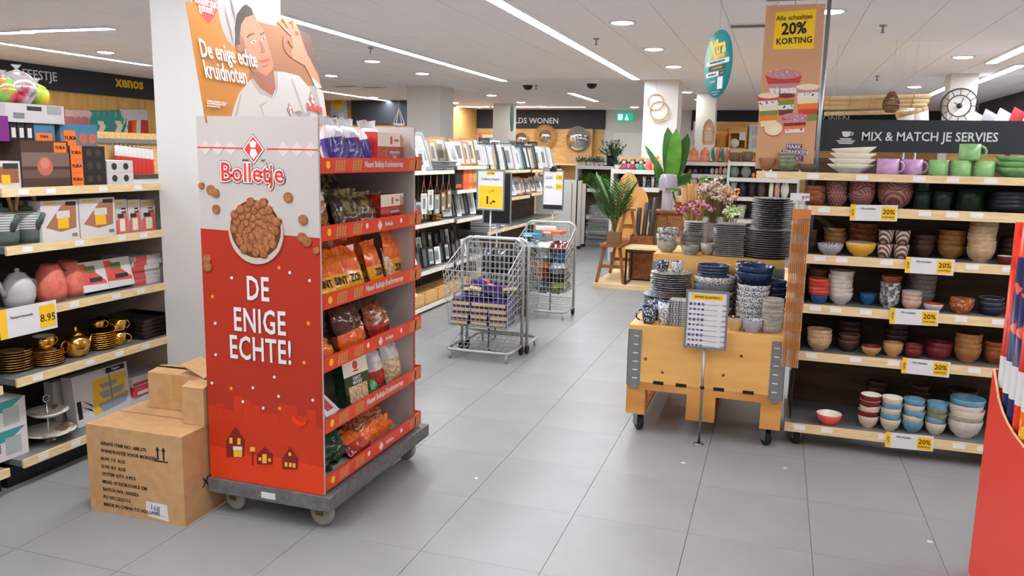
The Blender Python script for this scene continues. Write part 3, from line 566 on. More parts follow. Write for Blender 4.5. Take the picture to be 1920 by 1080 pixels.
FP.rect(-hw, -.05, v(1.598), v(1.604), PR); FP.rect(.05, hw, v(1.598), v(1.604), PR)
dm = lambda s_, m_: FP.poly([(-s_*.85, v(1.598)), (0, v(1.598)+s_), (s_*.85, v(1.598)), (0, v(1.598)-s_)], m_)
def emblem(F, u, w_, s_, base=True):      # red lozenge with a white baker's hat and jacket
    q = lambda k: [(u-k*.85, w_), (u, w_+k), (u+k*.85, w_), (u, w_-k)]
    F.poly(q(s_), INK); F.poly(q(s_*.95), PAPER); F.poly(q(s_*.82), PR)
    F.poly([(u-.2*s_, w_+.12*s_), (u-.3*s_, w_+.42*s_), (u, w_+.6*s_), (u+.25*s_, w_+.42*s_), (u+.15*s_, w_+.12*s_)], PAPER)
    F.poly([(u-.3*s_, w_-.35*s_), (u-.2*s_, w_+.02*s_), (u+.15*s_, w_+.02*s_), (u+.32*s_, w_-.3*s_), (u, w_-.65*s_)], PAPER)
emblem(FP, -.012, v(1.598), .062)
FP.text('SINDS', .011, INK, -.05, v(1.555), bold=.01); FP.text('1867', .011, INK, .032, v(1.555), bold=.01)
for bo, m_ in ((.075, INK), (.06, PAPER), (.012, PR)): FP.lay += .0004; FP.text('Bolletje', .108, m_, -.02, v(1.492), bold=bo, sx=.92)
FP.text('®', .016, INK, .118, v(1.51))
FP.lay += .0004
for s_, x, y in (('DE', 485, 541), ('ENIGE', 488, 602), ('ECHTE!', 489, 655)): u, w_ = FP.uv(x, y); FP.text(s_, .142, PAPER, u, w_, bold=.016, sx=.62, spacing=1.08)
STAR = plain((236, 160, 50))
for x, y, k in ((399, 556, 1), (579, 606, 1), (571, 680, 1), (434, 728, 1), (525, 766, 1), (524, 502, 1), (435, 521, 0), (544, 511, 0), (581, 526, 0), (404, 606, 0), (405, 665, 0), (515, 707, 0), (398, 718, 0), (475, 727, 0), (456, 753, 0), (523, 743, 0), (494, 765, 0), (587, 750, 0)):
    u, w_ = FP.uv(x, y)
    if k: FP.poly([(u+(.011 if i % 2 == 0 else .0045)*math.sin(math.pi*i/5), w_+(.011 if i % 2 == 0 else .0045)*math.cos(math.pi*i/5)) for i in range(10)], STAR, False)
    else: FP.disc(u, w_, .0065, PAPER, 8, step=False)
HS = plain((128, 30, 24)); WN = plain((240, 180, 60))
def house(x0, x1, yt, ye, yb, wins):
    FP.px([(x0, yb), (x1, yb), (x1+1, ye), ((x0+x1)/2, yt), (x0-1, ye)], HS)
    FP.lay += .0002
    for (a, b_, c_, d_) in wins: FP.px([(a, d_), (b_, d_), (b_, c_), (a, c_)], WN, False)
house(426, 458, 800, 825, 856, ((431, 437, 820, 831), (446, 452, 821, 833), (439, 455, 843, 856))); FP.px([(438, 843), (455, 843), (455, 837), (438, 836)], PAPER)
house(483, 511, 838, 852, 870, ((486, 491, 857, 863), (493, 501, 851, 868), (504, 509, 859, 865))); house(531, 558, 838, 860, 879, ((535, 540, 866, 874), (543, 548, 867, 875), (550, 555, 868, 876), (542, 547, 848, 854)))
FP.px([(473.6, 872), (475, 872), (475, 846), (473.6, 846)], HS); FP.px([(470, 846), (479, 846), (479, 838), (470, 838)], WN)
u, w_ = FP.uv(562, 782); FP.poly([(u+.04*math.cos(a), w_+.04*math.sin(a)) for a in [R(190+18*k) for k in range(9)]]+[(u+.012+.036*math.cos(a), w_+.012+.036*math.sin(a)) for a in [R(334-18*k) for k in range(9)]], DR3)
lay0 = FP.lay
for x, y, s_ in ((396, 356, 9), (405, 362, 8), (374, 348, 6), (406, 392, 8), (541, 370, 9), (569, 412, 9), (567, 445, 9), (577, 453, 9), (389, 486, 9), (391, 500, 9), (596, 470, 6)):
    u, w_ = FP.uv(x, y); u = min(max(u, -hw+.015), hw-.015); FP.disc(u, w_, s_*.0023, plain((150, 92, 56)), 12); FP.disc(u+.003, w_+.003, s_*.0019, NUTB, 12)
u0, w0 = FP.uv(481, 432); FP.disc(u0, w0-.004, .131, plain((196, 178, 164)), 32, 1.03); FP.disc(u0, w0+.006, .121, plain((92, 54, 32)), 32, .98)
for i in range(46):
    a = i*2.39996; rr = .112*math.sqrt((i+.5)/46); FP.lay -= .00009; FP.disc(u0+rr*math.cos(a), w0+.01+rr*math.sin(a), .0205, plain((112, 66, 38)), 10); FP.lay -= .00009; FP.disc(u0+rr*math.cos(a)-.002, w0+.013+rr*math.sin(a), .0175, NUTB, 10)
FP.done()
# dolly
DOL = mat('dolly_plastic', (112, 112, 112), .55, c2=(92, 92, 92), scale=30); WHL = mat('wheel_grey', (150, 146, 138), .5)
t = thing('dolly', 'grey plastic transport dolly with wheels under the biscuit display', 'dolly', (cx+.015, (DY0+DY1)/2+.03, 0))
part('deck', MB().box(-.305, .305, -.49, .52, .105, .166).box(-.29, .29, -.475, .505, .095, .105), DOL, t)
part('label', MB().box(-.03, .04, -.4915, -.49, .118, .146), PAPER, t)
for sx_ in (-1, 1):
    for sy_ in (-1, 1):
        wh = part('wheel', cached('whl', lambda: MB().lathe([(.0, -.016), (.018, -.018), (.03, -.012), (.046, -.016), (.058, -.014), (.06, 0), (.058, .014), (.046, .016), (.03, .012), (.018, .018), (0, .016)], 20).xf(Matrix.Rotation(R(90), 4, 'Y')).xf(Matrix.Rotation(R(90 if False else 0), 4, 'Z')).mesh('wheel', WHL)), None, t, (sx_*.22, sy_*.41, .06), (0, 0, R(78)))
        part('fork', cached('frk', lambda: MB().box(-.024, -.02, -.018, .018, -.008, .04).box(.02, .024, -.018, .018, -.008, .04).box(-.024, .024, -.03, .03, .034, .04).mesh('fork', plain((120, 90, 50), .4, .6))), None, wh)
# chef poster standing on the display
pd = Vector((-.077, .997, 0)).normalized(); pn = Vector((pd.y, -pd.x, 0)); pu = Vector((0, 0, math.cos(R(-10))))+pn*math.sin(R(-10))
p0 = ax(385, 215, -2.24)+pd*.018
t = thing('chef_poster', 'ochre poster of a smiling chef making an ok sign on the display', 'poster', p0)
PFc = Face(t, p0, pd, pu); Z4 = lambda x, y: PFc.uv(340+x/3.374, y/3.374)
def pp(pts, m_, step=True): PFc.poly([Z4(*q) for q in pts], m_, step)
OCH = mat('poster_ochre', (186, 116, 30), .35); OC2 = mat('poster_brown', (150, 90, 42), .35); OC3 = mat('poster_dark', (92, 52, 32), .3)
SK = mat('print_skin', (182, 118, 86), .35); SK2 = mat('print_skin_shade', (150, 88, 60), .35); HR = mat('print_hair', (44, 28, 24), .3); CT = mat('print_coat', (190, 183, 178), .35); CT2 = mat('print_coat_fold', (160, 151, 146), .35); HT = mat('print_hat', (168, 158, 152), .35); LIPS = mat('print_lips', (178, 70, 62), .3)
hand = [(618, 158), (612, 146), (622, 136), (648, 158), (638, 122), (652, 114), (694, 172), (698, 132), (712, 132), (742, 200)]
hand_out = [(610, 160), (606, 142), (622, 130), (640, 146), (632, 118), (652, 108), (692, 160), (694, 130), (712, 126), (748, 196)]
hat = [(228, 40), (225, -20), (250, -70), (330, -95), (415, -70), (450, 20), (446, 60), (482, 132)]
outl = [(150, 735), (32, 14), (40, 8), (78, 18), (150, -60), (232, 40)][:3]+[(80, 16), (75, 0), (120, -40), (190, -20), (232, 36)]+hat[1:]+[(600, 168)]+hand_out+[(795, 210), (815, 225), (828, 262), (930, 790)]
uvs = [Z4(*q) for q in outl]; uvs[0] = (uvs[0][0], -.03); uvs[-1] = (uvs[-1][0], -.03)
part('board', MB().slab([(a, b_, -.004) for a, b_ in uvs], (0, 0, .0041)), OCH, t).matrix_basis = t.matrix_basis.inverted() @ PFc.M; PFc.lay = .0002
pp([(430, 130), (610, 165), (795, 210), (815, 225), (828, 262), (928, 785), (430, 745)], OC2); pp([(750, 202), (795, 210), (815, 225), (828, 262), (868, 470), (800, 350)], OC3)
pp([(78, 0), (110, -70), (170, -40), (232, 40), (205, 110), (172, 150), (130, 100)], PR); 
PFc.text('lekkerste', .052, PAPER, *Z4(150, 8), bold=.02, sx=.8, rot=R(0)); PFc.text('getest*', .052, PAPER, *Z4(160, 62), bold=.02, sx=.8)
pp([(228, 40), (225, -20), (250, -70), (330, -95), (415, -70), (450, 20), (446, 50), (400, 25), (352, 92), (345, 200), (335, 305), (298, 265), (262, 200), (240, 120)], HT)
for q in ([(262, 40), (275, 35), (330, 260), (320, 270)], [(300, 0), (315, -5), (345, 120), (340, 170)]): pp(q, CT2, False)
pp([(440, 430), (500, 490), (560, 470), (592, 445), (592, 560), (576, 608), (500, 560), (438, 505)], SK2)
pp([(585, 450), (650, 455), (745, 480), (800, 545), (845, 545), (895, 575), (926, 788), (318, 738), (335, 670), (365, 590), (438, 502), (470, 560), (574, 612), (596, 560)], CT)
pp([(438, 502), (455, 498), (500, 560), (576, 606), (574, 625), (490, 590)], CT2); pp([(596, 560), (592, 450), (606, 452), (612, 560), (580, 640)], CT2)
pp([(690, 500), (702, 498), (790, 740), (778, 745)], CT2, False); pp([(812, 545), (850, 545), (905, 780), (870, 780)], CT2, False); pp([(370, 600), (380, 596), (350, 735), (338, 735)], CT2, False); pp([(540, 640), (492, 670), (520, 740), (526, 738), (504, 674), (545, 646)], CT2, False)
pp([(372, 300), (366, 200), (372, 150), (400, 108), (452, 92), (482, 132), (512, 182), (532, 230), (552, 300), (566, 352), (582, 404), (576, 442), (545, 476), (500, 490), (455, 462), (424, 420), (392, 352)], SK)
pp([(372, 300), (368, 215), (392, 240), (410, 330), (440, 400), (480, 450), (530, 478), (500, 490), (455, 462), (424, 420), (392, 352)], SK2)
pp([(342, 292), (338, 180), (350, 90), (385, 42), (410, 28), (446, 60), (452, 95), (404, 110), (376, 155), (366, 250), (374, 298)], HR); pp([(346, 285), (372, 280), (388, 318), (376, 336), (350, 322)], SK2)
pp([(412, 232), (430, 215), (458, 208), (460, 216), (432, 226), (416, 242)], HR, False); pp([(494, 216), (520, 203), (524, 210), (500, 224)], HR, False)
for e in ([(436, 270), (452, 255), (470, 254), (470, 266), (448, 278)], [(504, 250), (516, 238), (528, 236), (526, 246), (512, 256)]):
    pp(e, PAPER, False); ex = sum(q[0] for q in e)/5; ey = sum(q[1] for q in e)/5; pp([(ex-7, ey), (ex, ey-8), (ex+7, ey), (ex, ey+8)], HR)
pp([(490, 262), (500, 262), (528, 322), (520, 338), (494, 334), (510, 322)], SK2); pp([(486, 384), (520, 378), (560, 366), (548, 386), (516, 396)], LIPS); pp([(505, 420), (545, 412), (530, 424)], SK2)
pp([(770, 396), (806, 360), (842, 440), (888, 556), (850, 560), (822, 500)], SK); pp([(822, 500), (830, 490), (888, 556), (850, 560)], CT)
pp([(684, 196), (742, 200), (772, 300), (812, 380), (772, 412), (702, 372), (690, 330), (706, 300)], SK)
for q in ([(612, 146), (622, 136), (694, 200), (684, 224)], [(638, 122), (652, 114), (718, 196), (694, 214)], [(698, 132), (712, 132), (746, 222), (718, 232)]): pp(q, SK, False)
pp([(640, 262), (642, 230), (664, 218), (690, 236), (706, 300), (690, 292), (674, 258), (662, 262), (664, 300), (696, 336), (702, 372), (668, 344), (646, 300)], SK2)
PFc.lay += .0004
PFc.text('De enige echte', .104, PAPER, *Z4(116, 320), bold=.016, sx=.68, align='LEFT'); PFc.text('kruidnoten', .104, PAPER, *Z4(140, 436), bold=.016, sx=.68, align='LEFT')
for i, l in enumerate(('* lekkerste kruidnoten volgens', 'het consumentenpanel getest', 'en beoordeeld 2023')): PFc.text(l, .014, PAPER, *Z4(158, 640+i*14), align='LEFT', sx=.8)
emblem(PFc, *Z4(826, 628), .04); PFc.text('Bolletje', .055, PR, *Z4(840, 690), bold=.03, sx=1.); emblem(PFc, *Z4(688, 700), .036); PFc.text('chef', .03, PR, *Z4(732, 732))
PFc.done()
# ------------------------------------------------------------------ biscuit packs on the trays
def bag(label, y, z, w, h, d, mats, split=.5, grp=None, x=-1.80, tilt=-12, yawd=0., name='biscuit_bag', jit=.12, twist=True, n=10, roll=0.):
    key = ('bag', w, h, d, split, jit, tuple(m_.name for m_ in mats))
    def mk():
        b = MB().pillow(w, h*.84, d, m=0, m2=1, split=split, n=n, jit=jit)
        b.add([(-w*.42, 0, h*.82), (w*.42, 0, h*.82), (w*.5, -.006, h), (w*.2, .006, h*.98), (-w*.1, -.006, h), (-w*.5, .005, h*.97)], [(0, 1, 2, 3, 4, 5)], len(mats)-1); return b.mesh('biscuit_bag', mats)
    return thing(name, label, 'bag', (x, y, z), (R(tilt), R(roll), R(90+yawd)), grp, cached(key, mk))
def yat(x, y, X=-1.8): return ax(x, y, X).y
film = lambda n_, c, c2=None, sc=25, rough=.18: mat(n_, c, rough, c2=c2, scale=sc, coat=.5, lo=.45, hi=.55, bump=.15)
PURB = film('film_purple', (74, 54, 150), (58, 40, 124)); PINB = film('film_pink', (190, 60, 120), (170, 50, 100)); WHF = film('film_white', (226, 222, 222), (206, 200, 204)); BRB = film('film_brown', (96, 48, 34), (60, 30, 24)); GLD = film('film_gold', (140, 122, 72), (60, 50, 36)); NTS = film('film_nuts', (190, 104, 60), (110, 56, 34), 90); ORB = film('film_orange', (236, 96, 36), (246, 130, 50), 40); YLB = film('film_yellow', (250, 186, 30), (246, 166, 26), 40); DGR = film('film_dark_green', (22, 74, 52), (16, 54, 40)); GRC = film('film_green', (60, 140, 66), (40, 110, 50)); REDF = film('film_red', (196, 50, 40), (150, 36, 34)); MRG = film('film_cream', (228, 208, 178), (196, 160, 120), 60)
z = TZ[5]+.006
bag('pink and white biscuit bag, nearest on the top tray', 2.885, z, .13, .24, .07, [WHF, PINB, WHF], .62)
for x, l in ((636, 'left'), (663, 'middle'), (703, 'right')): bag('purple and white bag on the top tray, %s of the front three' % l, yat(x, 290), z, .15, .23, .08, [WHF, PURB, WHF], .7, yawd=rnd.uniform(-8, 8))
bag('white topped purple bag at the back of the top tray', yat(655, 290, -2.0), z, .16, .24, .08, [WHF, PURB, WHF], .6, x=-1.98)
bag('second white topped purple bag at the back of the top tray', yat(690, 290, -2.0)+.04, z, .16, .24, .08, [WHF, PURB, WHF], .55, x=-1.99)
kb = [(0, 1, .62, 1, CRM), (0, 1, .56, .6, RED1), (.46, .54, .68, .9, PR), (.0, .3, .05, .25, CRM), (.86, .9, 0, .95, BARS), (.93, .97, 0, .9, BARS)]
pbox('biscuit_box', 'red and cream biscuit bar box on the top tray', 'box', .27, .09, .17, (-1.80, 3.5, z), R(90), REDF, kb, [('KRUIDNOTEN', .1, PAPER, .62, .46), ('REEP', .1, PAPER, .62, .33), ('Bolletje', .09, PR, .7, .79)])
z = TZ[4]+.006
bag('clear bag of mixed biscuits, nearest on the second tray', 2.9, z, .16, .24, .09, [WHF, NTS, WHF], .75)
for i, (x, w_) in enumerate(((655, 0), (672, 1), (690, 0), (712, 0))): bag(nth('shiny black and gold bag on the second tray', i, 4, 'from the left'), yat(x, 410, -1.8-.05*w_), z, .15, .2-.01*i, .06, [GLD, BRB, GLD], .45, 'black and gold bags on the second tray', x=-1.8-.07*w_, tilt=-22, yawd=-15)
for i in range(3): bag(nth('gold bag standing at the back of the second tray', i, 3, 'from the left'), 3.1+i*.13, z, .15, .25, .06, [GLD, BLKP, GLD], .5, 'gold bags at the back of the second tray', x=-1.98, tilt=-8)
pbox('biscuit_box', 'red and cream biscuit bar box on the second tray', 'box', .24, .09, .15, (-1.81, 3.53, z), R(90), REDF, kb, [('KRUIDNOTEN', .1, PAPER, .6, .44), ('Bolletje', .09, PR, .7, .79)])
z = TZ[3]+.006
def obag(l, y, k, yd=-12, tl=-24, x=-1.8, grp=None, words='SINT', zz=z, ws=.15, hs=.22):
    o = bag(l, y, zz, ws, hs, .045, [ORB, YLB, ORB], .55, grp, x=x, tilt=tl, yawd=yd, jit=.05)
    B = Matrix.Translation(o.location) @ o.rotation_euler.to_matrix().to_4x4(); o.matrix_basis = B
    f = Face(o, B @ Vector((0, -.0235, 0)), B.to_3x3() @ Vector((1, 0, 0)), B.to_3x3() @ Vector((0, 0, 1))); f.text(words, .05, INK, 0, .06, bold=.02, sx=.8); f.done()
obag('orange and yellow bag at the near end of the third tray', 2.87, 0, tl=-30)
obag('orange and yellow bag leaning second on the third tray', 2.99, 0, tl=-34)
obag('orange and yellow bag leaning third on the third tray', 3.11, 0, tl=-26, words='SINT')
obag('orange and yellow bag leaning fourth on the third tray', 3.23, 0, tl=-22, words='ZO!')
obag('orange and yellow bag in front in the middle of the third tray', yat(705, 530)+.02, 0, yd=4, tl=-16, words='ZO!')
obag('orange and yellow bag, upright last of the third tray', yat(738, 515)+.02, 0, yd=2, tl=-10, words='ZO!', hs=.25, ws=.17)
for i in range(5): obag(nth('orange bag in the row behind on the third tray', i, 5, 'from the left'), 2.98+i*.13, 0, tl=-10, x=-1.94, yd=-6, grp='orange bags behind on the third tray')
bag('clear bag of striped sticks at the far end of the third tray', 3.6, z, .12, .17, .05, [WHF, MRG, WHF], .7)
z = TZ[2]+.006
bag('orange nut bag lying at the near end of the fourth tray', 2.93, z, .2, .16, .1, [ORB, ORB, NTS], .5, tilt=-45)
bag('large dark brown biscuit bag in the middle of the fourth tray', 3.2, z, .25, .25, .11, [BRB, ORB, BRB], .4, tilt=-20, yawd=6)
bag('brown biscuit bag behind on the fourth tray', 3.0, z, .22, .22, .1, [BRB, BRB, BRB], .4, x=-1.96, tilt=-12)
bag('nut filled bag at the far end of the fourth tray', 3.46, z, .18, .2, .09, [NTS, REDF, BRB], .4, tilt=-20)
bag('dark biscuit bag in the back corner of the fourth tray', 3.42, z, .22, .22, .1, [BRB, NTS, BRB], .4, x=-1.97, tilt=-10)
z = TZ[1]+.006
pbox('christmas_biscuit_box', 'dark green and cream biscuit pack with a clear window on the fifth tray', 'pack', .19, .06, .22, (-1.80, yat(662, 730)+.02, z), R(84), DGR, [(0, 1, .62, 1, CRM), (.12, .88, .06, .4, MRG), (.5, .82, .09, PR)], [('KERST', .1, PAPER, .5, .55), ('MOPJES', .1, PAPER, .5, .45), ('Bolletje', .06, PR, .5, .7)], lean=R(-10))
bag('striped clear bag beside the green pack on the fifth tray', yat(705, 725)+.02, z, .11, .24, .07, [WHF, REDF, WHF], .5, tilt=-14)
bag('small green bag on the fifth tray', yat(690, 745), z, .13, .1, .06, [GRC, GRC, WHF], .5, x=-1.775, tilt=-30)
bag('clear bag of cream puffs with red label on the fifth tray, nearer', yat(733, 705)+.02, z, .15, .25, .08, [WHF, MRG, WHF], .65, tilt=-12)
bag('clear bag of cream puffs with red label on the fifth tray, farther', yat(760, 690)+.03, z, .14, .26, .08, [WHF, MRG, WHF], .62, tilt=-10)
bag('dark biscuit bag behind the green pack on the fifth tray', 2.93, z, .17, .2, .08, [DGR, BRB, DGR], .5, x=-1.95)
for i in range(2):
    o = thing('leaflet', ('lower', 'upper')[i]+' white recipe leaflet lying at the near end of the fifth tray', 'leaflet', (-1.79, 2.89+i*.03, z+.055+i*.014), (R(40), R(4), R(84+i*14)), None, MB().box(-.07, .07, -.05, .05, 0, .012, 0).box(-.03, .04, -.03, .03, .012, .0125, 1), [PAPER, PNK])
z = TZ[0]+.006
for i in range(5): bag(nth('dark green biscuit bag lying on the bottom tray', i, 5, 'from the left'), 2.92+.05*i+(i//3)*.02, z+.012*(i % 3), .2, .17+.01*(i % 2), .07, [DGR, DGR, DGR], .5, 'dark green bags on the bottom tray', x=-1.83-.03*(i % 2), tilt=-52+4*i, yawd=-20+9*i, jit=.25)
bag('big orange bag of nuts on the bottom tray', 3.42, z+.0, .34, .22, .14, [NTS, ORB, NTS], .45, x=-1.8, tilt=-42, n=14)
bag('flat orange bag under the big nut bag on the bottom tray', 3.24, z, .2, .16, .06, [ORB, REDF, ORB], .5, x=-1.775, tilt=-50)
bag('orange bag at the back of the bottom tray', 3.45, z, .28, .2, .1, [ORB, NTS, ORB], .4, x=-2.0, tilt=-20)
# ================================================================== picture frame gondola in the middle
GX = -3.3; LIPW = mat('shelf_lip_pale', (232, 224, 208), .4)
shelf_unit('frame gondola bay hidden behind the biscuit display', 5.9, 6.98, GX, [.06, .43, .9, 1.42], .45, 1.44, LIPW, seed=11)
shelf_unit('frame gondola bay with small frames hanging under its top shelf', 7.03, 8.1, GX, [.06, .42, .9, 1.42], .45, 1.44, LIPW, seed=12)
shelf_unit('frame gondola bay with white and bamboo frames on top', 8.15, 9.1, GX, [.06, .42, .88, 1.2, 1.46], .45, 1.48, LIPW, seed=13)
shelf_unit('frame gondola bay with a row of leaning dark frames', 9.15, 10.9, GX, [.06, .66, 1.04, 1.395], .45, 1.41, LIP, seed=14)
shelf_unit('farthest frame gondola bay beside the big white panels', 10.95, 12.6, GX, [.06, .66, 1.06, 1.39], .45, 1.41, LIP, seed=15)
fcol = {'black': plain((34, 34, 36), .4), 'white': plain((236, 234, 230), .45), 'wood': plain((196, 150, 96), .5), 'gold': plain((176, 134, 66), .3, .7), 'grey': plain((150, 152, 156), .4), 'brown': plain((110, 74, 50), .5), 'red': plain((226, 110, 100), .5), 'teal': plain((120, 170, 190), .5)}
MNT = plain((196, 196, 194), .4); PIC = plain((120, 126, 130), .25); PIC2 = plain((90, 96, 100), .2); GLZ = mat('frame_glass', (190, 200, 205), .08, c2=None)
def frame_me(w, h, k, b=.02, inner='m'):
    def mk(): return MB().box(-w/2, w/2, -.008, .008, 0, b).box(-w/2, w/2, -.008, .008, h-b, h).box(-w/2, -w/2+b, -.008, .008, b, h-b).box(w/2-b, w/2, -.008, .008, b, h-b).mesh('moulding', fcol[k])
    return cached(('fr', w, h, k, b), mk)
def frame(label, loc, w, h, k, rot=R(90), lean=-14, grp=None, pic=PIC, b=.02, mount=True):
    t = thing('framed_photo', label, 'frame', loc, (R(lean), 0, rot), grp)
    part('moulding', frame_me(w, h, k, b), None, t)
    part('mount', cached(('mt', w, h, b, mount), lambda: MB().box(-w/2+b, w/2-b, -.002, .006, b, h-b).mesh('mount', MNT if mount else PIC2)), None, t)
    if mount: part('picture', cached(('pc', w, h, b, pic.name), lambda: MB().box(-w*.25, w*.25, -.003, -.002, h*.25, h*.75).mesh('picture', pic)), None, t)
    return t
def frow(label, grp, y0, y1, n, z, x, w, h, cols, lean=-16, yaw=(-30, -15), **k):
    for i in range(n): frame(nth(label, i, n, 'from the left'), (x+rnd.uniform(-.02, .02), y0+(y1-y0)*i/max(1, n-1), z+.004), w, round(h*(1, .92, 1.06)[i % 3], 3), cols[i % len(cols)], R(90+rnd.uniform(*yaw)), lean, grp, **{'mount': cols[i % len(cols)] != 'black' or i % 3 == 0, **k})
frame('large grey and white frame leaning on the top shelf beside the display', (-3.42, ax(800, 300, -3.42).y, 1.424), .3, .4, 'grey', lean=-18, b=.035)
frame('small dark frame behind the large grey frame', (-3.5, ax(783, 300, -3.5).y, 1.424), .24, .36, 'black', lean=-10)
frame('small clear frame standing at the edge of the top shelf', (-3.34, ax(791, 300, -3.34).y, 1.424), .16, .22, 'white', lean=-8, pic=PIC2)
for i in range(5): thing('flat_picture', nth('grey frame lying flat in the pile on the top shelf', i, 5), 'frame', (-3.45, ax(832, 305, -3.45).y, 1.424+i*.018), R(90)+rnd.uniform(-.1, .1), 'grey frames lying flat', cached('trf', lambda: MB().box(-.13, .13, -.1, .1, 0, .006, 1).box(-.13, .13, -.1, -.085, .006, .017).box(-.13, .13, .085, .1, .006, .017).box(-.13, -.115, -.085, .085, .006, .017).box(.115, .13, -.085, .085, .006, .017).mesh('tray_frame', [fcol['grey'], fcol['black']])))
frow('wooden frame standing in the back row of the white and bamboo frames', 'wooden frames in the back row', 7.95, 8.35, 3, 1.464, -3.58, .24, .3, ['wood', 'gold'])
frame('white double frame leaning at the left of the bamboo frames', (-3.4, ax(856, 300, -3.4).y, 1.464), .22, .27, 'white', lean=-20, b=.04)
frow('bamboo frame leaning between the white frames on the top shelf', 'bamboo frames leaning on the top shelf', ax(868, 300, -3.4).y, ax(893, 300, -3.4).y, 4, 1.464, -3.42, .22, .3, ['wood', 'wood', 'gold', 'white'])
frow('thin white frame in the tight row right of the bamboo frames', 'thin white frames in the tight row', ax(898, 300, -3.38).y, ax(925, 300, -3.38).y, 6, 1.464, -3.4, .2, .24, ['white', 'white', 'grey'])
frow('frame leaning in the row of dark and white frames on the far top shelf', 'dark and white frames on the far top shelf', 9.3, 12.3, 17, 1.4, -3.42, .24, .33, ['black', 'wood', 'black', 'white', 'black', 'grey', 'white', 'teal', 'black'], lean=-20, yaw=(-38, -24))
frow('frame standing behind the dark and white frames on the far top shelf', 'frames in the back row of the far top shelf', 9.3, 12.2, 9, 1.4, -3.62, .3, .38, ['black', 'grey', 'black', 'white'], lean=-8, yaw=(-20, 0), mount=False)
frow('small frame leaning on the second far shelf below the dark frames', 'small frames on the second far shelf', 9.4, 12.2, 12, 1.05, -3.42, .17, .24, ['brown', 'gold', 'brown', 'white', 'white', 'wood'], lean=-18, yaw=(-30, -12))
for i in range(10): thing('photo_album', '%s album of the %s pile on the lower far shelf' % (ORD[i % 5], ('left', 'right')[i//5]), 'album', (-3.47, 9.5+(i//5)*.42+rnd.uniform(-.01, .01), .664+(i % 5)*.032), R(90)+rnd.uniform(-.12, .12), 'albums on the lower far shelf', cached('alb', lambda: MB().box(-.15, .15, -.14, .14, 0, .006).box(-.145, .15, -.135, .135, .006, .024, 1).box(-.15, .15, -.14, .14, .024, .03).mesh('photo_album', [fcol['white'], fcol['grey']])))
frame('leaning frame with green mount on the lower far shelf', (-3.4, 9.25, .09), .3, .55, 'gold', lean=-12, pic=plain((120, 150, 130)))
for i in range(5):
    dz = (.0, .03, -.02, .0, .02)[i]
    t = frame('small frame hanging from a hook under the top shelf, ' + ORD[i] + ' from the display', (-3.315, 7.32+i*.16, 1.0+dz), .11, .2, ('white', 'white', 'grey', 'gold', 'gold')[i], lean=0, b=.012)
    part('cord', MB().tube([(-.045, 0, .2), (0, 0, .33-dz)], .003, 5).tube([(.045, 0, .2), (0, 0, .33-dz)], .003, 5), mat('cord', (176, 120, 60), .7), t); part('hook', MB().tube([(0, 0, .325-dz), (0, 0, .375-dz)], .004, 5), CHROME, t)
frow('small frame standing on the middle shelf below the hanging frames', 'small frames below the hanging ones', 7.15, 7.75, 6, .904, -3.46, .14, .22, ['white', 'gold', 'grey', 'black', 'gold'], lean=-12)
for i in range(5): thing('brass_tray', nth('small brass tray lying on the middle shelf', i, 5), 'tray', (-3.4, 7.75+.004*i, .904+i*.012), .3*i, 'brass trays on the middle shelf', plate_me(.08, .01, [GOLD, GOLD, BLKP], 'br'))
for i, (y, w_, h, m_, l) in enumerate(((8.3, .2, .2, plain((40, 40, 42)), 'dark'), (8.52, .16, .26, plain((232, 104, 56)), 'orange'), (8.66, .1, .26, plain((240, 150, 70)), 'pale orange'), (8.8, .14, .24, BOARD, 'brown'))):
    pbox('gift_carton', '%s carton on the narrow shelf under the bamboo frames' % l, 'box', w_, .22, h, (-3.45, y, 1.204), R(90), m_, [(.1, .9, .1, .3, plain((220, 90, 50)))])
frow('black frame standing on the middle shelf under the orange carton', 'black frames under the orange carton', 8.25, 9.0, 6, .884, -3.46, .18, .28, ['black', 'black', 'white'], lean=-14)
for r0, zz, xx in ((0, .424, -3.4), (1, .424, -3.6)):
    frow(('black frame in the front row of the low shelf', 'black frame in the back row of the low shelf')[r0], ('front row of black frames on the low shelf', 'back row of black frames on the low shelf')[r0], 7.25, 8.95, 12, zz, xx, .13, .2+.1*r0, ['black', 'black', 'black', 'black', 'white'], lean=-8, yaw=(-10, 4))
for i in range(6): pbox('storage_crate', nth('small wooden crate on the lowest shelf of the frame gondola', i, 6, 'from the left'), 'crate', .3, .24, .12, (-3.46, 7.25+i*.33, .064), R(90), PINE, [(.1, .9, .2, .8, plain((214, 170, 110)))], group='wooden crates on the lowest shelf')
for i in range(5):
    bag('clear bag of stickers on the %s shelf edge beside the display' % ('low', 'middle', 'upper', 'lower', 'lowest')[i], 7.1+.03*i, (.424, .904, 1.0, .424, .064)[i] if i != 2 else .904, .16, .18, .06, [WHF, (PINB, GLD, GRC, REDF, WHF)[i], WHF], .4, x=-3.36+.02*(i == 2), name='sticker_bag')
for z_, k_ in ((.424 + .01, 0), (.904, 1), (1.424, 2)): frow('frame on the %s shelf of the bay behind the display' % ('low', 'middle', 'top')[k_], 'frames in the bay behind the display', 6.05, 6.9, 6, z_, -3.45, .16, .24, ['black', 'white', 'wood'], lean=-12)
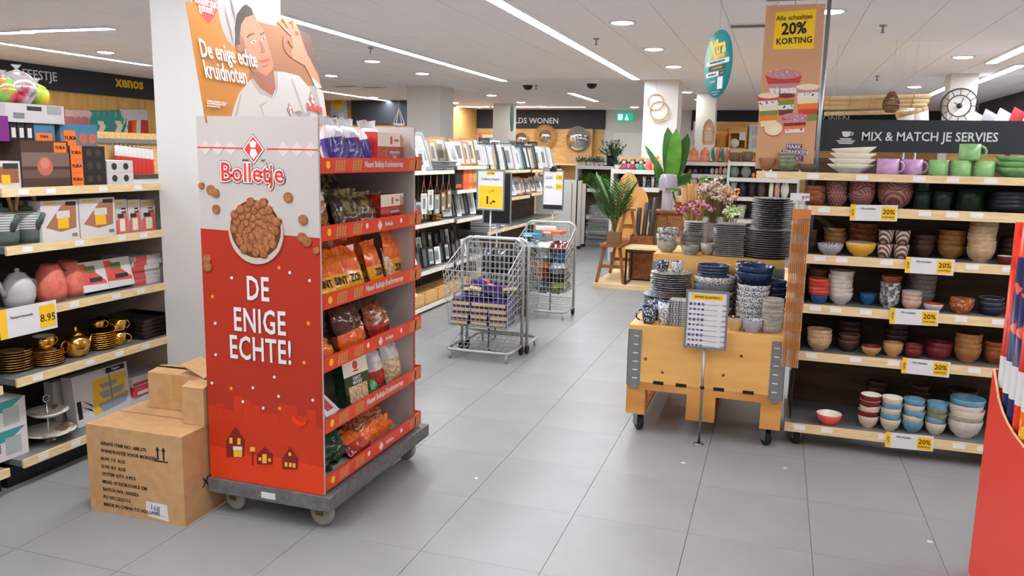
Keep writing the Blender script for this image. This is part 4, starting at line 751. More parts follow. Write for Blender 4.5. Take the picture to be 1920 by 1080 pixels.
# big white panels standing at the end
for i, (y, h, l) in enumerate(((12.85, 1.15, 'nearest'), (13.2, 1.2, 'second'), (13.55, 1.18, 'third'), (13.9, 1.12, 'farthest'))):
    t = thing('canvas_panel', '%s tall white framed panel standing at the end of the gondola' % l, 'panel', (-3.49, y, 0), (0, 0, R(28)))
    part('panel', MB().box(-.3, .29, -.02, .02, .05, h), WHITE, t); part('edge', MB().box(.29, .31, -.025, .025, .05, h), (BOARD, BLACK)[i % 2], t); part('stand', MB().box(-.3, .31, -.05, .05, 0, .05), BLACK, t)
# ================================================================== wire carts
def wires(mb, quad, nu, nv, r=.0026, n=4):
    a, b, c, d = [Vector(q) for q in quad]        # a-b bottom, d-c top
    for i in range(nu+1): mb.tube([a.lerp(b, i/nu), d.lerp(c, i/nu)], r, n)
    for j in range(nv+1): mb.tube([a.lerp(d, j/nv), b.lerp(c, j/nv)], r*(1.6 if j == nv else 1), n)
    return mb
def cart(label, x, y, rot):
    t = thing('wire_cart', label, 'cart', (x, y, 0), rot)
    def K(k, fn, m=WIRE): return cached(('cart', k), lambda: fn().mesh(k, m))
    hoop = [(-.26, .165, .06), (-.26, .165, .86), (-.245, .165, .91), (-.2, .165, .935), (.2, .165, .935), (.245, .165, .91), (.26, .165, .86), (.26, .165, .06)]
    part('hoop', K('hoop', lambda: MB().tube(hoop, .0125, 8)), None, t)
    part('base_frame', K('base_frame', lambda: MB().tube([(-.26, .165, .075), (-.26, -.12, .075), (-.235, -.155, .075), (.235, -.155, .075), (.26, -.12, .075), (.26, .165, .075)], .012, 8)), None, t)
    part('base_grid', K('base_grid', lambda: wires(MB(), [(-.25, -.15, .08), (.25, -.15, .08), (.25, .16, .17), (-.25, .16, .17)], 11, 6)), None, t)
    part('back_panel', K('back_panel', lambda: wires(MB(), [(-.25, .16, .27), (.25, .16, .27), (.25, .16, .9), (-.25, .16, .9)], 13, 12)), None, t)
    part('front_panel', K('front_panel', lambda: wires(MB(), [(-.24, -.15, .27), (.24, -.15, .27), (.265, -.235, .715), (-.265, -.235, .715)], 13, 9)), None, t)
    for s in (-1, 1): part('side_panel', K('side_panel%d' % s, lambda: wires(MB(), [(s*.245, -.15, .27), (s*.25, .16, .27), (s*.255, .16, .88), (s*.265, -.235, .715)], 8, 9)), None, t)
    part('basket_floor', K('basket_floor', lambda: wires(MB(), [(-.24, -.15, .27), (.24, -.15, .27), (.25, .16, .27), (-.25, .16, .27)], 12, 7)), None, t)
    for s in (-1, 1):
        part('leg', K('leg', lambda: MB().tube([(0, 0, 0), (0, 0, .075)], .011, 8)), None, t, (s*.235, -.15, 0))
        part('caster', K('caster', lambda: MB().lathe([(0, -.013), (.03, -.013), (.038, -.008), (.038, .008), (.03, .013), (0, .013)], 16).xf(Matrix.Rotation(R(90), 4, 'Y')), RUBBER), None, t, (s*.26, .155, .038))
    return t
C1, C2, C3 = (-2.14, 5.9), (-2.11, 6.27), (-2.16, 7.71)
cart('wire cart with purple biscuit packs, nearest to the camera', *C1, 0)
cart('wire cart standing back to back behind the purple packs', *C2, math.pi)
cart('wire cart heaped with mixed bright goods, farthest of three', *C3, 0)
PKP = film('pack_purple', (70, 46, 128), (54, 34, 100), 18); PKS = plain((222, 186, 128), .5)
i = 0
for c_ in range(3):
    for l_ in range(4):
        for d_ in range(1):
            x = -.155+c_*.155; nm = thing('fingers_pack', 'purple biscuit pack in the front cart, %s column, %s from the bottom' % (('left', 'middle', 'right')[c_], ORD[l_]), 'pack', (C1[0]+x+rnd.uniform(-.005, .005), C1[1]-.02+rnd.uniform(-.01, .01), .2745+l_*.051), rnd.uniform(-.06, .06), 'purple packs in the front cart')
            part('wrapper', cached('pkw', lambda: MB().box(-.07, .07, -.11, .11, .0, .05).mesh('wrapper', PKP)), None, nm)
            part('side_label', cached('pks', lambda: MB().box(-.068, .068, -.112, -.11, .006, .03).mesh('side_label', PKS)), None, nm)
for k, (x, y, a, tl) in enumerate(((-.12, .03, 20, -16), (.02, -.06, -30, -22), (.13, .05, 50, -10), (-.02, .08, 80, 14))):
    nm = thing('fingers_pack', 'purple biscuit pack lying tilted on top, %s' % ('left one', 'front one', 'right one', 'rear one')[k], 'pack', (C1[0]+x, C1[1]+y, .505+.012*k), (R(tl), 0, R(a)), 'tilted purple packs on top')
    part('wrapper', CACHE['pkw'], None, nm); part('side_label', CACHE['pks'], None, nm)
    part('wrapper_print', cached('pkp', lambda: MB().box(-.05, .0, -.08, -.02, .05, .0505).box(.01, .05, .0, .07, .05, .0505).mesh('wrapper_print', plain((220, 110, 80)))), None, nm)
DKB = film('film_black', (34, 34, 36), (60, 62, 66))
for k in range(9): thing('black_bag', 'black plastic pack behind the purple packs, %s column, %s layer' % (('left', 'middle', 'right')[k % 3], ('bottom', 'middle', 'top')[k//3]), 'pack', (C2[0]-.13+.13*(k % 3)+rnd.uniform(-.01, .01), C2[1]+.02+rnd.uniform(-.01, .01), .275+.18*(k//3)), (R(-6), 0, math.pi), 'black packs in the rear cart', cached(('blk', k % 3), lambda: MB().pillow(.14, .2, .2, n=6, jit=.15+.02*(k % 3)).mesh('black_bag', DKB)))
mixc = [('blue', (44, 96, 130)), ('orange', (200, 92, 50)), ('maroon', (110, 40, 54)), ('grey', (120, 124, 124)), ('olive', (130, 136, 70)), ('white', (200, 200, 198)), ('black', (40, 42, 46)), ('teal', (50, 100, 112)), ('silver', (170, 172, 176)), ('dark red', (130, 44, 44))]
k = 0
for l_ in range(5):
    for c_ in range(3):
        nm, cc = mixc[(k*7+l_) % 10]
        thing('bargain_bag', '%s bargain pack in the heaped cart, %s layer, %s' % (nm, ('bottom', 'second', 'third', 'fourth', 'top')[l_], ('left', 'middle', 'right')[c_]), 'pack', (C3[0]-.15+.15*c_, C3[1]+rnd.uniform(-.02, .02), .28+.098*l_+.03), (R(90), 0, rnd.uniform(-.3, .3)), None,
              MB().pillow(.19, .26, .11, c=(0, -.0, -.13), n=7, jit=.18), [film('mix_'+nm, cc, tuple(max(0, v_-30) for v_ in cc), 14)]); k += 1
for k2, (x, a, m_, l) in enumerate(((-.12, 5, plain((60, 150, 190)), 'blue'), (.08, -12, plain((232, 110, 50)), 'orange'), (-.02, 20, PAPER, 'white'))):
    pbox('flat_pack', '%s flat box lying on top of the heaped cart' % l, 'box', .2, .14, .03, (C3[0]+x, C3[1]-.05+.05*k2, .80+.033*k2), R(a), m_, [(.1, .5, .2, .8, PAPER)])
# signs on the carts
def sign_holder(label, x, y, w, z0, z1, pole_to, draw, back=WHITE, frm=STEEL, rot=0.):
    t = thing('price_sign', label, 'sign', (x, y, pole_to), rot)
    part('pole', MB().tube([(0, .012, 0), (0, .012, z0-pole_to+.02)], .008, 8).lathe([(0, 0), (.03, 0), (.03, .004), (.01, .008)], 16), STEEL, t)
    h0, h1 = z0-pole_to, z1-pole_to
    part('frame', MB().box(-w/2, w/2, -.006, .006, h0, h0+.012).box(-w/2, w/2, -.006, .006, h1-.012, h1).box(-w/2, -w/2+.012, -.006, .006, h0+.012, h1-.012).box(w/2-.012, w/2, -.006, .006, h0+.012, h1-.012), frm, t)
    part('sheet', MB().box(-w/2+.012, w/2-.012, -.002, .004, h0+.012, h1-.012), PAPER if back is WHITE else back, t)
    B = Matrix.Translation((x, y, pole_to)) @ Matrix.Rotation(rot, 4, 'Z')
    if draw:
        f = Face(t, B @ Vector((0, -.002, h0)), B.to_3x3() @ Vector((1, 0, 0))); draw(f, w, z1-z0); f.done()
    return t
def d1(f, w, h):
    f.rect(-w*.42, w*.42, h*.06, h*.6, YEL); f.rect(-.035, .035, h*.86, h*.95, YEL)
    f.text('ACTIE', .02, INK, 0, h*.905, bold=.02); f.text('Cadbury fingers', .025, INK, 0, h*.76); f.text('1.⁴⁹', .03, INK, .01, h*.46); f.text('1.-', .085, INK, .005, h*.25, bold=.03)
sign_holder('white and yellow action price sign above the purple biscuit packs', -2.175, 6.083, .235, 1.155, 1.48, .0, d1)
sign_holder('blank black board behind the action price sign', ay(932, 380, 6.52).x, 6.52, .26, ay(932, 421, 6.52).z, ay(932, 322, 6.52).z, .0, None, BLACK)
def d3(f, w, h):
    for v_ in (.52, .75): f.rect(w*.12, w*.42, h*v_, h*(v_+.14), YEL); f.text('2.99', .03, INK, w*.27, h*(v_+.07)); f.text('alle rollen', .016, INK, -w*.2, h*(v_+.08)); f.text('cadeaupapier', .016, INK, -w*.2, h*(v_+.04))
    f.rect(-w*.46, w*.46, h*.03, h*.14, INK)
t = sign_holder('white sheet with two yellow prices clipped above the heaped cart', -2.155, 7.9, .22, 1.05, 1.455, .0, d3)
part('clip', MB().box(-.035, .03, -.012, .012, 1.44, 1.475).box(-.02, .015, -.012, .012, 1.475, 1.49), BLACK, t)
# nested baskets far down the aisle
for i in range(8):
    def nb():
        b = wires(MB(), [(-.17, -.14, 0), (.17, -.14, 0), (.21, -.18, .12), (-.21, -.18, .12)], 8, 3, .003); wires(b, [(-.17, .14, 0), (.17, .14, 0), (.21, .18, .12), (-.21, .18, .12)], 8, 3, .003)
        for s in (-1, 1): wires(b, [(s*.17, -.14, 0), (s*.17, .14, 0), (s*.21, .18, .12), (s*.21, -.18, .12)], 6, 3, .003)
        return wires(b, [(-.17, -.14, 0), (.17, -.14, 0), (.17, .14, 0), (-.17, .14, 0)], 6, 5, .003).mesh('shopping_basket', WIRE)
    thing('shopping_basket', nth('wire basket nested far down the aisle', i, 8), 'basket', (-3.02+.012*i, 14.2, .08+i*.075), 0, 'nested wire baskets', cached('nb', nb))
t = thing('basket_stand', 'low grey stand carrying the nested wire baskets', 'stand', (-3.02, 14.2, 0)); part('ring', MB().tube([(-.22, -.18, .07), (.22, -.18, .07), (.22, .18, .07), (-.22, .18, .07)], .01, 6, closed=True), WIRE, t)
for sx_ in (-1, 1):
    for sy_ in (-1, 1): part('leg', MB().tube([(sx_*.2, sy_*.16, 0), (sx_*.2, sy_*.16, .07)], .01, 6), WIRE, t)
# ================================================================== crockery
def glaze(n, a, b=None, sc=60, rough=.28, tex='voronoi', lo=.3, hi=.42, **k): return mat(n, a, rough, c2=b, scale=sc, tex=tex, lo=lo, hi=hi, spec=.5, **k)
BW = glaze('blue_white_print', (34, 46, 82), (206, 206, 204), 95, lo=.34, hi=.44); BW2 = glaze('blue_white_leaves', (214, 212, 206), (40, 52, 86), 85, lo=.34, hi=.44); NAVY = glaze('navy_glaze', (24, 34, 64), (38, 54, 92), 70, rough=.2); NVR = mat('navy_ribbed', (22, 30, 54), .3, c2=(60, 74, 108), scale=40, tex='Z', detail=0.)
DGRY = mat('dark_grey_print', (98, 98, 102), .4, c2=(128, 128, 132), scale=70); GWH = mat('grey_white_rim', (196, 196, 194), .35, c2=(90, 92, 96), scale=45, lo=.45, hi=.55); PLG = mat('plate_grey', (110, 116, 126), .35, c2=(88, 94, 106), scale=40); STN = mat('stone_glaze', (164, 158, 150), .35, c2=(140, 134, 128), scale=40); SAND = mat('bare_clay', (206, 174, 132), .6); GSP = mat('grey_speckle', (140, 136, 132), .4, c2=(110, 108, 106), scale=60); BLK2 = mat('black_white_fleck', (70, 70, 76), .35, c2=(186, 186, 186), scale=70, lo=.55, hi=.65)
def bowl_me(r, h, m, foot=.5, n=22, curve=.55, base=0.):
    def mk():
        f = r*foot
        pr = [(0, 0, 0), (f, 0, 0), (f, h*.06, 0), (f+(r-f)*curve, h*.3, 0), (f+(r-f)*(curve+.28), h*.62, 0), (r, h*.985, 1), (r*.985, h, 1), (r*.95, h*.97, 2), (f+(r-f)*(curve+.1), h*.5, 2), (f*.8, h*.14, 2), (0, h*.1, 2)]
        return MB().lathe(pr, n).mesh('bowl', list(m))
    return cached(('bowl', r, h, foot, curve, tuple(x.name for x in m)), mk)
def stack(label, x, y, z, r, h, n, step, m, grp=None, name='bowl', cat='bowl', foot=.5, curve=.55, jit=.004, ms=None):
    for i in range(n):
        mm = (ms[i % len(ms)] if ms else m)
        thing(name, nth(label, i, n), cat, (x+rnd.uniform(-jit, jit), y+rnd.uniform(-jit, jit), z+i*step), rnd.uniform(0, 6), (grp or label) if n > 1 else None, bowl_me(round(r, 3), round(h, 3), mm, foot, 22, curve))
# pallet box with its signs of wear
PXC, PYC = -.328, 5.14
t = thing('pallet_crate', 'pine pallet crate on wheels carrying blue and grey crockery', 'crate', (PXC, PYC, 0))
hx, y0, y1 = .432, -.59, .61
PAL = mat('pallet_wood', (216, 156, 84), .55, c2=(190, 128, 62), scale=2.2, stretch=(1, 5, 5), detail=6., bump=.05)
for (a, b_) in ((-hx, -hx+.11), (-.085, .075), (hx-.11, hx)):
    for (c_, d_) in ((y0, y0+.1), (-.05, .05), (y1-.1, y1)): part('block', MB().box(a, b_, c_, d_, .135, .265), PAL, t)
    part('stringer', MB().box(a, b_, y0+.001, y1-.001, .115, .135), PAL, t)
for c_ in range(6): part('deck_board', MB().box(-hx, hx, y0+.001+c_*.2, min(y0+.19+c_*.2, y1-.001), .265, .31), PAL, t)
KNOT = mat('knot', (120, 74, 40), .6)
for k, (c_, d_) in enumerate(((y0, y0+.02), (y1-.02, y1))): part('collar_board', MB().box(-hx, hx, c_, d_, .311, .645), PLY, t)
for s in (-1, 1): part('collar_board', MB().box(*sorted((s*hx, s*(hx-.02))), y0+.02, y1-.02, .311, .645), PLY, t)
part('cover_board', MB().box(-hx+.021, hx-.021, y0+.021, y1-.021, .62, .645), PLY, t)
HNG = mat('hinge_zinc', (146, 148, 150), .4, .75)
for s in (-1, 1):
    hp = part('corner_hinge', MB().box(*sorted((s*(hx+.003), s*(hx-.075))), y0-.003, y0, .29, .62).box(*sorted((s*hx, s*(hx+.003))), y0-.003, y0+.075, .29, .62).box(*sorted((s*(hx-.02), s*(hx-.06))), y0-.006, y0-.003, .27, .6), HNG, t)
    for k in range(6): part('slot', cached('slot', lambda: MB().box(-.014, .014, -.001, 0, 0, .006).mesh('slot', PAPER)), None, hp, (s*(hx-.045), y0-.006, .33+k*.05))
for k, x in enumerate((-.28, -.15, .06, .22)): part('notch', MB().box(x, x+.06, y0-.001, y0+.004, .305, .325), BLACK, t)
for x, z_ in ((.2, .52), (-.33, .45), (-.37, .55), (.11, .4), (-.23, .38)): part('knot', cached('kn', lambda: MB().lathe([(0, .0005), (.009, .0005), (.009, 0)], 10).xf(Matrix.Rotation(R(90), 4, 'X')).mesh('knot', KNOT)), None, t, (x, y0, z_))
for sx_ in (-1, 1):
    for sy_ in (y0+.07, y1-.07):
        w_ = part('caster', cached('pcw', lambda: MB().lathe([(0, -.016), (.035, -.016), (.044, -.01), (.044, .01), (.035, .016), (0, .016)], 18).xf(Matrix.Rotation(R(90), 4, 'Y')).mesh('caster', RUBBER)), None, t, (sx_*(hx-.07), sy_, .044), (0, 0, R(35)))
        part('fork', cached('pcf', lambda: MB().box(-.024, -.02, -.022, .03, -.012, .07).box(.02, .024, -.022, .03, -.012, .07).box(-.03, .03, -.035, .05, .062, .0705).mesh('fork', STEEL)), None, w_)
t = thing('upper_crate', 'smaller pine crate standing on the pallet crate as a raised step', 'crate', (PXC+.0, 5.44, .645))
part('front_board', MB().box(-.4, .4, -.29, -.27, 0, .335), PLY, t); part('rear_board', MB().box(-.4, .4, .27, .29, 0, .335), PLY, t)
for s in (-1, 1): part('side_board', MB().box(*sorted((s*.4, s*.38)), -.27, .27, 0, .335), PLY, t); part('corner_hinge', MB().box(*sorted((s*.403, s*.34)), -.293, -.29, .02, .3), HNG, t)
part('cover_board', MB().box(-.4, .4, -.29, .29, .335, .35), PLY, t)
LO, HI = .645, .995
def at(x0, x1, Y, y=600): c_, w_ = spanY(x0, x1, y, Y); return c_, w_/2
# lower deck, front row
c_, r = at(1203, 1229, 4.62); t = cup('blue and white mug with leaf print, leftmost on the crate', (c_, 4.63, LO), .045, .1, BW2, NAVY, R(200), ear=True, name='mug', cat='mug')
c_, r = at(1232, 1259, 4.62); cup('tall navy mug with white leaves, next to the mug at the crate corner', (c_, 4.64, LO), .044, .135, BW, BW2, R(160), ear=False, name='mug', cat='mug')
cup('mug with white rim standing behind the leftmost mug', (at(1215, 1235, 4.73)[0], 4.75, LO), .043, .125, BW2, BW2, R(150), ear=False, name='mug', cat='mug')
c_, r = at(1259, 1287, 4.64, 590)
sq = cached('sqp', lambda: MB().box(-.05, .05, -.05, .05, 0, .006, 0).box(-.056, .056, -.056, .056, .006, .012, 1).mesh('square_plate', [STN, BW]))
for i in range(12): thing('square_plate', nth('small square plate in the pile left of the price list', i, 12), 'plate', (c_, 4.66, LO+i*.0125), rnd.uniform(-.05, .05), 'small square plates left of the price list', sq)
stack('small bowl with white leaf rim right of the price list', *at(1366, 1391, 4.64, 610)[:1], 4.65, LO, .045, .075, 1, .0, (SAND, BW2, BW2), foot=.7, curve=.75)
stack('small lilac grey bowl at the front of the crate', at(1394, 1428, 4.63, 610)[0], 4.64, LO, .055, .072, 1, 0, (mat('lilac_grey', (156, 156, 172), .3), PLG, BW), foot=.68, curve=.75)
c_, r = at(1431, 1468, 4.66, 600); stack('pale grey dish with clay rim in the pile at the crate corner', c_-.006, 4.67, LO, .058, .04, 9, .019, (STN, SAND, STN), 'pale grey dishes at the crate corner', foot=.75, curve=.8)
# lower deck, behind
c_, r = at(1209, 1296, 4.92, 560); PB = plate_me(.125, .018, [PLG, GWH, BW], 'pb')
pile('plate', 'large grey blue plate at the bottom of the tall plate pile', 'plate', 9, plate_me(.152, .02, [PLG, PLG, BW], 'pL'), .014, (c_, 4.93, LO), 'large grey blue plates')
pile('plate', 'grey blue plate in the upper part of the tall plate pile', 'plate', 9, PB, .0135, (c_+.012, 4.93, LO+.142), 'upper grey blue plates')
zt = LO+.142+8*.0135+.02
cup('white mug with blue leaves on the tall plate pile, left', (c_-.045, 4.93, zt), .042, .065, BW2, BW2, 0, ear=False, name='mug', cat='mug'); cup('blue mug on the tall plate pile, right', (c_+.045, 4.93, zt), .042, .065, BW, BW2, 0, ear=False, name='mug', cat='mug')
c_, r = at(1300, 1374, 4.86, 540); stack('large leaf patterned bowl in the stack behind the price list', c_, 4.9, LO, .122, .09, 5, .045, None, 'leaf patterned bowls behind the price list', ms=[(BW, BW2, BW2), (PLG, BW2, BW2)])
c_, r = at(1304, 1372, 5.06, 500); stack('navy ribbed bowl in the stack before the raised crate', c_, 5.04, LO, .1, .05, 15, .019, (NVR, BW, NAVY), 'navy ribbed bowls', jit=.001)
c_, r = at(1381, 1441, 4.84, 560); stack('blue and white leaf bowl in the stack right of the price list', c_, 4.84, LO, .095, .075, 6, .034, (BW, BW2, BW2), 'blue and white leaf bowls', foot=.6)
stack('navy bowl on top of the leaf bowls', c_+.005, 4.85, LO+6*.034+.035, .105, .075, 2, .035, (NAVY, NAVY, NAVY), 'navy bowls on the leaf bowls')
c_, r = at(1378, 1432, 5.03, 520); stack('leaf bowl in the tall stack behind the navy bowls', c_, 5.04, LO, .088, .07, 9, .034, (BW, BW2, BW2), 'leaf bowls behind the navy bowls')
c_, r = at(1434, 1472, 4.98, 540); stack('dark blue bowl in the stack at the right end of the crate', c_-.01, 4.99, LO, .082, .07, 6, .036, (NAVY, BW, NAVY), 'dark blue bowls at the right end')
# raised crate
Y2 = 5.28
c_, r = at(1231, 1270, Y2, 450); stack('pale grey bowl under the two patterned ones on the raised crate', c_, Y2, HI, .065, .075, 1, 0, (STN, GWH, GSP), foot=.55, curve=.75)
stack('black and white patterned bowl on the pale grey bowl', c_, Y2, HI+.05, .066, .07, 2, .038, (GWH, BLK2, GWH), 'patterned bowls on the pale bowl', foot=.55, curve=.7)
stack('tan and grey bowl in front of the dark speckled bowls', at(1280, 1311, 5.22, 465)[0], 5.2, HI, .053, .06, 1, 0, (STN, GSP, GSP), foot=.75, curve=.8)
c_, r = at(1274, 1314, Y2+.1, 450); stack('dark speckled bowl in the pair behind the tan bowl', c_, Y2+.1, HI, .07, .07, 3, .03, (GSP, DGRY, BLK2), 'dark speckled bowls')
cup('grey and tan tumbler on the raised crate', (at(1313, 1341, 5.24, 465)[0], 5.24, HI), .045, .075, STN, GSP, ear=False, name='tumbler', cat='tumbler')
c_, r = at(1280, 1325, Y2+.2, 440); pile('plate', 'pale stone plate in the pile under the pink flowers', 'plate', 15, plate_me(.078, .012, [STN, STN, STN], 'st'), .0125, (c_, Y2+.22, HI), 'pale stone plates')
c_, r = at(1341, 1398, Y2, 450)
sq2 = cached('sq2', lambda: MB().box(-.06, .06, -.06, .06, 0, .005).box(-.09, .09, -.09, .09, .005, .0125).mesh('square_plate', GSP))
for i in range(16): thing('square_plate', nth('large grey square plate piled mid raised crate', i, 16), 'plate', (c_+rnd.uniform(-.003, .003), Y2, HI+i*.0128), rnd.uniform(-.04, .04), 'large grey square plates', sq2)
cup('dark grey mug between the grey plate piles', (c_-.075, Y2+.17, HI), .045, .16, GSP, DGRY, ear=False, name='mug', cat='mug')
stack('small dark bowl between the grey plate piles and the tallest pile', c_+.13, Y2+.17, HI, .055, .07, 1, 0, (DGRY, BLK2, DGRY))
c_, r = at(1392, 1482, Y2, 450); c_ = -.035
pile('plate', 'dark grey dinner plate in the lower part of the tallest pile', 'plate', 13, plate_me(.148, .016, [DGRY, GSP, DGRY], 'dg'), .0135, (c_, Y2+.02, HI), 'dark dinner plates, lower part of the tallest pile')
pile('plate', 'dark grey plate in the upper part of the tallest pile', 'plate', 14, plate_me(.125, .016, [DGRY, BLK2, BLK2], 'dg2'), .0135, (c_+.01, Y2+.02, HI+13*.0135+.004), 'dark plates, upper part of the tallest pile')
# price list on a stand before the crate
def d4(f, w, h):
    f.rect(-w*.36, w*.36, h*.84, h*.93, YEL); f.text('SERVIES BLUE PRINT', .0155, INK, 0, h*.885, bold=.01)
    for k in range(9):
        v_ = h*(.76-.088*k)
        for j in range(4): f.disc(-w*.38+j*.022, v_, .009, (plain((70, 80, 120)), plain((110, 118, 150)))[(j+k) % 2], 8, .7 if k % 3 else 1., step=False)
        f.text('bord en kom servies', .0085, GRY, w*.1, v_); f.text('3.99', .013, INK, w*.4, v_)
t = sign_holder('framed blue print price list standing before the crate', -.326, 4.49, .232, .555, .885, 0., d4); part('knob', MB().ball(.013, (0, .012, .33)), BLACK, t)
# strip of bamboo sticks between crate and shelf
t = thing('clip_strip', 'hanging clear strip that carries packs of bamboo sticks beside the shelf', 'strip', (.127, 4.52, .47)); part('strip', MB().box(-.012, .012, .014, .017, 0, .93), CLEAR, t); part('hook', MB().tube([(0, .015, .93), (0, .06, .94), (0, .15, .9)], .004, 6), CHROME, t)
BST = mat('stick_bamboo', (190, 128, 66), .5, c2=(160, 100, 48), scale=70, tex='X', detail=0.); BHD = plain((196, 120, 66))
pk = cached('stk', lambda: MB().box(-.045, .045, -.002, .006, 0, .17).mesh('backing', CLEAR))
stc = cached('stc', lambda: [None])
for i in range(8):
    z_ = .49+i*.105 if i < 7 else 1.2
    t = thing('stick_pack', 'clear pack of bamboo sticks on the strip, %s from the floor' % ('first', 'second', 'third', 'fourth', 'fifth', 'sixth', 'seventh', 'eighth')[i], 'pack', (.127, 4.515-.004*i, z_), (R(-3), 0, R(-2+i % 3*2)))
    def sticks():
        b = MB()
        for k in range(9): b.tube([(-.038+k*.0095, -.006, .004), (-.038+k*.0095, -.006, .15)], .0035, 5)
        return b.mesh('sticks', BST)
    o = part('sticks', cached('sticks', sticks), None, t); o['kind'] = 'stuff'
    part('sleeve', pk, None, t); part('header', cached('sth', lambda: MB().box(-.046, .046, -.011, -.009, .1, .15).mesh('header', BHD)), None, t)
# ================================================================== tableware shelving on the right
RZ = [.133, .54, .81, 1.088, 1.356]; RY = 4.7; RX0, RX1 = .165, 1.2
t = thing('shelving_unit', 'right hand shelving on wheels full of bowls under the tableware sign', 'shelf', ((RX0+RX1)/2, RY, 0)); cxr = t.location.x; L = (RX1-RX0)/2
part('back_panel', MB().box(-L, L+.5, .45, .47, .1, 1.62), DARKW, t)
for s in (-L, L, L+.5): part('upright', MB().box(s-.015, s+.015, .47, .51, .06, 1.62), STEEL, t)
part('side_panel', MB().box(-L-.006, -L, .05, .45, .13, 1.3), mat('black_mesh_side', (40, 40, 42), .6), t)
r_ = random.Random(8)
for k, z_ in enumerate(RZ+[1.535]):
    a, b_ = (-L-.285, L+.5) if k == 5 else ((-L-.035, L+.5) if k == 0 else (-L, L+.5)); yf = -.05 if k == 0 else 0
    sh = part('shelf', MB().box(a, b_, yf+.012, .45, z_-.03, z_), GREYSH, t); part('lip', MB().box(a, b_, yf, yf+.012, z_-.046 if k < 5 else z_-.036, z_+.004), LIP, sh)
    x = a+.05
    while x < b_-.1: part('price_tag', cached('ptr', lambda: MB().box(0, .06, -.002, 0, -.03, -.004).mesh('price_tag', TAG)), None, sh, (x, yf, z_)); x += r_.uniform(.1, .3)
for s in (-L+.03, L+.4):
    for y in (.02, .42):
        c_ = part('caster', CACHE['pcw'], None, t, (s, y, .044), (0, 0, R(20))); part('fork', CACHE['pcf'], None, c_)
part('base_rail', MB().box(-L-.01, L+.5, .0, .03, .085, .1).box(-L-.01, L+.5, .42, .45, .085, .1), BLACK, t)
MX = thing('tableware_sign', 'long dark sign reading mix and match with a cup and saucer symbol', 'sign', (.9, 5.22, 1.66))
part('board', MB().box(-.72, .9, 0, .02, .0, .185), ANTH, MX)
f = Face(MX, (.9, 5.22, 1.66), (1, 0, 0)); u0, v0 = f.uv(1616, 258)
f.text('MIX & MATCH JE SERVIES', .072, LET, u0, v0, align='LEFT', bold=.014, sx=.89, rot=R(.3))
u, v_ = f.uv(1586, 262)
for k, w_ in enumerate((.045, .055, .036)): f.poly([(u-w_, v_+k*.012-.016), (u-w_*.75, v_+k*.012-.024), (u+w_*.75, v_+k*.012-.024), (u+w_, v_+k*.012-.016)], LET)
f.poly([(u-.026, v_+.048), (u-.02, v_+.024), (u-.01, v_+.017), (u+.01, v_+.017), (u+.02, v_+.024), (u+.026, v_+.048)], LET); f.poly([(u+.024, v_+.045), (u+.04, v_+.042), (u+.037, v_+.028), (u+.022, v_+.024), (u+.022, v_+.028), (u+.032, v_+.031), (u+.034, v_+.039), (u+.024, v_+.04)], LET); f.done()
for s in (-.7, .3): part('bracket', MB().box(s, s+.03, .02, .04, -.12, .1), STEEL, MX)
# the banner on its pole
t = thing('hanging_banner', 'tall orange brown banner with stacked bowls and yellow 20 percent square', 'banner', (.03, 4.84, 1.0))
part('pole', MB().tube([(.162, .0, .0), (.162, .0, 1.475)], .011, 8), STEEL, t); part('top_bar', MB().tube([(-.165, 0, 1.47), (.165, 0, 1.47)], .008, 8), STEEL, t)
for s in (-.1, .1): part('hook', MB().tube([(s, -.006, 1.43), (s, -.012, 1.455), (s, 0, 1.472)], .003, 5), CHROME, t)
part('sheet', MB().slab([(-.163, -.004, .55), (.148, -.004, .55), (.142, -.004, 1.44), (-.163, -.004, 1.44)], (0, .003, 0)), mat('banner_tan', (206, 156, 118), .55), t)
f = Face(t, (.03, 4.836, 1.0), (1, 0, 0)); Z5 = lambda x, y: f.uv(1300+x/3.724, 30+y/3.724)
YS = mat('banner_yellow', (250, 206, 30), .5)
f.px([(1449, 93), (1525, 91), (1531, 17), (1455, 23)], YS)
for s_, y, sz, bo in (('Alle schaaltjes', 34, .036, .01), ('20%', 53, .085, .03), ('KORTING', 76, .046, .02)): u, v_ = f.uv(1489, y); f.text(s_, sz, INK, u, v_, bold=bo, rot=R(2.5), sx=.92)
def pb_(x, y, w_, h_, cols, rim):          # a printed stack of bowls in banner zoom coordinates
    n = len(cols)
    for i, m_ in enumerate(cols):
        yy = y+h_*i/n; k = 1-.28*(i+1)/n; k0 = 1-.28*i/n
        f.poly([Z5(x-w_/2*k0, yy), Z5(x-w_/2*k, yy+h_/n+4), Z5(x+w_/2*k, yy+h_/n-4), Z5(x+w_/2*k0, yy-8)], m_)
    uu, vv = Z5(x, y-4); f.disc(uu, vv, abs(Z5(x+w_/2, y)[0]-uu), rim, 20, .27)
OR_ = plain((232, 120, 50)); GR_ = plain((116, 140, 70)); MA_ = plain((110, 52, 48)); CR_ = plain((232, 214, 180)); RR_ = plain((196, 64, 52)); ZB = glaze('zebra_print', (60, 54, 64), (230, 222, 218), 60, lo=.35, hi=.45, tex='noise'); SP = glaze('red_speck_print', (228, 216, 220), (190, 130, 140), 90, tex='noise')
pb_(645, 560, 130, 130, (OR_, GR_, ZB, MA_), MA_); pb_(632, 410, 258, 130, (RR_, RR_, SP, ZB), SP); pb_(585, 520, 200, 130, (OR_, OR_, GR_), OR_) if False else None
pb_(525, 560, 150, 210, (RR_, ZB, CR_, GR_, OR_, CR_), CR_); pb_(800, 500, 165, 230, (SP, ZB, CR_, OR_, RR_, GR_), CR_); pb_(707, 705, 178, 110, (RR_, SP, MA_, OR_, ZB), SP)
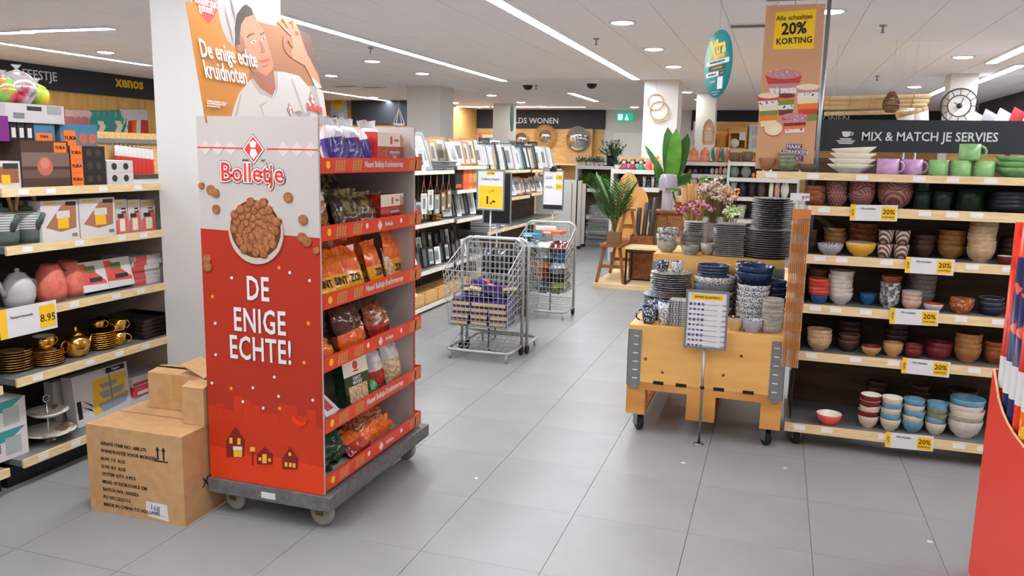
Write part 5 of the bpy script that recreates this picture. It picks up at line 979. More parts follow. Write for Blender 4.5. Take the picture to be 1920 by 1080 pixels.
uu, vv = Z5(560, 790); f.disc(uu, vv, .05, RR_, 20, .8); f.disc(uu-.001, vv+.003, .048, CR_, 20, .8); f.disc(uu+.004, vv, .026, plain((238, 222, 190)), 16, .8)
PV = plain((92, 66, 130))
for s_, x, y, w_ in (('MAAK', 704, 912, 108), ('UITPAKKEN', 703, 952, 172), ('LEUK!', 703, 995, 130)):
    f.poly([Z5(x-w_/2, y+17), Z5(x+w_/2, y+17), Z5(x+w_/2, y-17), Z5(x-w_/2, y-17)], PV); u, v_ = Z5(x, y); f.text(s_, .031, PAPER, u, v_, bold=.02, sx=.9)
f.done()
# 20 percent cards
for i, (x0, x1, y0, y1, l) in enumerate(((1595, 1684, 380, 408, 'top'), (1698, 1790, 478, 510, 'second'), (1669, 1761, 577, 608, 'third'), (1691, 1782, 670, 703, 'fourth'), (1661, 1752, 805, 840, 'bottom'))):
    Yc = RY-.012 if i < 4 else RY-.062
    a, b_ = ay(x0, (y0+y1)/2, Yc), ay(x1, (y0+y1)/2, Yc); w_ = b_.x-a.x; h_ = .085; zc = (RZ[4-i]-.065)
    t = thing('discount_card', 'white and yellow 20 percent card clipped to the %s bowl shelf' % l, 'price card', ((a.x+b_.x)/2, Yc+.004, zc), (0, R(-1.5+i % 2*2), 0)); part('card', MB().box(-w_/2, w_/2, 0, .002, 0, h_), PAPER, t)
    f = Face(t, (t.location.x, Yc+.004, zc), (1, 0, 0)); f.rect(-w_/2, -w_/2+.024, 0, h_, YEL); f.rect(w_*.16, w_*.46, .008, h_-.008, YEL); f.text('20%', .036, INK, w_*.31, h_*.6, bold=.01); f.text('KORTING', .013, INK, w_*.31, h_*.27); f.text('Alle schaaltjes', .013, INK, -w_*.13, h_*.75); f.text('ACTIE', .013, INK, -w_/2+.012, h_/2, rot=R(90)); f.done()
for k, (x, y) in enumerate(((1500, 369), )): 
    p = ay(x, y, 4.69); t = thing('price_tag_card', 'white price tag on the shelf corner above the bamboo sticks', 'price card', (p.x, 4.69, 1.385)); part('card', MB().box(-.05, .05, 0, .002, 0, .04), PAPER, t); f = Face(t, (p.x, 4.69, 1.385), (1, 0, 0)); f.text('2.49', .02, INK, .03, .02); f.done(); part('holder', MB().box(-.03, .03, .002, .008, -.03, .035), CLEAR, t)
# bowls: x0, x1 (image span), row depth, count, single height, step, materials, label
BRW = mat('brown_glaze', (150, 86, 46), .35, c2=(120, 62, 32), scale=30); PUZ = mat('purple_zigzag', (112, 62, 66), .4, c2=(160, 112, 104), scale=28, tex='DIAGONAL', detail=0.); OCR = plain((208, 152, 60), .4); CRG = plain((236, 230, 214), .3); SAGE = mat('sage_glaze', (132, 136, 112), .3, c2=(116, 120, 98), scale=40); GGL = mat('green_glass', (60, 84, 66), .08, trans=.75, ior=1.3); DKR = plain((34, 34, 40), .35); WBL = mat('white_blue_stripe', (222, 218, 212), .35, c2=(84, 90, 120), scale=40, tex='DIAGONAL', detail=0.); YBO = plain((226, 172, 56), .35); DBN = mat('dark_brown_glaze', (78, 52, 42), .4, c2=(60, 40, 34), scale=30); BEI = mat('beige_glaze', (196, 166, 132), .4, c2=(176, 144, 110), scale=30); TMB = mat('tumbler_print', (92, 66, 62), .4, c2=(196, 172, 160), scale=26, tex='DIAGONAL', detail=1.5); RST = plain((186, 60, 48), .35); BLB = plain((36, 84, 136), .3); WHC = mat('white_glaze', (206, 200, 192), .35, c2=(190, 182, 174), scale=40); PKB = mat('pale_pink_glaze', (206, 174, 160), .4, c2=(190, 150, 136), scale=40); RBR = mat('dotted_brown', (156, 84, 48), .4, c2=(206, 150, 100), scale=80, lo=.55, hi=.6); NVD = plain((36, 40, 56), .3); DRD = plain((112, 36, 36), .35); TAN = plain((196, 146, 92), .4); YBR = mat('mustard_brown', (160, 112, 60), .4, c2=(140, 94, 50), scale=30); PNB = plain((226, 92, 84), .35); BTQ = mat('soft_blue_glaze', (110, 156, 178), .3, c2=(92, 138, 164), scale=30); CRP = plain((206, 190, 168), .4); LPK = plain((190, 150, 190), .35)
GLB = mat('tinted_glass_bowl', (226, 200, 176), .06, trans=.9, ior=1.2)
def B(lbl, k, x0, x1, dy, n, h, step, m, grp=None, ms=None, foot=.48, curve=.58, ym=500, z=None, name='bowl'):
    Y = RY+dy; c_, w_ = spanY(x0, x1, ym, Y); z_ = (RZ+[1.535])[k] if z is None else z
    stack(lbl, c_, Y, z_, w_/2, h, n, step, m, grp, name=name, foot=foot, curve=curve, ms=ms); return c_, w_/2, z_+(n-1)*step+h
# top shelf
B('clear amber glass bowl before the banner, leftmost on the top shelf', 5, 1423, 1456, .12, 1, .075, 0, (GLB, GLB, GLB), ym=310)
B('sage green bowl in the stack before the banner', 5, 1458, 1493, .12, 4, .05, .02, (SAGE, SAND, SAGE), 'sage bowls before the banner', ym=310)
B('smoky glass bowl next to the banner pole', 5, 1497, 1537, .12, 1, .05, 0, (mat('smoky_glass', (150, 146, 132), .1, trans=.6, ior=1.2),)*3, ym=310)
def leafbowl(m): return cached(('leafb', m.name), lambda: MB().lathe([(0, 0), (.05, 0), (.06, .008), (.09, .028), (.118, .05), (.115, .052), (.085, .034), (.05, .012), (0, .01)], 32, sx=1., sy=.8, wob=lambda a, j: 1+.05*math.cos(8*a)*(j > 2)).mesh('leaf_bowl', m))
c_, w_ = spanY(1553, 1640, 300, RY+.16)
for i in range(4): thing('leaf_bowl', nth('cream scalloped leaf bowl in the stack on the top shelf', i, 4), 'bowl', (c_+.004*i, RY+.16, 1.535+i*.03), (0, R(-4*(i > 2)), .1*i), 'cream leaf bowls', leafbowl(CRG))
LIL = mat('lilac_relief', (190, 140, 190), .35, c2=(206, 164, 206), scale=40, bump=.4); GRM = mat('green_relief', (128, 176, 110), .35, c2=(150, 192, 128), scale=40, bump=.4)
def mug(lbl, x0, x1, dy, z, m, rot, hh=.085):
    c_, w_ = spanY(x0, x1, 310, RY+dy); r = w_*.5
    return cup(lbl, (c_, RY+dy, z), round(r, 3), hh, m, m, rot, name='mug', cat='mug') if False else straight_mug(lbl, c_, RY+dy, z, round(r, 3), hh, m, rot)
def straight_mug(lbl, x, y, z, r, h, m, rot):
    t = thing('mug', lbl, 'mug', (x, y, z), rot); part('body', cached(('smug', r, h, m.name), lambda: MB().lathe([(0, 0), (r*.92, 0), (r, .006), (r, h), (r*.93, h), (r*.91, .01), (0, .009)], 24).mesh('body', m)), None, t)
    part('handle', cached(('smh', r, h, m.name), lambda: MB().tube([(r*.96+h*.32*math.sin(a), 0, h*.52-h*.34*math.cos(a)) for a in [math.pi*k/8 for k in range(9)]], .006, 6).mesh('handle', m)), None, t)
mug('lilac mug, left one of two on the top shelf', 1644, 1686, .1, 1.535, LIL, R(-20)); mug('lilac mug, right one of two on the top shelf', 1690, 1730, .14, 1.535, LIL, R(-10))
mug('green mug beside the lilac mugs', 1741, 1779, .12, 1.535, GRM, R(60)); mug('green mug, middle one of the lower three', 1782, 1822, .12, 1.535, GRM, R(80)); mug('green mug, right one of the lower three', 1825, 1866, .12, 1.535, GRM, R(70)); mug('green mug standing on top of the other green mugs', 1795, 1836, .12, 1.6205, GRM, R(-5))
c_, w_ = spanY(1868, 1950, 310, RY+.15)
for i in range(3): thing('leaf_bowl', nth('green scalloped leaf bowl at the right end', i, 3), 'bowl', (c_, RY+.15, 1.535+i*.03), .2*i, 'green leaf bowls', leafbowl(GRM))
# second shelf
B('brown bowl in the small stack at the left end of the second shelf', 4, 1507, 1545, .1, 6, .04, .014, (BRW, SAND, BRW), 'brown bowls', foot=.7, curve=.8, ym=380)
B('small purple zigzag bowl', 4, 1548, 1587, .12, 5, .06, .02, (PUZ, OCR, CRP), 'small purple zigzag bowls', ym=380); B('medium purple zigzag bowl', 4, 1589, 1640, .14, 4, .075, .022, (PUZ, OCR, CRP), 'medium purple zigzag bowls', ym=380); B('large purple zigzag bowl', 4, 1641, 1712, .15, 4, .095, .026, (PUZ, OCR, CRP), 'large purple zigzag bowls', ym=380)
def glassm(lbl, x0, x1, dy, h, flare=1., z=RZ[4], n=12):
    c_, w_ = spanY(x0, x1, 370, RY+dy); r = w_/2
    return thing('green_glass', lbl, 'glass', (c_, RY+dy, z), 0, None, MB().lathe([(0, 0), (r*.7*flare, 0), (r*.8*flare, .01), (r*.88, h*.5), (r, h), (r*.94, h), (r*.8, h*.5), (r*.62*flare, .016), (0, .016)], 24, wob=lambda a, j: 1+.03*math.cos(n*a)*(1 < j < 4)), GGL)
glassm('tall green glass standing below its twin', 1713, 1746, .1, .095, 1.2); glassm('tall green glass stacked on its twin', 1714, 1745, .1, .09, 1.2, RZ[4]+.096); glassm('round green glass next to the tall pair', 1747, 1787, .1, .1); glassm('large faceted green glass bowl', 1788, 1846, .14, .12, 1.15)
B('dark ribbed dish at the right end of the second shelf', 4, 1850, 1930, .16, 4, .045, .022, (DKR, DKR, DKR), 'dark ribbed dishes', foot=.7, curve=.8, ym=380)
# third shelf
k = 3
B('dark patterned bowl at the left end of the third shelf', k, 1506, 1527, .16, 4, .055, .024, (DBN, OCR, DBN), 'dark patterned bowls at the left end')
B('white and blue striped bowl on the third shelf', k, 1528, 1578, .1, 1, .06, 0, (WBL, WBL, WBL)); B('tan bowl in the stack behind the striped bowl', k, 1538, 1582, .3, 4, .06, .026, (TAN, DBN, DBN), 'tan bowls behind the striped bowl')
B('yellow bowl with blue striped inside', k, 1581, 1640, .12, 1, .075, 0, (YBO, WBL, WBL)); B('brown bowl in the stack behind the yellow bowl', k, 1584, 1640, .32, 4, .075, .032, (BRW, DBN, DBN), 'brown bowls behind the yellow bowl')
for i, (x0, x1, l) in enumerate(((1644, 1671, 'left'), (1675, 1702, 'right'))):
    c_, w_ = spanY(x0, x1, 480, RY+.1)
    for j in range(2): cup('brown striped tumbler, %s pair, %s one' % (l, ('lower', 'upper')[j]), (c_, RY+.1, RZ[k]+j*.077), .04, .076, TMB, DBN, R(30*i+15), ear=False, name='tumbler', cat='tumbler')
B('dark brown bowl beside the striped tumblers', k, 1704, 1748, .22, 3, .07, .028, (DBN, DBN, DBN), 'dark brown bowls beside the tumblers'); B('brown ribbed bowl above the second 20 percent card', k, 1752, 1806, .24, 4, .075, .028, (YBR, DBN, DBN), 'brown ribbed bowls above the card')
B('beige bowl in the tall stack on the third shelf', k, 1808, 1863, .14, 9, .075, .02, (BEI, SAND, BEI), 'beige bowls in the tall stack'); B('dark bowl right of the tall beige stack', k, 1868, 1910, .26, 3, .07, .03, (DBN, DBN, DBN), 'dark bowls right of the beige stack'); B('small white rimmed bowl near the red bin', k, 1866, 1898, .08, 1, .045, 0, (DRD, WHC, WHC))
# fourth shelf
k = 2
B('blue bowl under the red dishes', k, 1516, 1550, .1, 1, .055, 0, (BLB, BLB, BLB), ym=570, foot=.6); B('red dish in the stack on the blue bowl', k, 1514, 1553, .1, 5, .035, .016, (RST, SAND, RST), 'red dishes on the blue bowl', ym=570, z=RZ[2]+.04, foot=.7, curve=.8)
B('tan bowl behind the red dishes', k, 1508, 1545, .3, 4, .06, .036, (TAN, OCR, TAN), 'tan bowls behind the red dishes', ym=570)
B('white bowl in the stack with a turquoise foot', k, 1549, 1597, .13, 6, .07, .024, (WHC, PKB, WHC), 'white bowls with turquoise foot', ym=570); B('blue bowl alone in the middle of the fourth shelf', k, 1608, 1642, .16, 1, .065, 0, (BLB, BLB, BLB), ym=570)
B('grey patterned bowl in the stack under the orange bowl', k, 1648, 1687, .12, 5, .055, .022, (GWH, CRP, WHC), 'grey patterned bowls', ym=570); B('orange rimmed bowl on the grey patterned stack', k, 1648, 1687, .12, 1, .055, 0, (BRW, OCR, BRW), ym=570, z=RZ[2]+5*.022+.012)
B('pale pink bowl in the stack of three', k, 1689, 1728, .1, 3, .055, .024, (PKB, WHC, WHC), 'pale pink bowls', ym=570); B('grey bowl in the tall stack at the back of the fourth shelf', k, 1695, 1752, .3, 6, .07, .026, (STN, STN, STN), 'grey bowls at the back', ym=570)
B('small white bowl with red inside', k, 1731, 1770, .09, 1, .045, 0, (WHC, BRW, RST), ym=570); B('dotted brown bowl with white foot', k, 1781, 1828, .1, 2, .06, .022, (RBR, BRW, RBR), 'dotted brown bowls', ym=570); B('navy and white dish near the red bin', k, 1836, 1884, .12, 3, .045, .024, (NVD, WHC, NVD), 'navy and white dishes', ym=570, foot=.65, curve=.75)
# fifth shelf
k = 1
B('beige bowl in the stack at the left end of the fifth shelf', k, 1511, 1558, .1, 3, .075, .024, (BEI, SAND, BEI), 'beige bowls at the left end', ym=650); B('dark fluted bowl on the fifth shelf', k, 1570, 1611, .14, 2, .065, .03, (DBN, TAN, DBN), 'dark fluted bowls', ym=650)
B('small tan bowl with red rim', k, 1614, 1652, .09, 1, .05, 0, (TAN, RST, DRD), ym=650); B('tan cup like bowl beside the red bowls', k, 1656, 1694, .1, 1, .08, 0, (TAN, BRW, TAN), ym=650, curve=.65); B('red patterned bowl on the fifth shelf', k, 1696, 1731, .12, 2, .05, .022, (DRD, RST, DRD), 'red patterned bowls', ym=650, foot=.65, curve=.75); B('dark red bowl behind the fourth 20 percent card', k, 1736, 1786, .16, 2, .065, .028, (DRD, DRD, DRD), 'dark red bowls', ym=650, foot=.65, curve=.75)
B('mustard brown bowl in the stack on the fifth shelf', k, 1788, 1840, .12, 4, .085, .026, (YBR, YBR, DBN), 'mustard brown bowls', ym=650); B('brown ribbed bowl next to the red bin on the fifth shelf', k, 1845, 1895, .14, 3, .075, .026, (BRW, DBN, DBN), 'brown ribbed bowls by the bin', ym=650)
B('dark bowl at the back of the fifth shelf', k, 1562, 1615, .32, 3, .08, .034, (DBN, DBN, DBN), 'dark bowls at the back of the fifth shelf', ym=650); B('second dark bowl stack at the back of the fifth shelf', k, 1655, 1700, .32, 3, .08, .034, (DBN, CRP, DBN), 'dark bowls with pale rim at the back', ym=650)
# bottom shelf
k = 0
B('single coral bowl alone on the bottom shelf', k, 1529, 1578, .02, 1, .065, 0, (PNB, CRG, CRG), ym=780, foot=.45)
B('brown and cream bowl in the first stack of the bottom shelf', k, 1609, 1649, .06, 5, .07, .03, None, 'brown and cream bowls on the bottom shelf', ms=[(CRP, CRP, CRP), (DRD, CRG, CRG), (CRP, CRP, CRP), (DRD, CRG, CRG), (DRD, CRG, CRG)], ym=780)
B('blue and cream bowl in the second stack of the bottom shelf', k, 1650, 1690, .05, 5, .07, .03, None, 'blue and cream bowls on the bottom shelf', ms=[(CRP, CRP, CRP), (BTQ, BTQ, BTQ), (CRP, CRP, CRP), (BTQ, BTQ, BTQ), (CRP, CRG, CRG)], ym=780)
B('soft blue bowl in the third stack of the bottom shelf', k, 1692, 1734, .06, 5, .07, .03, None, 'soft blue bowls on the bottom shelf', ms=[(BTQ, BTQ, BTQ), (CRP, BTQ, BTQ)], ym=780)
B('green and blue bowl in the fourth stack of the bottom shelf', k, 1734, 1775, .07, 5, .07, .028, None, 'green and blue bowls on the bottom shelf', ms=[(CRP, CRP, CRP), (BTQ, WHC, BTQ), (SAGE, SAGE, SAGE), (SAGE, SAGE, SAGE), (BTQ, BTQ, BTQ)], ym=780)
B('large grey and blue bowl in the last stack of the bottom shelf', k, 1776, 1844, .08, 5, .1, .03, None, 'large grey and blue bowls on the bottom shelf', ms=[(WHC, CRP, CRP), (STN, WHC, WHC), (CRP, CRP, CRP), (WHC, DRD, BTQ), (BTQ, BTQ, BTQ)], ym=780)
for x0, x1, l in ((1618, 1660, 'first'), (1700, 1742, 'second'), (1768, 1830, 'third')): B('shaded bowl at the back of the bottom shelf, %s stack' % l, k, x0, x1, .32, 5, .07, .034, (DBN, SAGE, DBN), 'shaded bowls at the back, %s stack' % l, ym=770)
for k_, (z_, cols_) in enumerate(zip(RZ, ((CRP, BTQ), (YBR, DBN), (NVD, WHC), (BEI, DBN), (PUZ, OCR)))):
    for j in range(3): stack('bowl at the far right end of %s' % ('the bottom shelf', 'the fifth shelf', 'the fourth shelf', 'the third shelf', 'the second shelf')[k_]+', %s stack' % ORD[j], 1.3+.15*j, RY+.14, z_, .06, .065, 4, .026, (cols_[0], cols_[1], cols_[0]), 'bowls at the far right end')
# ================================================================== red bin with rolls of wrapping paper
RBN = mat('bin_red', (222, 64, 48), .45); bx = .83; yb, yf = 3.42, 2.5
t = thing('paper_roll_bin', 'red cardboard bin with a curved cut side at the right edge', 'bin', (bx+.3, 3.0, 0))
prof = [(yb, 0), (yf, 0), (yf, .64), (2.7, .665), (2.95, .68), (3.08, .685), (3.16, .695), (3.24, .715), (3.31, .745), (3.36, .785), (yb, .83)]
for x in (0, .6): part('side_panel', MB().slab([(x-.3, y-3.0, z_) for y, z_ in prof], (.008, 0, 0)), [RBN], t)
part('front_panel', MB().box(-.292, .308, yf-3.0, yf-2.992, 0, .64), RBN, t); part('back_panel', MB().box(-.292, .308, yb-3.0-.008, yb-3.0, 0, .83), RBN, t)
part('rim', MB().tube([(-.296, y-3.0, z_+.002) for y, z_ in prof[2:]], .004, 5), plain((226, 190, 140)), t); part('floor', MB().box(-.292, .3, yf-2.99, yb-3.008, .02, .03), RBN, t)
WR = [mat('wrap_red', (226, 60, 30), .25, c2=(190, 40, 26), scale=9, lo=.5, hi=.56), mat('wrap_navy', (38, 40, 90), .25, c2=(214, 90, 80), scale=16, lo=.6, hi=.64), mat('wrap_white', (232, 226, 226), .25, c2=(210, 70, 60), scale=14, lo=.6, hi=.63), mat('wrap_orange', (236, 110, 40), .25, c2=(246, 190, 60), scale=12, lo=.55, hi=.6)]
k = 0
for i in range(7):
    for j in range(5):
        x, y = bx+.047+j*.085+.0, 3.37-i*.08; w_ = WR[(0, 1, 1, 0, 3, 1, 2)[(i+j*2) % 7]]; l = ('red', 'navy blue', 'white', 'orange')[WR.index(w_)]
        t = thing('paper_roll', '%s patterned paper roll in the red bin, row %s from back, %s' % (l, ('one', 'two', 'three', 'four', 'five', 'six', 'seven')[i], ORD[j]+' inward'), 'paper roll', (x, y, .035), (R(-.4), R(-.5), 0))
        part('roll', cached(('roll', w_.name, (i+j) % 3), lambda: MB().lathe([(0, 0), (.03, 0), (.03, 1.36-.12*((i+j) % 3)), (.012, 1.36-.12*((i+j) % 3)), (.012, 1.3-.12*((i+j) % 3)), (0, 1.3-.12*((i+j) % 3))], 14).mesh('roll', w_)), None, t)
        part('barcode_band', cached('bcb', lambda: MB().lathe([(.0304, .74), (.0304, .86)], 14).mesh('barcode_band', PAPER)), None, t)
# ================================================================== wooden furniture island
t = thing('wooden_platform', 'low pale wooden platform under the stools and side table', 'platform', (-.9, 11.0, 0))
PALE = mat('pale_platform_wood', (232, 206, 162), .5, c2=(220, 190, 142), scale=3.5, stretch=(1, 7, 9), detail=6.)
for k in range(5): part('board', MB().box(-1.2, 1.5, -1.33+k*.54, -.80+k*.54, 0, .05), PALE, t)
PZ = .05
def bench(label, x, y, z, w, L, h, mat_, rot=0., name='bench', splay=.05, th=.03):
    t = thing(name, label, name, (x, y, z), rot)
    part('seat', MB().box(-w/2, w/2, -L/2, L/2, h-th, h), mat_, t)
    for sy in (-1, 1):
        for sx in (-1, 1):
            a = Vector((sx*(w/2+splay-.02), sy*(L/2-.06+splay*.4), 0)); b_ = Vector((sx*(w/2-.045), sy*(L/2-.1), h-th)); q = .018
            part('leg', MB().add([a+Vector((-q, -q, 0)), a+Vector((q, -q, 0)), a+Vector((q, q, 0)), a+Vector((-q, q, 0)), b_+Vector((-q, -q, 0)), b_+Vector((q, -q, 0)), b_+Vector((q, q, 0)), b_+Vector((-q, q, 0))], [(3, 2, 1, 0), (4, 5, 6, 7), (0, 1, 5, 4), (1, 2, 6, 5), (2, 3, 7, 6), (3, 0, 4, 7)]), mat_, t)
        part('rail', MB().box(-w/2-.005, w/2+.005, sy*(L/2-.085)-.012, sy*(L/2-.085)+.012, h*.38, h*.38+.04), mat_, t)
    return t
sz = ay(1144, 458, 9.8).z
bench('reddish wooden bench with splayed legs carrying plant and stool', -1.9, 10.2, PZ, .28, .95, sz-PZ, TEAK)
bench('small wooden stool standing on the reddish bench', -1.82, 10.42, sz+.001, .17, .3, .42, MANGO, R(12), 'stool', .05)
# black side table
t = thing('side_table', 'black metal side table with pale wooden top behind the crate', 'table', (-1.5, 9.95, PZ)); th = ay(1200, 465, 9.75).z-PZ
part('top', MB().box(-.22, .22, -.22, .22, th-.022, th), PALE, t)
for sx in (-1, 1):
    for sy in (-1, 1): part('leg', MB().box(sx*.205-.012, sx*.205+.012, sy*.205-.012, sy*.205+.012, 0, th-.022), BLACK, t)
    part('side_rail', MB().box(sx*.205-.01, sx*.205+.01, -.19, .19, 0, .02).box(sx*.205-.01, sx*.205+.01, -.19, .19, th-.06, th-.045), BLACK, t)
part('stretcher', MB().box(-.19, .19, .195, .215, 0, .02).box(-.19, .19, -.215, -.195, th-.06, th-.045), BLACK, t)
# palm in cube pot
LEAF1 = mat('leaf_palm', (58, 96, 50), .5, c2=(92, 130, 60), scale=12); LEAF2 = mat('leaf_glossy', (62, 112, 46), .3, c2=(48, 88, 40), scale=6); STEM = plain((110, 96, 58)); LEAFY = mat('leaf_fresh', (104, 160, 60), .35, c2=(84, 136, 50), scale=8)
def blade(mb, base, tip, w_, bend, side=None, n=6, m=0, fold=.2):
    base, tip = Vector(base), Vector(tip); ax_ = tip-base; up = Vector((0, 0, 1)); sd = side or ax_.cross(up)
    sd = sd.normalized() if sd.length > 1e-5 else Vector((1, 0, 0)); nn = sd.cross(ax_).normalized(); vs, fs = [], []
    for i in range(n+1):
        s = i/n; c_ = base+ax_*s+nn*bend*math.sin(math.pi*s*.9)*ax_.length; ww = w_/2*math.sin(math.pi*min(1, .05+s*.95))**.55
        vs += [c_-sd*ww+nn*ww*fold, c_, c_+sd*ww+nn*ww*fold]
    for i in range(n):
        for j in (0, 1): fs.append((i*3+j, i*3+j+1, i*3+j+4, i*3+j+3))
    mb.add(vs, fs, m, True); mb.add([v_-nn*.0015 for v_ in vs], [f_[::-1] for f_ in fs], m, True)
def bush(label, x, y, z, potm, potw, n, L, seed, mt, droop=.2, w=.03):
    r = random.Random(seed); t = thing('potted_plant', label, 'plant', (x, y, z)); ph = potw*.9
    part('pot', MB().lathe([(0, 0), (potw*.4, 0), (potw*.5, ph), (potw*.45, ph), (potw*.42, ph*.9), (0, ph*.88)], 14), potm, t); mb = MB(); sm = MB()
    for i in range(n):
        a = r.uniform(0, 6.28); el = r.uniform(.35, 1.5); d = Vector((math.cos(a)*math.cos(el), math.sin(a)*math.cos(el), math.sin(el)))*L*r.uniform(.55, 1); tip = Vector((0, 0, ph*.8))+d-Vector((0, 0, droop*L*math.cos(el)))
        sm.tube([(0, 0, ph*.8), tip], .0025, 3)
        for k in range(5): q = Vector((0, 0, ph*.8)).lerp(tip, .45+.13*k); blade(mb, q, q+Vector((r.uniform(-1, 1), r.uniform(-1, 1), r.uniform(-.3, .9))).normalized()*L*.22, w, .1, n=2)
    o = part('leaves', mb, [mt], t); o['kind'] = 'stuff'; o = part('twigs', sm, STEM, t); o['kind'] = 'stuff'; return t
def palm(label, x, y, z, potm, potw, nf, L, seed, mt=LEAF1, pot='box', lean=.5):
    r = random.Random(seed); t = thing('potted_palm' if pot == 'box' else 'potted_plant', label, 'plant', (x, y, z)); ph = potw*.95
    part('pot', MB().box(-potw/2, potw/2, -potw/2, potw/2, 0, ph) if pot == 'box' else MB().lathe([(0, 0), (potw*.4, 0), (potw*.5, ph), (potw*.45, ph), (potw*.42, ph*.9), (0, ph*.88)], 16), potm, t)
    for i in range(nf):
        a = r.uniform(0, 6.28); el = r.uniform(1.1, 1.5); l_ = L*r.uniform(.7, 1.05); d = Vector((math.cos(a)*math.cos(el), math.sin(a)*math.cos(el), math.sin(el)))
        pts = [Vector((0, 0, ph*.9))+d*l_*s+Vector((math.cos(a), math.sin(a), 0))*l_*.16*s*s-Vector((0, 0, 1))*l_*lean*.25*s**2.5 for s in [k/8 for k in range(9)]]
        mb = MB().tube(pts, .006, 5, taper=[1-.08*k for k in range(9)], m=1)
        for k in range(3, 9):
            for sd in (-1, 1):
                tg = (pts[k]-pts[k-1]).normalized(); s_ = tg.cross(Vector((0, 0, 1))).normalized()*sd
                for q in (0, .5): blade(mb, pts[k-1].lerp(pts[k], q), pts[k-1].lerp(pts[k], q)+(s_*.8+tg*.85)*l_*.3*(1-.09*(k-3)), .018, -.05, n=3)
        part('frond', mb, [mt, STEM], t)
    return t
pp_ = ay(1152, 449, 9.86); palm('feathery palm in a brown cube pot on the reddish bench', pp_.x, 9.86, sz+.001, plain((120, 90, 52), .5), .16, 17, .8, 3)
# big leaf plant
t = thing('potted_plant', 'tall plant with broad glossy leaves in front of the wreath column', 'plant', (-1.3, 11.4, PZ)); part('pot', MB().lathe([(0, 0), (.14, 0), (.18, .32), (.165, .32), (.15, .28), (0, .28)], 20), plain((90, 90, 92)), t)
P = lambda x, y, Y=11.4: ay(x, y, Y)-Vector((-1.3, 11.4, PZ))
for (b0, tp, w_, bd, m_, Y_) in (((1258, 352), (1252, 238), .2, .04, LEAF2, 11.5), ((1257, 352), (1268, 240), .2, .05, LEAFY, 11.3), ((1262, 350), (1290, 250), .2, -.06, LEAF2, 11.35), ((1250, 345), (1208, 272), .09, .12, LEAF2, 11.45), ((1262, 350), (1292, 320), .2, .1, LEAF2, 11.2), ((1262, 352), (1282, 348), .24, .15, LEAFY, 11.1), ((1245, 348), (1228, 312), .12, .1, LEAF2, 11.3)):
    mb = MB(); blade(mb, P(*b0), P(*tp, Y_), w_, bd, side=Vector((1, .25, .1)), n=8); part('leaf', mb, [m_], t)
part('stem', MB().tube([(0, 0, .28), (.02, 0, .8), P(1258, 352)], .018, 8), STEM, t)
# leaning boards, dark tubes, cabinet, lamp
for i, (x0, x1, yt, Y_, l) in enumerate(((1150, 1197, 322, 11.2, 'left'), (1178, 1216, 352, 11.0, 'right'))):
    c_, w_ = spanY(x0, x1, 380, Y_); zt = ay((x0+x1)/2, yt, Y_).z
    t = thing('wooden_tabletop', 'oval wooden tabletop leaning upright behind the stool, %s one' % l, 'tabletop', (c_, Y_, PZ), (R(-7), 0, 0)); h_ = zt-PZ
    part('board', MB().slab([(w_/2*math.cos(a), 0, h_/2+h_/2*math.copysign(abs(math.sin(a))**.6, math.sin(a))) for a in [2*math.pi*k/28 for k in range(28)]], (0, .03, 0)), mat('honey_wood', (214, 160, 88), .45, c2=(196, 138, 66), scale=3, stretch=(6, 1, 1), detail=5.), t); part('batten', MB().box(-w_*.3, w_*.3, .03, .05, h_*.3, h_*.36), PINE, t)
t = thing('tall_crate', 'dark brown open crate holding the rolled dark mats', 'crate', (-1.62, 10.36, PZ))
for a, b_, c_, d_ in ((-.14, .14, -.09, -.075), (-.14, .14, .075, .09), (-.14, -.125, -.075, .075), (.125, .14, -.075, .075)): part('side_board', MB().box(a, b_, c_, d_, 0, .56), TEAK, t)
part('base', MB().box(-.125, .125, -.075, .075, 0, .012), TEAK, t)
for i in range(3):
    b0 = Vector((-1.70+.06*i, 10.36, PZ+.013)); thing('dark_tube', 'dark rolled mat leaning between boards and cabinet, %s' % ('first', 'second', 'third', 'fourth')[i], 'roll', b0, (R(0), R(2+2*i), 0), None, MB().lathe([(0, 0), (.03, 0), (.03, .9+.07*i), (.01, .9+.07*i), (.01, .8), (0, .8)], 12), DKG)
zc = ay(1250, 396, 10.45).z; c_, w_ = spanY(1216, 1286, 420, 10.45)
t = thing('rattan_cabinet', 'brown wooden cabinet with rattan doors carrying the lilac lamp', 'cabinet', (c_, 10.65, PZ)); hh = zc-PZ; RAT = mat('rattan_weave', (150, 110, 62), .6, c2=(110, 76, 40), scale=90, tex='voronoi')
part('body', MB().box(-w_/2+.02, w_/2-.02, -.17, .2, .08, hh-.03), TEAK, t); part('top', MB().box(-w_/2, w_/2, -.2, .21, hh-.03, hh), TEAK, t)
for s in (-1, 1):
    d_ = part('door', MB().box(*sorted((s*.01, s*(w_/2-.04))), -.185, -.17, .12, hh-.06), TEAK, t); part('rattan_inset', MB().box(*sorted((s*.045, s*(w_/2-.07))), -.187, -.185, .17, hh-.11), RAT, d_); part('knob', MB().ball(.012, (s*.03, -.195, hh*.55)), GOLD, d_)
    for sy in (-1, 1): part('leg', MB().box(s*(w_/2-.05)-.02, s*(w_/2-.05)+.02, sy*.15-.02, sy*.15+.02, 0, .08), TEAK, t)
LGL = mat('lilac_glass', (164, 152, 168), .08, alpha=.8, spec=.6); c2_, w2 = spanY(1235, 1271, 340, 10.5); r = w2/2
zs0 = ay(1252, 352, 10.5).z-zc; zs1 = ay(1252, 326, 10.5).z-zc
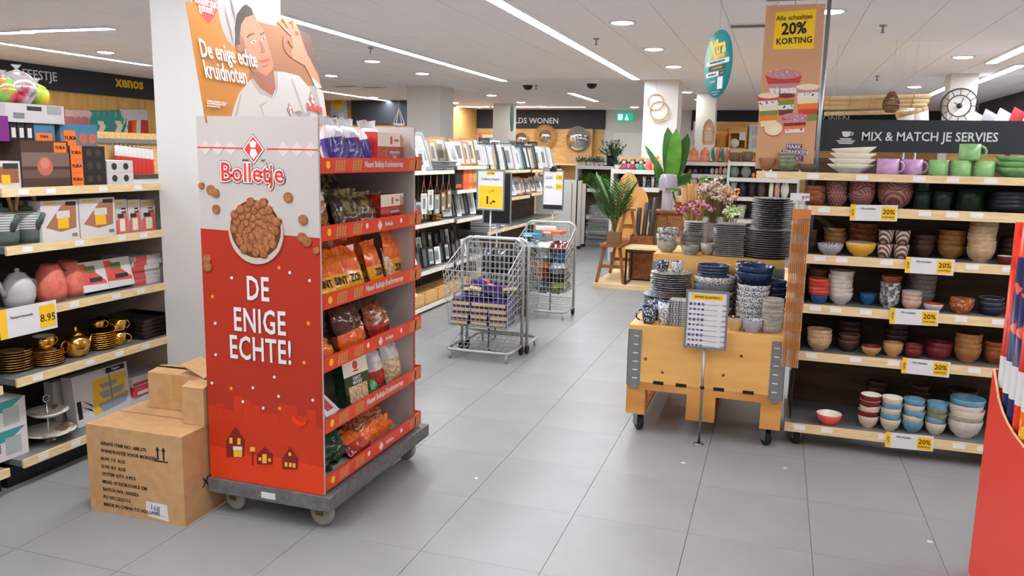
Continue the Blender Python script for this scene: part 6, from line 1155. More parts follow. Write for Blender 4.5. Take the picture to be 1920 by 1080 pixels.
t = thing('table_lamp', 'mushroom lamp of lilac glass standing on the rattan cabinet', 'lamp', (c2_, 10.5, zc)); part('foot', MB().lathe([(0, 0), (r*.62, 0), (r*.6, .02), (r*.58, zs0*.75), (r*.3, zs0*.85), (r*.28, zs0+.05), (r*.2, zs0+.05), (r*.5, .03), (0, .025)], 20), mat('lilac_foot_glass', (190, 172, 180), .08, alpha=.5, spec=.6), t)
part('lamp_shade', MB().lathe([(r, zs0), (r*.97, zs0+(zs1-zs0)*.6), (r*.8, zs1-.01), (r*.5, zs1), (0, zs1), ], 24), LGL, t); part('cord', MB().tube([(.0, 0, .02), (0, 0, zs0+.04)], .004, 5), BLACK, t)
t = thing('wooden_bin', 'dark wooden bucket with a linen band beside the lilac lamp', 'bucket', (spanY(1267, 1288, 380, 10.55)[0], 10.6, zc)); part('body', MB().lathe([(0, 0), (.06, 0), (.075, .12, 0), (.078, .19), (.07, .19), (.06, .02), (0, .02)], 18), TEAK, t); part('band', MB().lathe([(.0765, .12), (.0795, .2), (.0775, .2)], 18), plain((196, 170, 140)), t); part('tag', MB().box(.02, .06, -.085, -.083, .07, .16), PAPER, t)
# flower table
t = thing('flower_table', 'low wooden table behind the crates carrying the dried bouquets', 'table', (-.62, 8.6, 0)); part('top', MB().box(-.5, .55, -.35, .35, .72, .75), TEAK, t)
for sx in (-.46, .5):
    for sy in (-.3, .3): part('leg', MB().box(sx-.025, sx+.025, sy-.025, sy+.025, 0, .72), TEAK, t)
def bouquet(label, q, Y, h, cols, seed, spread=.5, n=26, vase=GSP, bl=.02):
    p = ay(q, 430, Y); r = random.Random(seed); t = thing('bouquet', label, 'bouquet', (p.x, Y, .75)); part('vase', MB().lathe([(0, 0), (.05, 0), (.06, .08), (.035, .18), (.04, .2), (.03, .2), (.02, .02), (0, .02)], 16), vase, t)
    st, fl_ = MB(), MB()
    for i in range(n):
        a, e = r.uniform(0, 6.28), r.uniform(0, spread); l_ = h*r.uniform(.7, 1); tip = Vector((math.cos(a)*math.sin(e)*l_, math.sin(a)*math.sin(e)*l_, .18+math.cos(e)*l_)); st.tube([(0, 0, .15), tip], .0025, 4)
        for k in range(5): fl_.ball(bl*r.uniform(.6, 1.2), tip+Vector((r.uniform(-1, 1), r.uniform(-1, 1), r.uniform(-1, 1)))*bl*1.8, r.randrange(len(cols)), 6)
    o = part('stems', st, STEM, t); o['kind'] = 'stuff'; o = part('blossoms', fl_, cols, t); o['kind'] = 'stuff'
C_ = lambda *c: plain(c, .7)
bouquet('dried bouquet of pink and red blossoms behind the stone plates', 1300, 8.4, .26, [C_(176, 92, 110), C_(206, 160, 166), C_(140, 62, 80)], 1, 1.0, 40, bl=.013)
bouquet('dried bouquet of cream and mauve blossoms in the middle', 1335, 8.5, .42, [C_(216, 196, 178), C_(196, 170, 160), C_(190, 156, 166), C_(206, 180, 140)], 2, .65, 80, bl=.012)
bouquet('dried bouquet with orange blossoms at the right', 1362, 8.6, .36, [C_(226, 130, 60), C_(214, 160, 136), C_(216, 200, 186)], 3, .5, 40, bl=.013)
bouquet('white and green bouquet above the dried flowers', 1332, 8.9, .5, [C_(226, 226, 210), C_(96, 140, 66), C_(110, 150, 80)], 5, .3, 16, bl=.014)
bouquet('yellow and green bouquet behind the tallest plate pile', 1372, 8.35, .2, [C_(160, 186, 90), C_(226, 226, 214)], 6, .8, 20, bl=.012)
for i, (q, yt) in enumerate(((1288, 350), (1300, 344), (1312, 362))):
    p = ay(q, 400, 8.9); h_ = ay(q, yt, 8.9).z-.75
    thing('paper_wrap', 'brown paper cone standing behind the dried flowers, %s' % ('left', 'middle', 'right')[i], 'paper cone', (p.x, 8.9, .75), rnd.uniform(0, 6), None, MB().lathe([(.01, 0), (.03, h_*.3), (.05, h_*.7), (.075, h_*1.0), (.07, h_*.98), (.02, h_*.3)], 12, wob=lambda a, j: 1+.25*math.cos(3*a+j)*(j > 1)), mat('kraft_paper', (196, 150, 92), .7, c2=(170, 124, 70), scale=10))
# ================================================================== racks at the back
def rack(label, x0, x1, Y, zs, depth=.4, top=None, lipm=WHITE, backm=DARKW):
    t = thing('back_rack', label, 'shelf', ((x0+x1)/2, Y, 0)); L = (x1-x0)/2; top = top or max(zs)+.02
    part('back_panel', MB().box(-L, L, depth, depth+.02, 0, top), backm, t)
    for s in (-1, 1): part('upright', MB().box(s*L-.02, s*L+.02, 0.0, depth+.02, 0, top) if s < 0 and lipm is WHITE else MB().box(s*L-.02, s*L+.02, depth-.04, depth+.02, 0, top), WHITE, t)
    for z_ in zs: sh = part('shelf', MB().box(-L+.02, L-.02, .012, depth, z_-.04, z_), WHITE, t); part('lip', MB().box(-L+.02, L-.02, 0, .012, z_-.06, z_+.004), lipm, sh)
    return t
zy = lambda x, y, Y: ay(x, y, Y).z
Y1, Y2_, Y3, Y4, Y5 = 15.0, 12.3, 14.2, 13.9, 16.6
R1 = [.2, zy(1110, 405, Y1), zy(1110, 354, Y1), zy(1110, 311, Y1)]; rack('back rack full of green plants beside the aisle end', ay(1081, 320, Y1).x, ay(1150, 320, Y1).x, Y1, R1)
R2 = [.2, .6, zy(1200, 352, Y2_), zy(1200, 319, Y2_)]; rack('back rack with doll vases and pink figures', ay(1148, 320, Y2_).x, ay(1240, 320, Y2_).x, Y2_, R2)
R3 = [.2, .6, zy(1320, 349, Y3), zy(1320, 327, Y3), zy(1320, 304, Y3)]; rack('back rack with peach cactus vases and small vases', ay(1272, 320, Y3).x, ay(1364, 320, Y3).x, Y3, R3)
R4 = [.2, zy(1420, 413, Y4), zy(1400, 370, Y4), zy(1400, 334, Y4), zy(1390, 304, Y4)]; rack('back rack with glass vases and dark textured pots', ay(1366, 320, Y4).x, ay(1500, 320, Y4).x, Y4, R4)
R5 = [.3, .9, zy(1380, 280, Y5)]; rack('tall wooden rack at the back holding the orange pot', ay(1296, 270, Y5).x, ay(1440, 270, Y5).x, Y5, R5, .45, R5[-1]+.55, LIP, PINE)
def lv(name, label, cat, x0, x1, yt, z, Y, m, prof, grp=None, n=18, extra=None, lean=0.):
    c_, w_ = spanY(x0, x1, yt+8, Y); r = w_/2; h_ = max(.05, ay((x0+x1)/2, yt, Y).z-z)
    return thing(name, label, cat, (c_, Y+.0, z), (0, 0, 0), grp, MB().lathe([(p[0]*r, p[1]*h_)+tuple(p[2:]) for p in prof], n), m)
VB = [(0, 0), (.6, 0), (.95, .25), (1, .45), (.7, .7), (.3, .85), (.35, 1), (.25, 1), (.2, .8), (0, .3)]; VC = [(0, 0), (.9, 0), (1, .5), (.9, 1), (.8, 1), (.8, .1), (0, .08)]; VR = [(0, 0), (.5, 0), (1, .4), (.9, .75), (.5, .95), (.55, 1), (.4, 1), (.4, .9), (0, .3)]; VT = [(0, 0), (.55, 0), (.75, .5), (1, 1), (.9, 1), (.65, .5), (.4, .06), (0, .05)]
# plants on rack 1
bush('bushy green plant in a black pot on top of the plant rack', ay(1146, 300, Y1+.15).x, Y1+.2, R1[3]+.001, BLACK, .22, 46, .36, 21, LEAF1, .1, .035)
for i, x in enumerate((1086, 1094, 1102, 1110, 1118, 1127)): bush(nth('small pale plant in a white pot on top of the plant rack', i, 9, 'from the left'), ay(x, 305, Y1+.15).x, Y1+.2, R1[3]+.001, WHITE, .08, 26, .15, 30+i, mat('leaf_pale', (140, 160, 130), .5), .2, .02)['group'] = 'small pale plants on the plant rack'
for i, x in enumerate((1090, 1101, 1112, 1122, 1133)): bush(nth('trailing green plant on the second shelf of the plant rack', i, 9, 'from the left'), ay(x, 345, Y1+.1).x, Y1+.15, R1[2]+.001, plain((120, 100, 80)), .1, 60, .22, 40+i, LEAFY, .8, .036)['group'] = 'trailing plants on the plant rack'
for i, x in enumerate((1118, 1128, 1138)): bush(nth('low plant on the third shelf of the plant rack', i, 9, 'from the left'), ay(x, 400, Y1+.1).x, Y1+.15, R1[1]+.001, WHITE, .1, 44, .21, 50+i, LEAFY, .4, .036)['group'] = 'low plants on the plant rack'
for i, x in enumerate((1118, 1127, 1136)): bush(nth('grassy plant on the bottom shelf of the plant rack', i, 9, 'from the left'), ay(x, 445, Y1+.1).x, Y1+.15, R1[0]+.001, GRY, .1, 50, .23, 60+i, LEAFY, .5, .03)['group'] = 'grassy plants on the plant rack'
# rack 2
SKN = plain((222, 170, 140)); HRB = plain((30, 24, 26)); 
bush('tiny green plant in a white pot left of the doll vases', ay(1156, 318, Y2_+.1).x, Y2_+.12, R2[3]+.001, WHITE, .08, 16, .11, 70, LEAF2, .1, .03)
for i, (x0, x1, dr, l) in enumerate(((1163, 1177, plain((170, 60, 90)), 'red dressed doll vase, left of three'), (1179, 1193, plain((150, 50, 70)), 'crimson dressed doll vase, middle of three'), (1195, 1209, plain((40, 150, 120)), 'green dressed doll vase, right of three'))):
    c_, w_ = spanY(x0, x1, 310, Y2_+.12); r = w_/2; h_ = zy(x0, 296, Y2_+.12)-R2[3]
    t = thing('doll_vase', l, 'vase', (c_, Y2_+.14, R2[3]+.001)); part('dress', MB().lathe([(0, 0), (r*.85, 0), (r*.95, h_*.2), (r*.75, h_*.38), (r*.35, h_*.46), (0, h_*.46)], 16), dr, t); part('hair', MB().ball(r*.8, (0, .01, h_*.64), 0, 12).ball(r*.35, (-r*.8, 0, h_*.6), 0, 8).ball(r*.35, (r*.8, 0, h_*.6), 0, 8), HRB, t); part('face', MB().ball(r*.58, (0, -r*.36, h_*.61), 0, 12), SKN, t); part('crown', MB().lathe([(r*.55, h_*.82), (r*.8, h_*.84), (r*.85, h_), (r*.7, h_), (r*.6, h_*.84)], 14), plain((236, 150, 50)), t)
PCH = plain((236, 150, 120), .45)
lv('pink_vase', 'plain pink cylinder vase beside the doll vases', 'vase', 1210, 1223, 297, R2[3]+.001, Y2_+.12, plain((230, 120, 110)), VC)
t = thing('seated_figure', 'peach ceramic figure seated next to the pink vase', 'figurine', (spanY(1224, 1239, 305, Y2_+.1)[0], Y2_+.12, R2[3]+.001)); part('body', MB().lathe([(0, 0), (.05, 0), (.06, .04), (.045, .1), (.05, .14), (.02, .16)], 14).ball(.032, (0, 0, .19), 0, 10), PCH, t)
for s in (-1, 1): part('limb', MB().tube([(s*.045, 0, .14), (s*.065, -.04, .09), (s*.03, -.06, .06)], .014, 8).tube([(s*.04, -.02, .03), (s*.05, -.09, .06), (s*.045, -.09, .0)], .017, 8), PCH, t)
for i, x in enumerate((1208, 1216, 1224, 1232)): lv('glass_vase', nth('clear glass vase on the shelf under the pink vase', i, 4, 'from the left'), 'vase', x-4, x+4, 331, R2[2]+.001, Y2_+.12, GLASS if i % 2 else mat('silver_glass', (200, 204, 208), .1, .6), VT, 'clear vases under the pink vase')
for i, x in enumerate((1155, 1166, 1178, 1190)): lv('storage_tin', nth('dark tin on the shelf under the doll vases', i, 4, 'from the left'), 'tin', x-5, x+5, 336, R2[2]+.001, Y2_+.15, DKG, VC, 'dark tins under the doll vases')
# rack 3
for i, (x0, x1, l) in enumerate(((1291, 1310, 'left'), (1312, 1331, 'right'))):
    c_, w_ = spanY(x0, x1, 290, Y3+.1); r = w_/2; h_ = zy(x0, 276, Y3+.1)-R3[4]; t = thing('cactus_vase', 'peach cactus shaped vase of stacked lobes, %s one' % l, 'vase', (c_, Y3+.15, R3[4]+.001)); part('body', MB().lathe([(0, 0), (r*.8, 0), (r, h_*.2), (r*.85, h_*.4), (r*.6, h_*.46), (r*.85, h_*.6), (r*.8, h_*.8), (r*.3, h_*.9), (r*.3, h_), (0, h_*.95)], 18, wob=lambda a, j: 1+.05*math.cos(8*a)), PCH, t)
    for s in (-1, 1): part('bud', MB().ball(r*.22, (s*r*.8, -.02, h_*.52), 0, 8), PCH, t)
for i, (x0, x1, l) in enumerate(((1333, 1349, 'left'), (1351, 1367, 'right'))):
    c_, w_ = spanY(x0, x1, 290, Y3+.1); r = w_/2; h_ = zy(x0, 275, Y3+.1)-R3[4]; t = thing('leaf_vase', 'white vase wrapped in green banana leaves, %s one' % l, 'vase', (c_, Y3+.15, R3[4]+.001)); part('body', MB().lathe([(0, 0), (r*.35, 0), (r*.75, h_*.5), (r*.9, h_*.95), (r*.75, h_*.95), (0, h_*.3)], 16), plain((236, 224, 214)), t)
    for k in range(6): mb = MB(); a = k*1.05; blade(mb, (math.cos(a)*r*.3, math.sin(a)*r*.3, 0), (math.cos(a)*r*.85, math.sin(a)*r*.85, h_), .06, .12, side=Vector((-math.sin(a), math.cos(a), 0)), n=5); part('leaf', mb, [(TEALB, plain((226, 120, 90)))[k % 3 == 2]], t)
PUV = plain((110, 96, 140), .3); sv = [(1289, 1298, 317, PUV, 'lilac round vase, first'), (1299, 1308, 317, PUV, 'lilac round vase, second'), (1310, 1319, 316, NVD, 'dark star vase, first'), (1320, 1329, 316, NVD, 'dark star vase, second'), (1331, 1339, 315, GREYP, 'grey bottle vase, first'), (1340, 1347, 315, GREYP, 'grey bottle vase, second'), (1348, 1354, 312, PCH, 'peach ball vase'), (1355, 1363, 314, CARDW, 'white bottle vase with a cactus')]
for x0, x1, yt, m_, l in sv: lv('small_vase', l+' on the middle vase shelf', 'vase', x0, x1, yt, R3[3]+.001, Y3+.12, m_, VR)
sv = [(1281, 1292, 334, YBO, VB, 'yellow vase'), (1293, 1308, 332, CARDW, VR, 'white ring vase'), (1309, 1319, 334, CARDW, VB, 'white teardrop vase, first'), (1320, 1331, 334, CARDW, VB, 'white teardrop vase, second'), (1333, 1341, 338, TEAL, VB, 'teal teardrop vase, first'), (1342, 1351, 338, TEAL, VB, 'teal teardrop vase, second'), (1352, 1361, 336, plain((110, 150, 130)), VB, 'green teardrop vase')]
for x0, x1, yt, m_, pf, l in sv: lv('small_vase', l+' on the lower vase shelf', 'vase', x0, x1, yt, R3[2]+.001, Y3+.12, m_, pf)
# rack 4
DTX = mat('dark_textured', (74, 56, 50), .6, c2=(130, 104, 92), scale=60, tex='voronoi')
lv('textured_pot', 'dark textured pot, left of two on the top shelf', 'pot', 1368, 1389, 286, R4[4]+.001, Y4+.15, DTX, VC); lv('textured_pot', 'dark textured pot, right of two on the top shelf', 'pot', 1391, 1412, 284, R4[4]+.001, Y4+.15, DTX, VC); lv('textured_pot', 'dark textured pot behind the banner', 'pot', 1420, 1442, 284, R4[4]+.001, Y4+.15, DTX, VC)
SMK = mat('clear_vase_glass', (150, 170, 166), .06, alpha=.55, spec=.7)
for x0, x1, l in ((1367, 1387, 'left'), (1389, 1409, 'right')): lv('glass_jug', 'round clear glass vase, %s one of the pair' % l, 'vase', x0, x1, 311, R4[3]+.001, Y4+.15, SMK, VR)
lv('orange_vase', 'small orange vase with a green plant beside the glass vases', 'vase', 1409, 1416, 324, R4[3]+.001, Y4+.12, ORA, VR)
for x0, x1, m_, pf, l in ((1367, 1383, plain((150, 176, 150), .3), VT, 'pale green flared vase'), (1385, 1400, NVD, VR, 'dark blue vase'), (1403, 1418, DKG, VT, 'dark smoked vase'), (1420, 1436, plain((70, 64, 60)), VR, 'brown smoked vase'), (1442, 1451, CRM, VC, 'cream cylinder vase'), (1453, 1463, PKB, VC, 'pink twisted vase'), (1464, 1480, CARDW, VR, 'white egg vase')): lv('tall_vase', l+' on the long vase shelf', 'vase', x0, x1, 341, R4[2]+.001, Y4+.15, m_, pf)
for x0, x1, l in ((1367, 1381, 'left'), (1382, 1400, 'right')): lv('grey_pot', 'pale grey flared pot on the low shelf, %s one' % l, 'pot', x0, x1, 384, R4[1]+.001, Y4+.15, GREYP, VT)
lv('grey_pot', 'black round pot on the low shelf', 'pot', 1403, 1424, 388, R4[1]+.001, Y4+.15, BLKP, VR)
# rack 5
lv('blue_vase', 'cobalt blue round vase next to the orange pot', 'vase', 1317, 1336, 256, R5[2]+.001, Y5+.15, plain((24, 48, 150), .2), VR)
c_, w_ = spanY(1340, 1366, 262, Y5+.15); h_ = zy(1350, 247, Y5)-R5[2]; t = thing('orange_pot', 'orange fluted flower pot at the back', 'pot', (c_, Y5+.2, R5[2]+.001)); r = w_/2
part('body', MB().lathe([(0, 0), (r*.85, 0), (r*.85, h_*.75), (r, h_*.8), (r, h_), (r*.85, h_), (r*.8, .05), (0, .05)], 24, wob=lambda a, j: 1+.04*math.cos(12*a)*(j < 3)), plain((240, 156, 84), .4), t); part('rim', MB().lathe([(r, h_*.82), (r*1.05, h_*.85), (r*1.05, h_), (r*.9, h_)], 24), plain((240, 156, 84), .4), t)
c_, w_ = spanY(1367, 1400, 262, Y5+.1); h_ = zy(1380, 237, Y5)-R5[2]; t = thing('wooden_cube_shelf', 'open wooden cube shelf with a small clock inside', 'shelf', (c_, Y5+.2, R5[2]+.001)); w2 = w_/2
part('case', MB().box(-w2, -w2+.03, -.15, .15, 0, h_).box(w2-.03, w2, -.15, .15, 0, h_).box(-w2+.03, w2-.03, -.15, .15, 0, .03).box(-w2+.03, w2-.03, -.15, .15, h_-.03, h_).box(-w2+.03, w2-.03, .13, .15, .03, h_-.03), PINE, t); part('drawer', MB().box(-w2+.03, w2-.03, -.15, .1, h_*.7, h_-.03), PINE, t); part('small_clock', MB().lathe([(0, 0), (.09, 0), (.09, .04), (0, .04)], 16).xf(Matrix.Rotation(R(90), 4, 'X')).xf(Matrix.Translation((-.06, -.1, .12))), CRM, t); part('price_card', MB().box(.03, .14, -.156, -.152, h_*.4, h_*.75), PAPER, t)
c_, w_ = spanY(1404, 1426, 262, Y5+.1); h_ = zy(1410, 232, Y5)-R5[2]; t = thing('arched_cabinet', 'white cabinet with two arched niches at the back', 'cabinet', (c_, Y5+.2, R5[2]+.001)); w2 = w_/2
part('case', MB().box(-w2, w2, -.1, .15, 0, h_), WHITE, t)
for k in (0, 1): part('niche', MB().slab([(x*(w2-.05), -.1, h_*(.08+.47*k)+z_*h_) for x, z_ in [(-1, 0), (1, 0), (1, .22)]+[(math.cos(a), .22+.14*math.sin(a)) for a in [math.pi*j/8 for j in range(1, 8)]]+[(-1, .22)]], (0, -.002, 0)), GREYP, t)
lv('black_vase', 'black jug with a handle at the left of the back rack', 'jug', 1301, 1314, 250, R5[2]+.001, Y5+.15, BLKP, VB)
# birdcage lamp
WIK = mat('wicker', (196, 156, 112), .6)
def wicker(label, q0, q1, ytop, ybot, Y, prof, n=18, m_=WIK, name='wicker_lamp'):
    c_, w_ = spanY(q0, q1, (ytop+ybot)/2, Y); r = w_/2; z0, z1 = zy(q0, ybot, Y), zy(q0, ytop, Y); t = thing(name, label, 'lamp', (c_, Y, z0)); mb = MB(); P_ = [(a*r, b_*(z1-z0)) for a, b_ in prof]
    for i in range(n): a = 2*math.pi*i/n; mb.tube([(math.cos(a)*x, math.sin(a)*x, z_) for x, z_ in P_], .006, 4)
    for x, z_ in P_: mb.tube([(math.cos(a)*x, math.sin(a)*x, z_) for a in [2*math.pi*k/16 for k in range(16)]], .008, 4, closed=True)
    o = part('cage', mb, m_, t); o['kind'] = 'stuff'; part('cord', MB().tube([(0, 0, z1-z0), (0, 0, H_C-z0)], .0015, 5), WHITE, t); part('bulb', MB().ball(r*.35, (0, 0, (z1-z0)*.6), 0, 10), mat('bulb', (240, 230, 210), .3), t); return t
wicker('woven birdcage shaped lamp hanging above the blue vase', 1318, 1339, 224, 270, 13.6, [(.85, 0), (1, .1), (1, .55), (.9, .75), (.6, .9), (.15, 1)])
wicker('dark woven pendant lamp hanging before the bamboo poles', 1655, 1687, 173, 210, 9.0, [(.5, 0), (.85, .12), (1, .35), (.9, .6), (.55, .85), (.3, 1)], 16, mat('dark_wicker', (120, 84, 52), .6))
# bamboo poles, clock, cushions
for i, (y0, y1, x1) in enumerate(((184, 180, 1745), (193, 190, 1742), (202, 197, 1738), (213, 210, 1700), (219, 203, 1740))):
    a = ay(1545 if i < 4 else 1680, y0, 9.2+.1*i); b_ = ay(x1, y1, 9.2+.1*i); L_ = (b_-a).length
    t = thing('bamboo_pole', 'pale bamboo pole hanging from the ceiling, %s from the top' % ('first', 'second', 'third', 'fourth', 'fifth')[i], 'pole', (a+b_)/2); d_ = (b_-a)/2
    part('cane', MB().tube([-d_, d_], .022, 10), mat('pale_bamboo', (222, 190, 142), .4, c2=(206, 168, 116), scale=5), t)
    for s in (-.8, .7): part('string', MB().tube([d_*s, (d_.x*s, d_.y*s, H_C-t.location.z)], .0007, 4), WHITE, t)
    for k in range(5): part('node', MB().tube([d_*(-.9+.4*k)-d_.normalized()*.006, d_*(-.9+.4*k)+d_.normalized()*.006], .025, 10), BAM, t)
c_, w_ = spanY(1765, 1836, 200, 12.3); zc_ = zy(1800, 198, 12.3); rr = w_/2
t = thing('wall_clock', 'large round dark metal skeleton clock hung on the column', 'clock', (c_, 12.36, zc_)); IRON = plain((58, 56, 58), .5, .5)
ring = lambda r, q=.009, n=32: MB().tube([(math.cos(a)*r, 0, math.sin(a)*r) for a in [2*math.pi*k/n for k in range(n)]], q, 6, closed=True)
part('outer_ring', ring(rr), IRON, t); part('inner_ring', ring(rr*.62, .007), IRON, t); part('face', MB().lathe([(0, 0), (rr*.16, 0), (rr*.16, .01), (0, .01)], 20).xf(Matrix.Rotation(R(90), 4, 'X')), plain((90, 88, 90)), t)
for k in range(12): a = k*math.pi/6; part('numeral', MB().tube([(math.cos(a)*rr*.64, 0, math.sin(a)*rr*.64), (math.cos(a)*rr*.97, 0, math.sin(a)*rr*.97)], .006, 4), IRON, t)
for a, l_ in ((1.2, .5), (2.6, .38)): part('hand', MB().tube([(0, -.02, 0), (math.cos(a)*rr*l_, -.02, math.sin(a)*rr*l_)], .007, 4), IRON, t)
part('hub', MB().ball(.03, (0, -.015, 0), 0, 8), IRON, t)
Y6 = 9.6; zt = 1.86; t = rack('tall rack topped with coloured cushions behind the tableware sign', 1.72, 3.4, Y6, [.2, .7, 1.2, zt], .5, zt+.02, LIP, PINE)
cc = [('white', (230, 226, 226)), ('grey', (150, 150, 156)), ('white', (226, 222, 220)), ('dark red', (150, 40, 50)), ('pale grey', (200, 200, 206)), ('white and pink', (230, 200, 200)), ('orange', (236, 120, 40)), ('tan', (200, 150, 100)), ('orange brown', (206, 126, 60)), ('cream', (230, 214, 186))]
for i, (l, c) in enumerate(cc):
    thing('cushion', '%s cushion leaning on the tall rack, %s from the left' % (l, ('first', 'second', 'third', 'fourth', 'fifth', 'sixth', 'seventh', 'eighth', 'ninth', 'tenth')[i]), 'cushion', (1.93+.13*i, Y6+.2, zt+.035), (R(-10), R(24), R(24)), None, MB().pillow(.28, .25+.012*i, .12, n=8, p=.4), plain(c, .8))
for i, x in enumerate((1700, 1722)):
    p = ay(x, 227, 10.4); t = thing('floor_lamp', 'white shaded lamp rising behind the tableware sign, %s' % ('left', 'right')[i], 'lamp', (p.x, 10.4, 0)); part('pole', MB().tube([(0, 0, 0), (0, 0, 2.0)], .012, 8), STEEL, t); part('base', MB().lathe([(0, 0), (.14, 0), (.14, .015), (.02, .03)], 18), STEEL, t); part('lamp_shade', MB().lathe([(.12, 1.98), (.09, 2.22), (.085, 2.22), (.115, 1.98)], 20), CARDW, t)
# ================================================================== back wall goods
def on_back(q): return ay(*q, YB-.1)
RIMB = plain((190, 140, 80)); MIRR = mat('mirror', (210, 214, 216), .04, 1.)
def mirror(label, q, r, rim, Y=YB-.09, rays=0, rimm=RIMB):
    p = ay(*q, Y); t = thing('round_mirror', label, 'mirror', (p.x, Y, p.z)); X_ = Matrix.Rotation(R(90), 4, 'X')
    part('glass', MB().lathe([(0, .0), (r, .0), (r, .015), (0, .015)], 28).xf(X_), MIRR, t)
    if rim: part('rim', MB().tube([(math.cos(a)*(r+rim/2), 0, math.sin(a)*(r+rim/2)) for a in [2*math.pi*k/28 for k in range(28)]], rim/2, 6, closed=True), rimm, t)
    if rays:
        mb = MB()
        for k in range(rays): a = 2*math.pi*k/rays; mb.tube([(math.cos(a)*r*1.05, 0, math.sin(a)*r*1.05), (math.cos(a)*r*1.85, 0, math.sin(a)*r*1.85)], .018, 4)
        o = part('rays', mb, rimm, t); o['kind'] = 'stuff'
    return t
mirror('round mirror with bamboo rim on the back wall', (977, 262), .17, .03); mirror('sunburst mirror of rattan rays on the back wall', (1022, 256), .17, .03, rays=46)
mirror('largest round mirror at the right end of the back wall', (1083, 260), .3, .015, YB-.35, rimm=STEEL)
p = ay(1078, 285, YB-.4); t = thing('wall_ledge', 'wooden wall ledge under the largest round mirror', 'shelf', (p.x, YB-.4, p.z-.35)); part('board', MB().box(-.6, .45, -.05, .37, .0, .04), LIP, t); part('crate', MB().box(-.25, .42, .12, .37, .04, .95), BOARD, t)
for s in (-.5, .35): part('bracket', MB().box(s-.02, s+.02, .0, .37, -.2, 0), STEEL, t)
def wall_frame(label, q0, q1, k, Y=YB-.06):
    a, b_ = ay(*q0, Y), ay(*q1, Y); return frame(label, ((a.x+b_.x)/2, Y, min(a.z, b_.z)), round(abs(b_.x-a.x), 2), round(abs(a.z-b_.z), 2), k, 0., 0, b=.05)
wall_frame('coral framed picture on the back wall', (877, 250), (900, 277), 'red'); wall_frame('white framed dark picture on the back wall', (905, 253), (928, 276), 'white')
for x0, x1, y0, y1, l, tx in ((954, 988, 280, 293, 'left', 'SPIEGELS'), (996, 1026, 281, 293, 'right', 'WONEN')):
    a, b_ = ay(x0, y1, 17.0), ay(x1, y0, 17.0); t = thing('hanging_sign', 'dark category sign before the mirrors, %s one' % l, 'sign', ((a.x+b_.x)/2, 17.0, a.z)); w_, h_ = b_.x-a.x, b_.z-a.z; part('board', MB().box(-w_/2, w_/2, 0, .02, 0, h_), ANTH, t); part('post', MB().box(-.02, .02, .02, .05, -a.z, h_), STEEL, t); f = Face(t, (t.location.x, 17.0, a.z), (1, 0, 0)); f.text(tx, h_*.5, LET, 0, h_*.5, bold=.01, sx=.8); f.done()
for i, (x0, x1) in enumerate(((890, 905), (907, 921))):
    a, b_ = ay(x0, 288, 11.8), ay(x1, 270, 11.8); t = pbox('lantern_box', 'dark box with white picture on the far side of the gondola, %s one' % ('left', 'right')[i], 'box', round(b_.x-a.x, 3), .2, round(b_.z-a.z, 3), ((a.x+b_.x)/2, 11.9, a.z), 0, DKG, [(.35, .75, .15, .7, CARDW)])
a = ay(905, 288, 11.8); t = thing('back_to_back_shelf', 'tall shelf on the far side of the gondola under the dark lantern boxes', 'shelf', (a.x, 11.95, 0)); part('case', MB().box(-.3, .3, -.2, .3, 0, a.z-.03), DARKW, t); part('top', MB().box(-.32, .32, -.22, .32, a.z-.03, a.z-.001), LIP, t)
# left recess goods
p = ay(633, 207, 17.55); t = thing('discount_poster', 'pale blue poster with yellow 15 percent square on the wooden wall', 'poster', (p.x, 17.6, p.z-.42)); part('sheet', MB().box(-.22, .22, 0, .02, 0, .84), plain((170, 190, 214)), t); f = Face(t, (p.x, 17.6, p.z-.42), (1, 0, 0)); f.rect(-.15, .12, .45, .78, YEL); f.text('15%', .12, INK, -.01, .62); f.disc(-.1, .2, .1, DKG, 14); f.rect(.0, .15, .08, .36, PAPER); f.done()
p = ay(748, 225, 12.6); t = thing('macrame_hanger', 'white macrame plant hanger hanging before the dark recess', 'plant hanger', (p.x, 12.6, p.z-.12)); part('bowl', MB().lathe([(0, 0), (.07, .01), (.11, .06), (.1, .06), (.06, .02), (0, .02)], 18), CARDW, t); part('cord', MB().tube([(-.1, 0, .06), (0, 0, .32), (.1, 0, .06)], .008, 5).tube([(0, .1, .06), (0, 0, .32), (0, -.1, .06)], .008, 5).tube([(0, 0, .32), (0, 0, H_C-p.z+.12)], .003, 5), CARDW, t)
shelf_unit('low wooden shelving before the dark recess', 12.6, 16.5, -8.3, [.1, .6, 1.1, 1.6], .4, 1.9, seed=21)
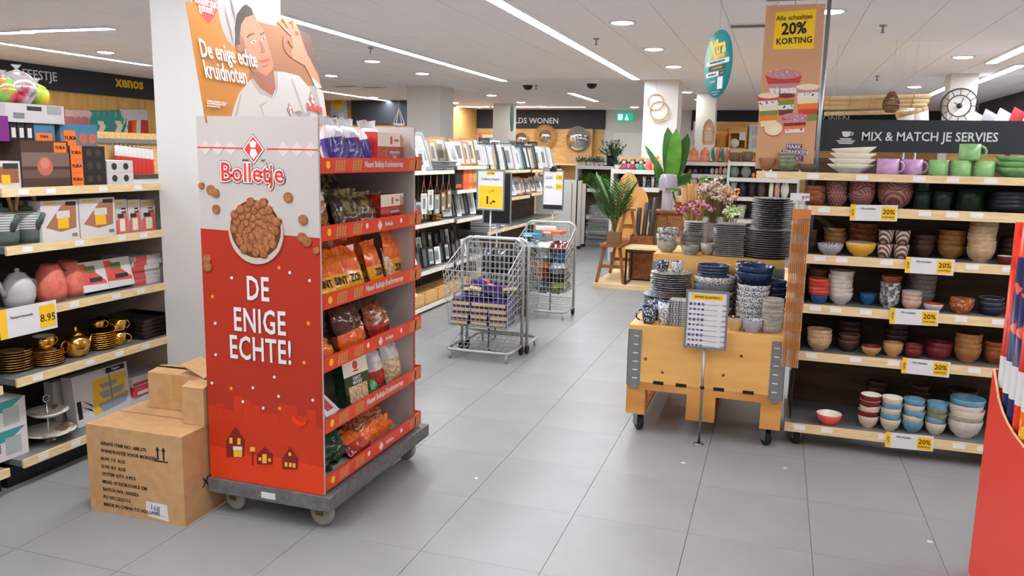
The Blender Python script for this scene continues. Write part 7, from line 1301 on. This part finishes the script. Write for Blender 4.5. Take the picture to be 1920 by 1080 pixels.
# wreath rings on the column, second hanging disc
t = thing('ring_wreath', 'two dried grass rings hung on the white column', 'wreath', (ay(1232, 200, 12.9).x, 12.92, ay(1232, 200, 12.9).z)); GRS = plain((190, 150, 110), .8)
for dx, dz, r in ((-.03, .07, .12), (.03, -.06, .14)): part('ring', MB().tube([(dx+math.cos(a)*r, 0, dz+math.sin(a)*r) for a in [2*math.pi*k/24 for k in range(24)]], .009, 6, closed=True), GRS, t)
mb = MB()
for k in range(40): a = rnd.uniform(3.4, 6.0); mb.tube([(.03+math.cos(a)*.14, 0, -.06+math.sin(a)*.14), (.03+math.cos(a+.25)*.17, -.02, -.06+math.sin(a+.25)*.18)], .003, 4)
o = part('grass_tuft', mb, GRS, t); o['kind'] = 'stuff'; part('string', MB().tube([(-.03, 0, .19), (-.03, .01, .4)], .003, 4), STEEL, t)
def disc_sign(label, q, Y, r, rz, m_, cat='sign'):
    p = ay(*q, Y); t = thing('round_hanging_sign', label, cat, p, (0, 0, rz)); part('disc', MB().lathe([(0, -.004), (r, -.004), (r, .004), (0, .004)], 36).xf(Matrix.Rotation(R(90), 4, 'X')), m_, t); part('string', MB().tube([(0, 0, r), (0, 0, H_C-p.z)], .0015, 4), STEEL, t); return t, p
TQ = mat('sign_teal', (30, 150, 160), .4); dirv = ray(706, 284); rz = math.atan2(-dirv.y, -dirv.x)
t, p = disc_sign('round teal loyalty sign hanging from the ceiling left of the banner', (1346, 120), 5.5, .212, rz, TQ)
B_ = Matrix.Translation(p) @ Matrix.Rotation(rz, 4, 'Z'); t.matrix_basis = B_
f = Face(t, B_ @ Vector((0, -.004, 0)), B_.to_3x3() @ Vector((1, 0, 0)))
f.text('X', .16, XYEL, -.075, .095, bold=.04, sx=1.1, shear=.1); f.text('tra', .125, XYEL, .045, .105, bold=.04, sx=1.); f.text('xenos', .052, XYEL, .045, .048, bold=.04)
for s_, v_, w_, mm, tm in (('WORD MEMBER EN KRIJG METEEN', .012, .36, PAPER, INK), ('10% WELKOMSTKORTING', -.024, .26, INK, XYEL), ('IN ROL MEE VOOR', -.062, .2, PAPER, INK), ('EXTRA 1!', -.062, .1, INK, XYEL)):
    u = {.2: -.07, .1: .085}.get(w_, 0); f.rect(u-w_/2, u+w_/2, v_-.015, v_+.015, mm); f.text(s_, .0175, tm, u, v_, bold=.01, sx=.86)
f.text('SCAN ME', .02, PAPER, -.06, -.108, bold=.01); f.rect(.02, .1, -.16, -.085, PAPER); f.text('Kijk voor de voorwaarden', .012, PAPER, 0, -.176); f.text('op xenos.nl', .012, PAPER, 0, -.192); f.done()
disc_sign('far green round sign seen edge on beside the slim column', (960, 222), 15.5, .26, R(100), plain((90, 130, 120)))
# scraps of paper on the floor
for q, l in (((893, 897), 'white paper scrap on the floor in the middle of the aisle'), ((1281, 868), 'white paper scrap on the floor before the crate'), ((1472, 878), 'white paper scrap on the floor before the shelf wheels'), ((1743, 1016), 'white paper scrap on the floor near the red bin')):
    p = az(*q, 0); thing('paper_scrap', l, 'scrap', (p.x, p.y, .0005), rnd.uniform(0, 3), None, MB().slab([(-.012, -.006, 0), (.002, -.01, 0), (.013, -.003, 0), (.008, .008, 0), (-.008, .009, 0)], (0, 0, .001)), PAPER)
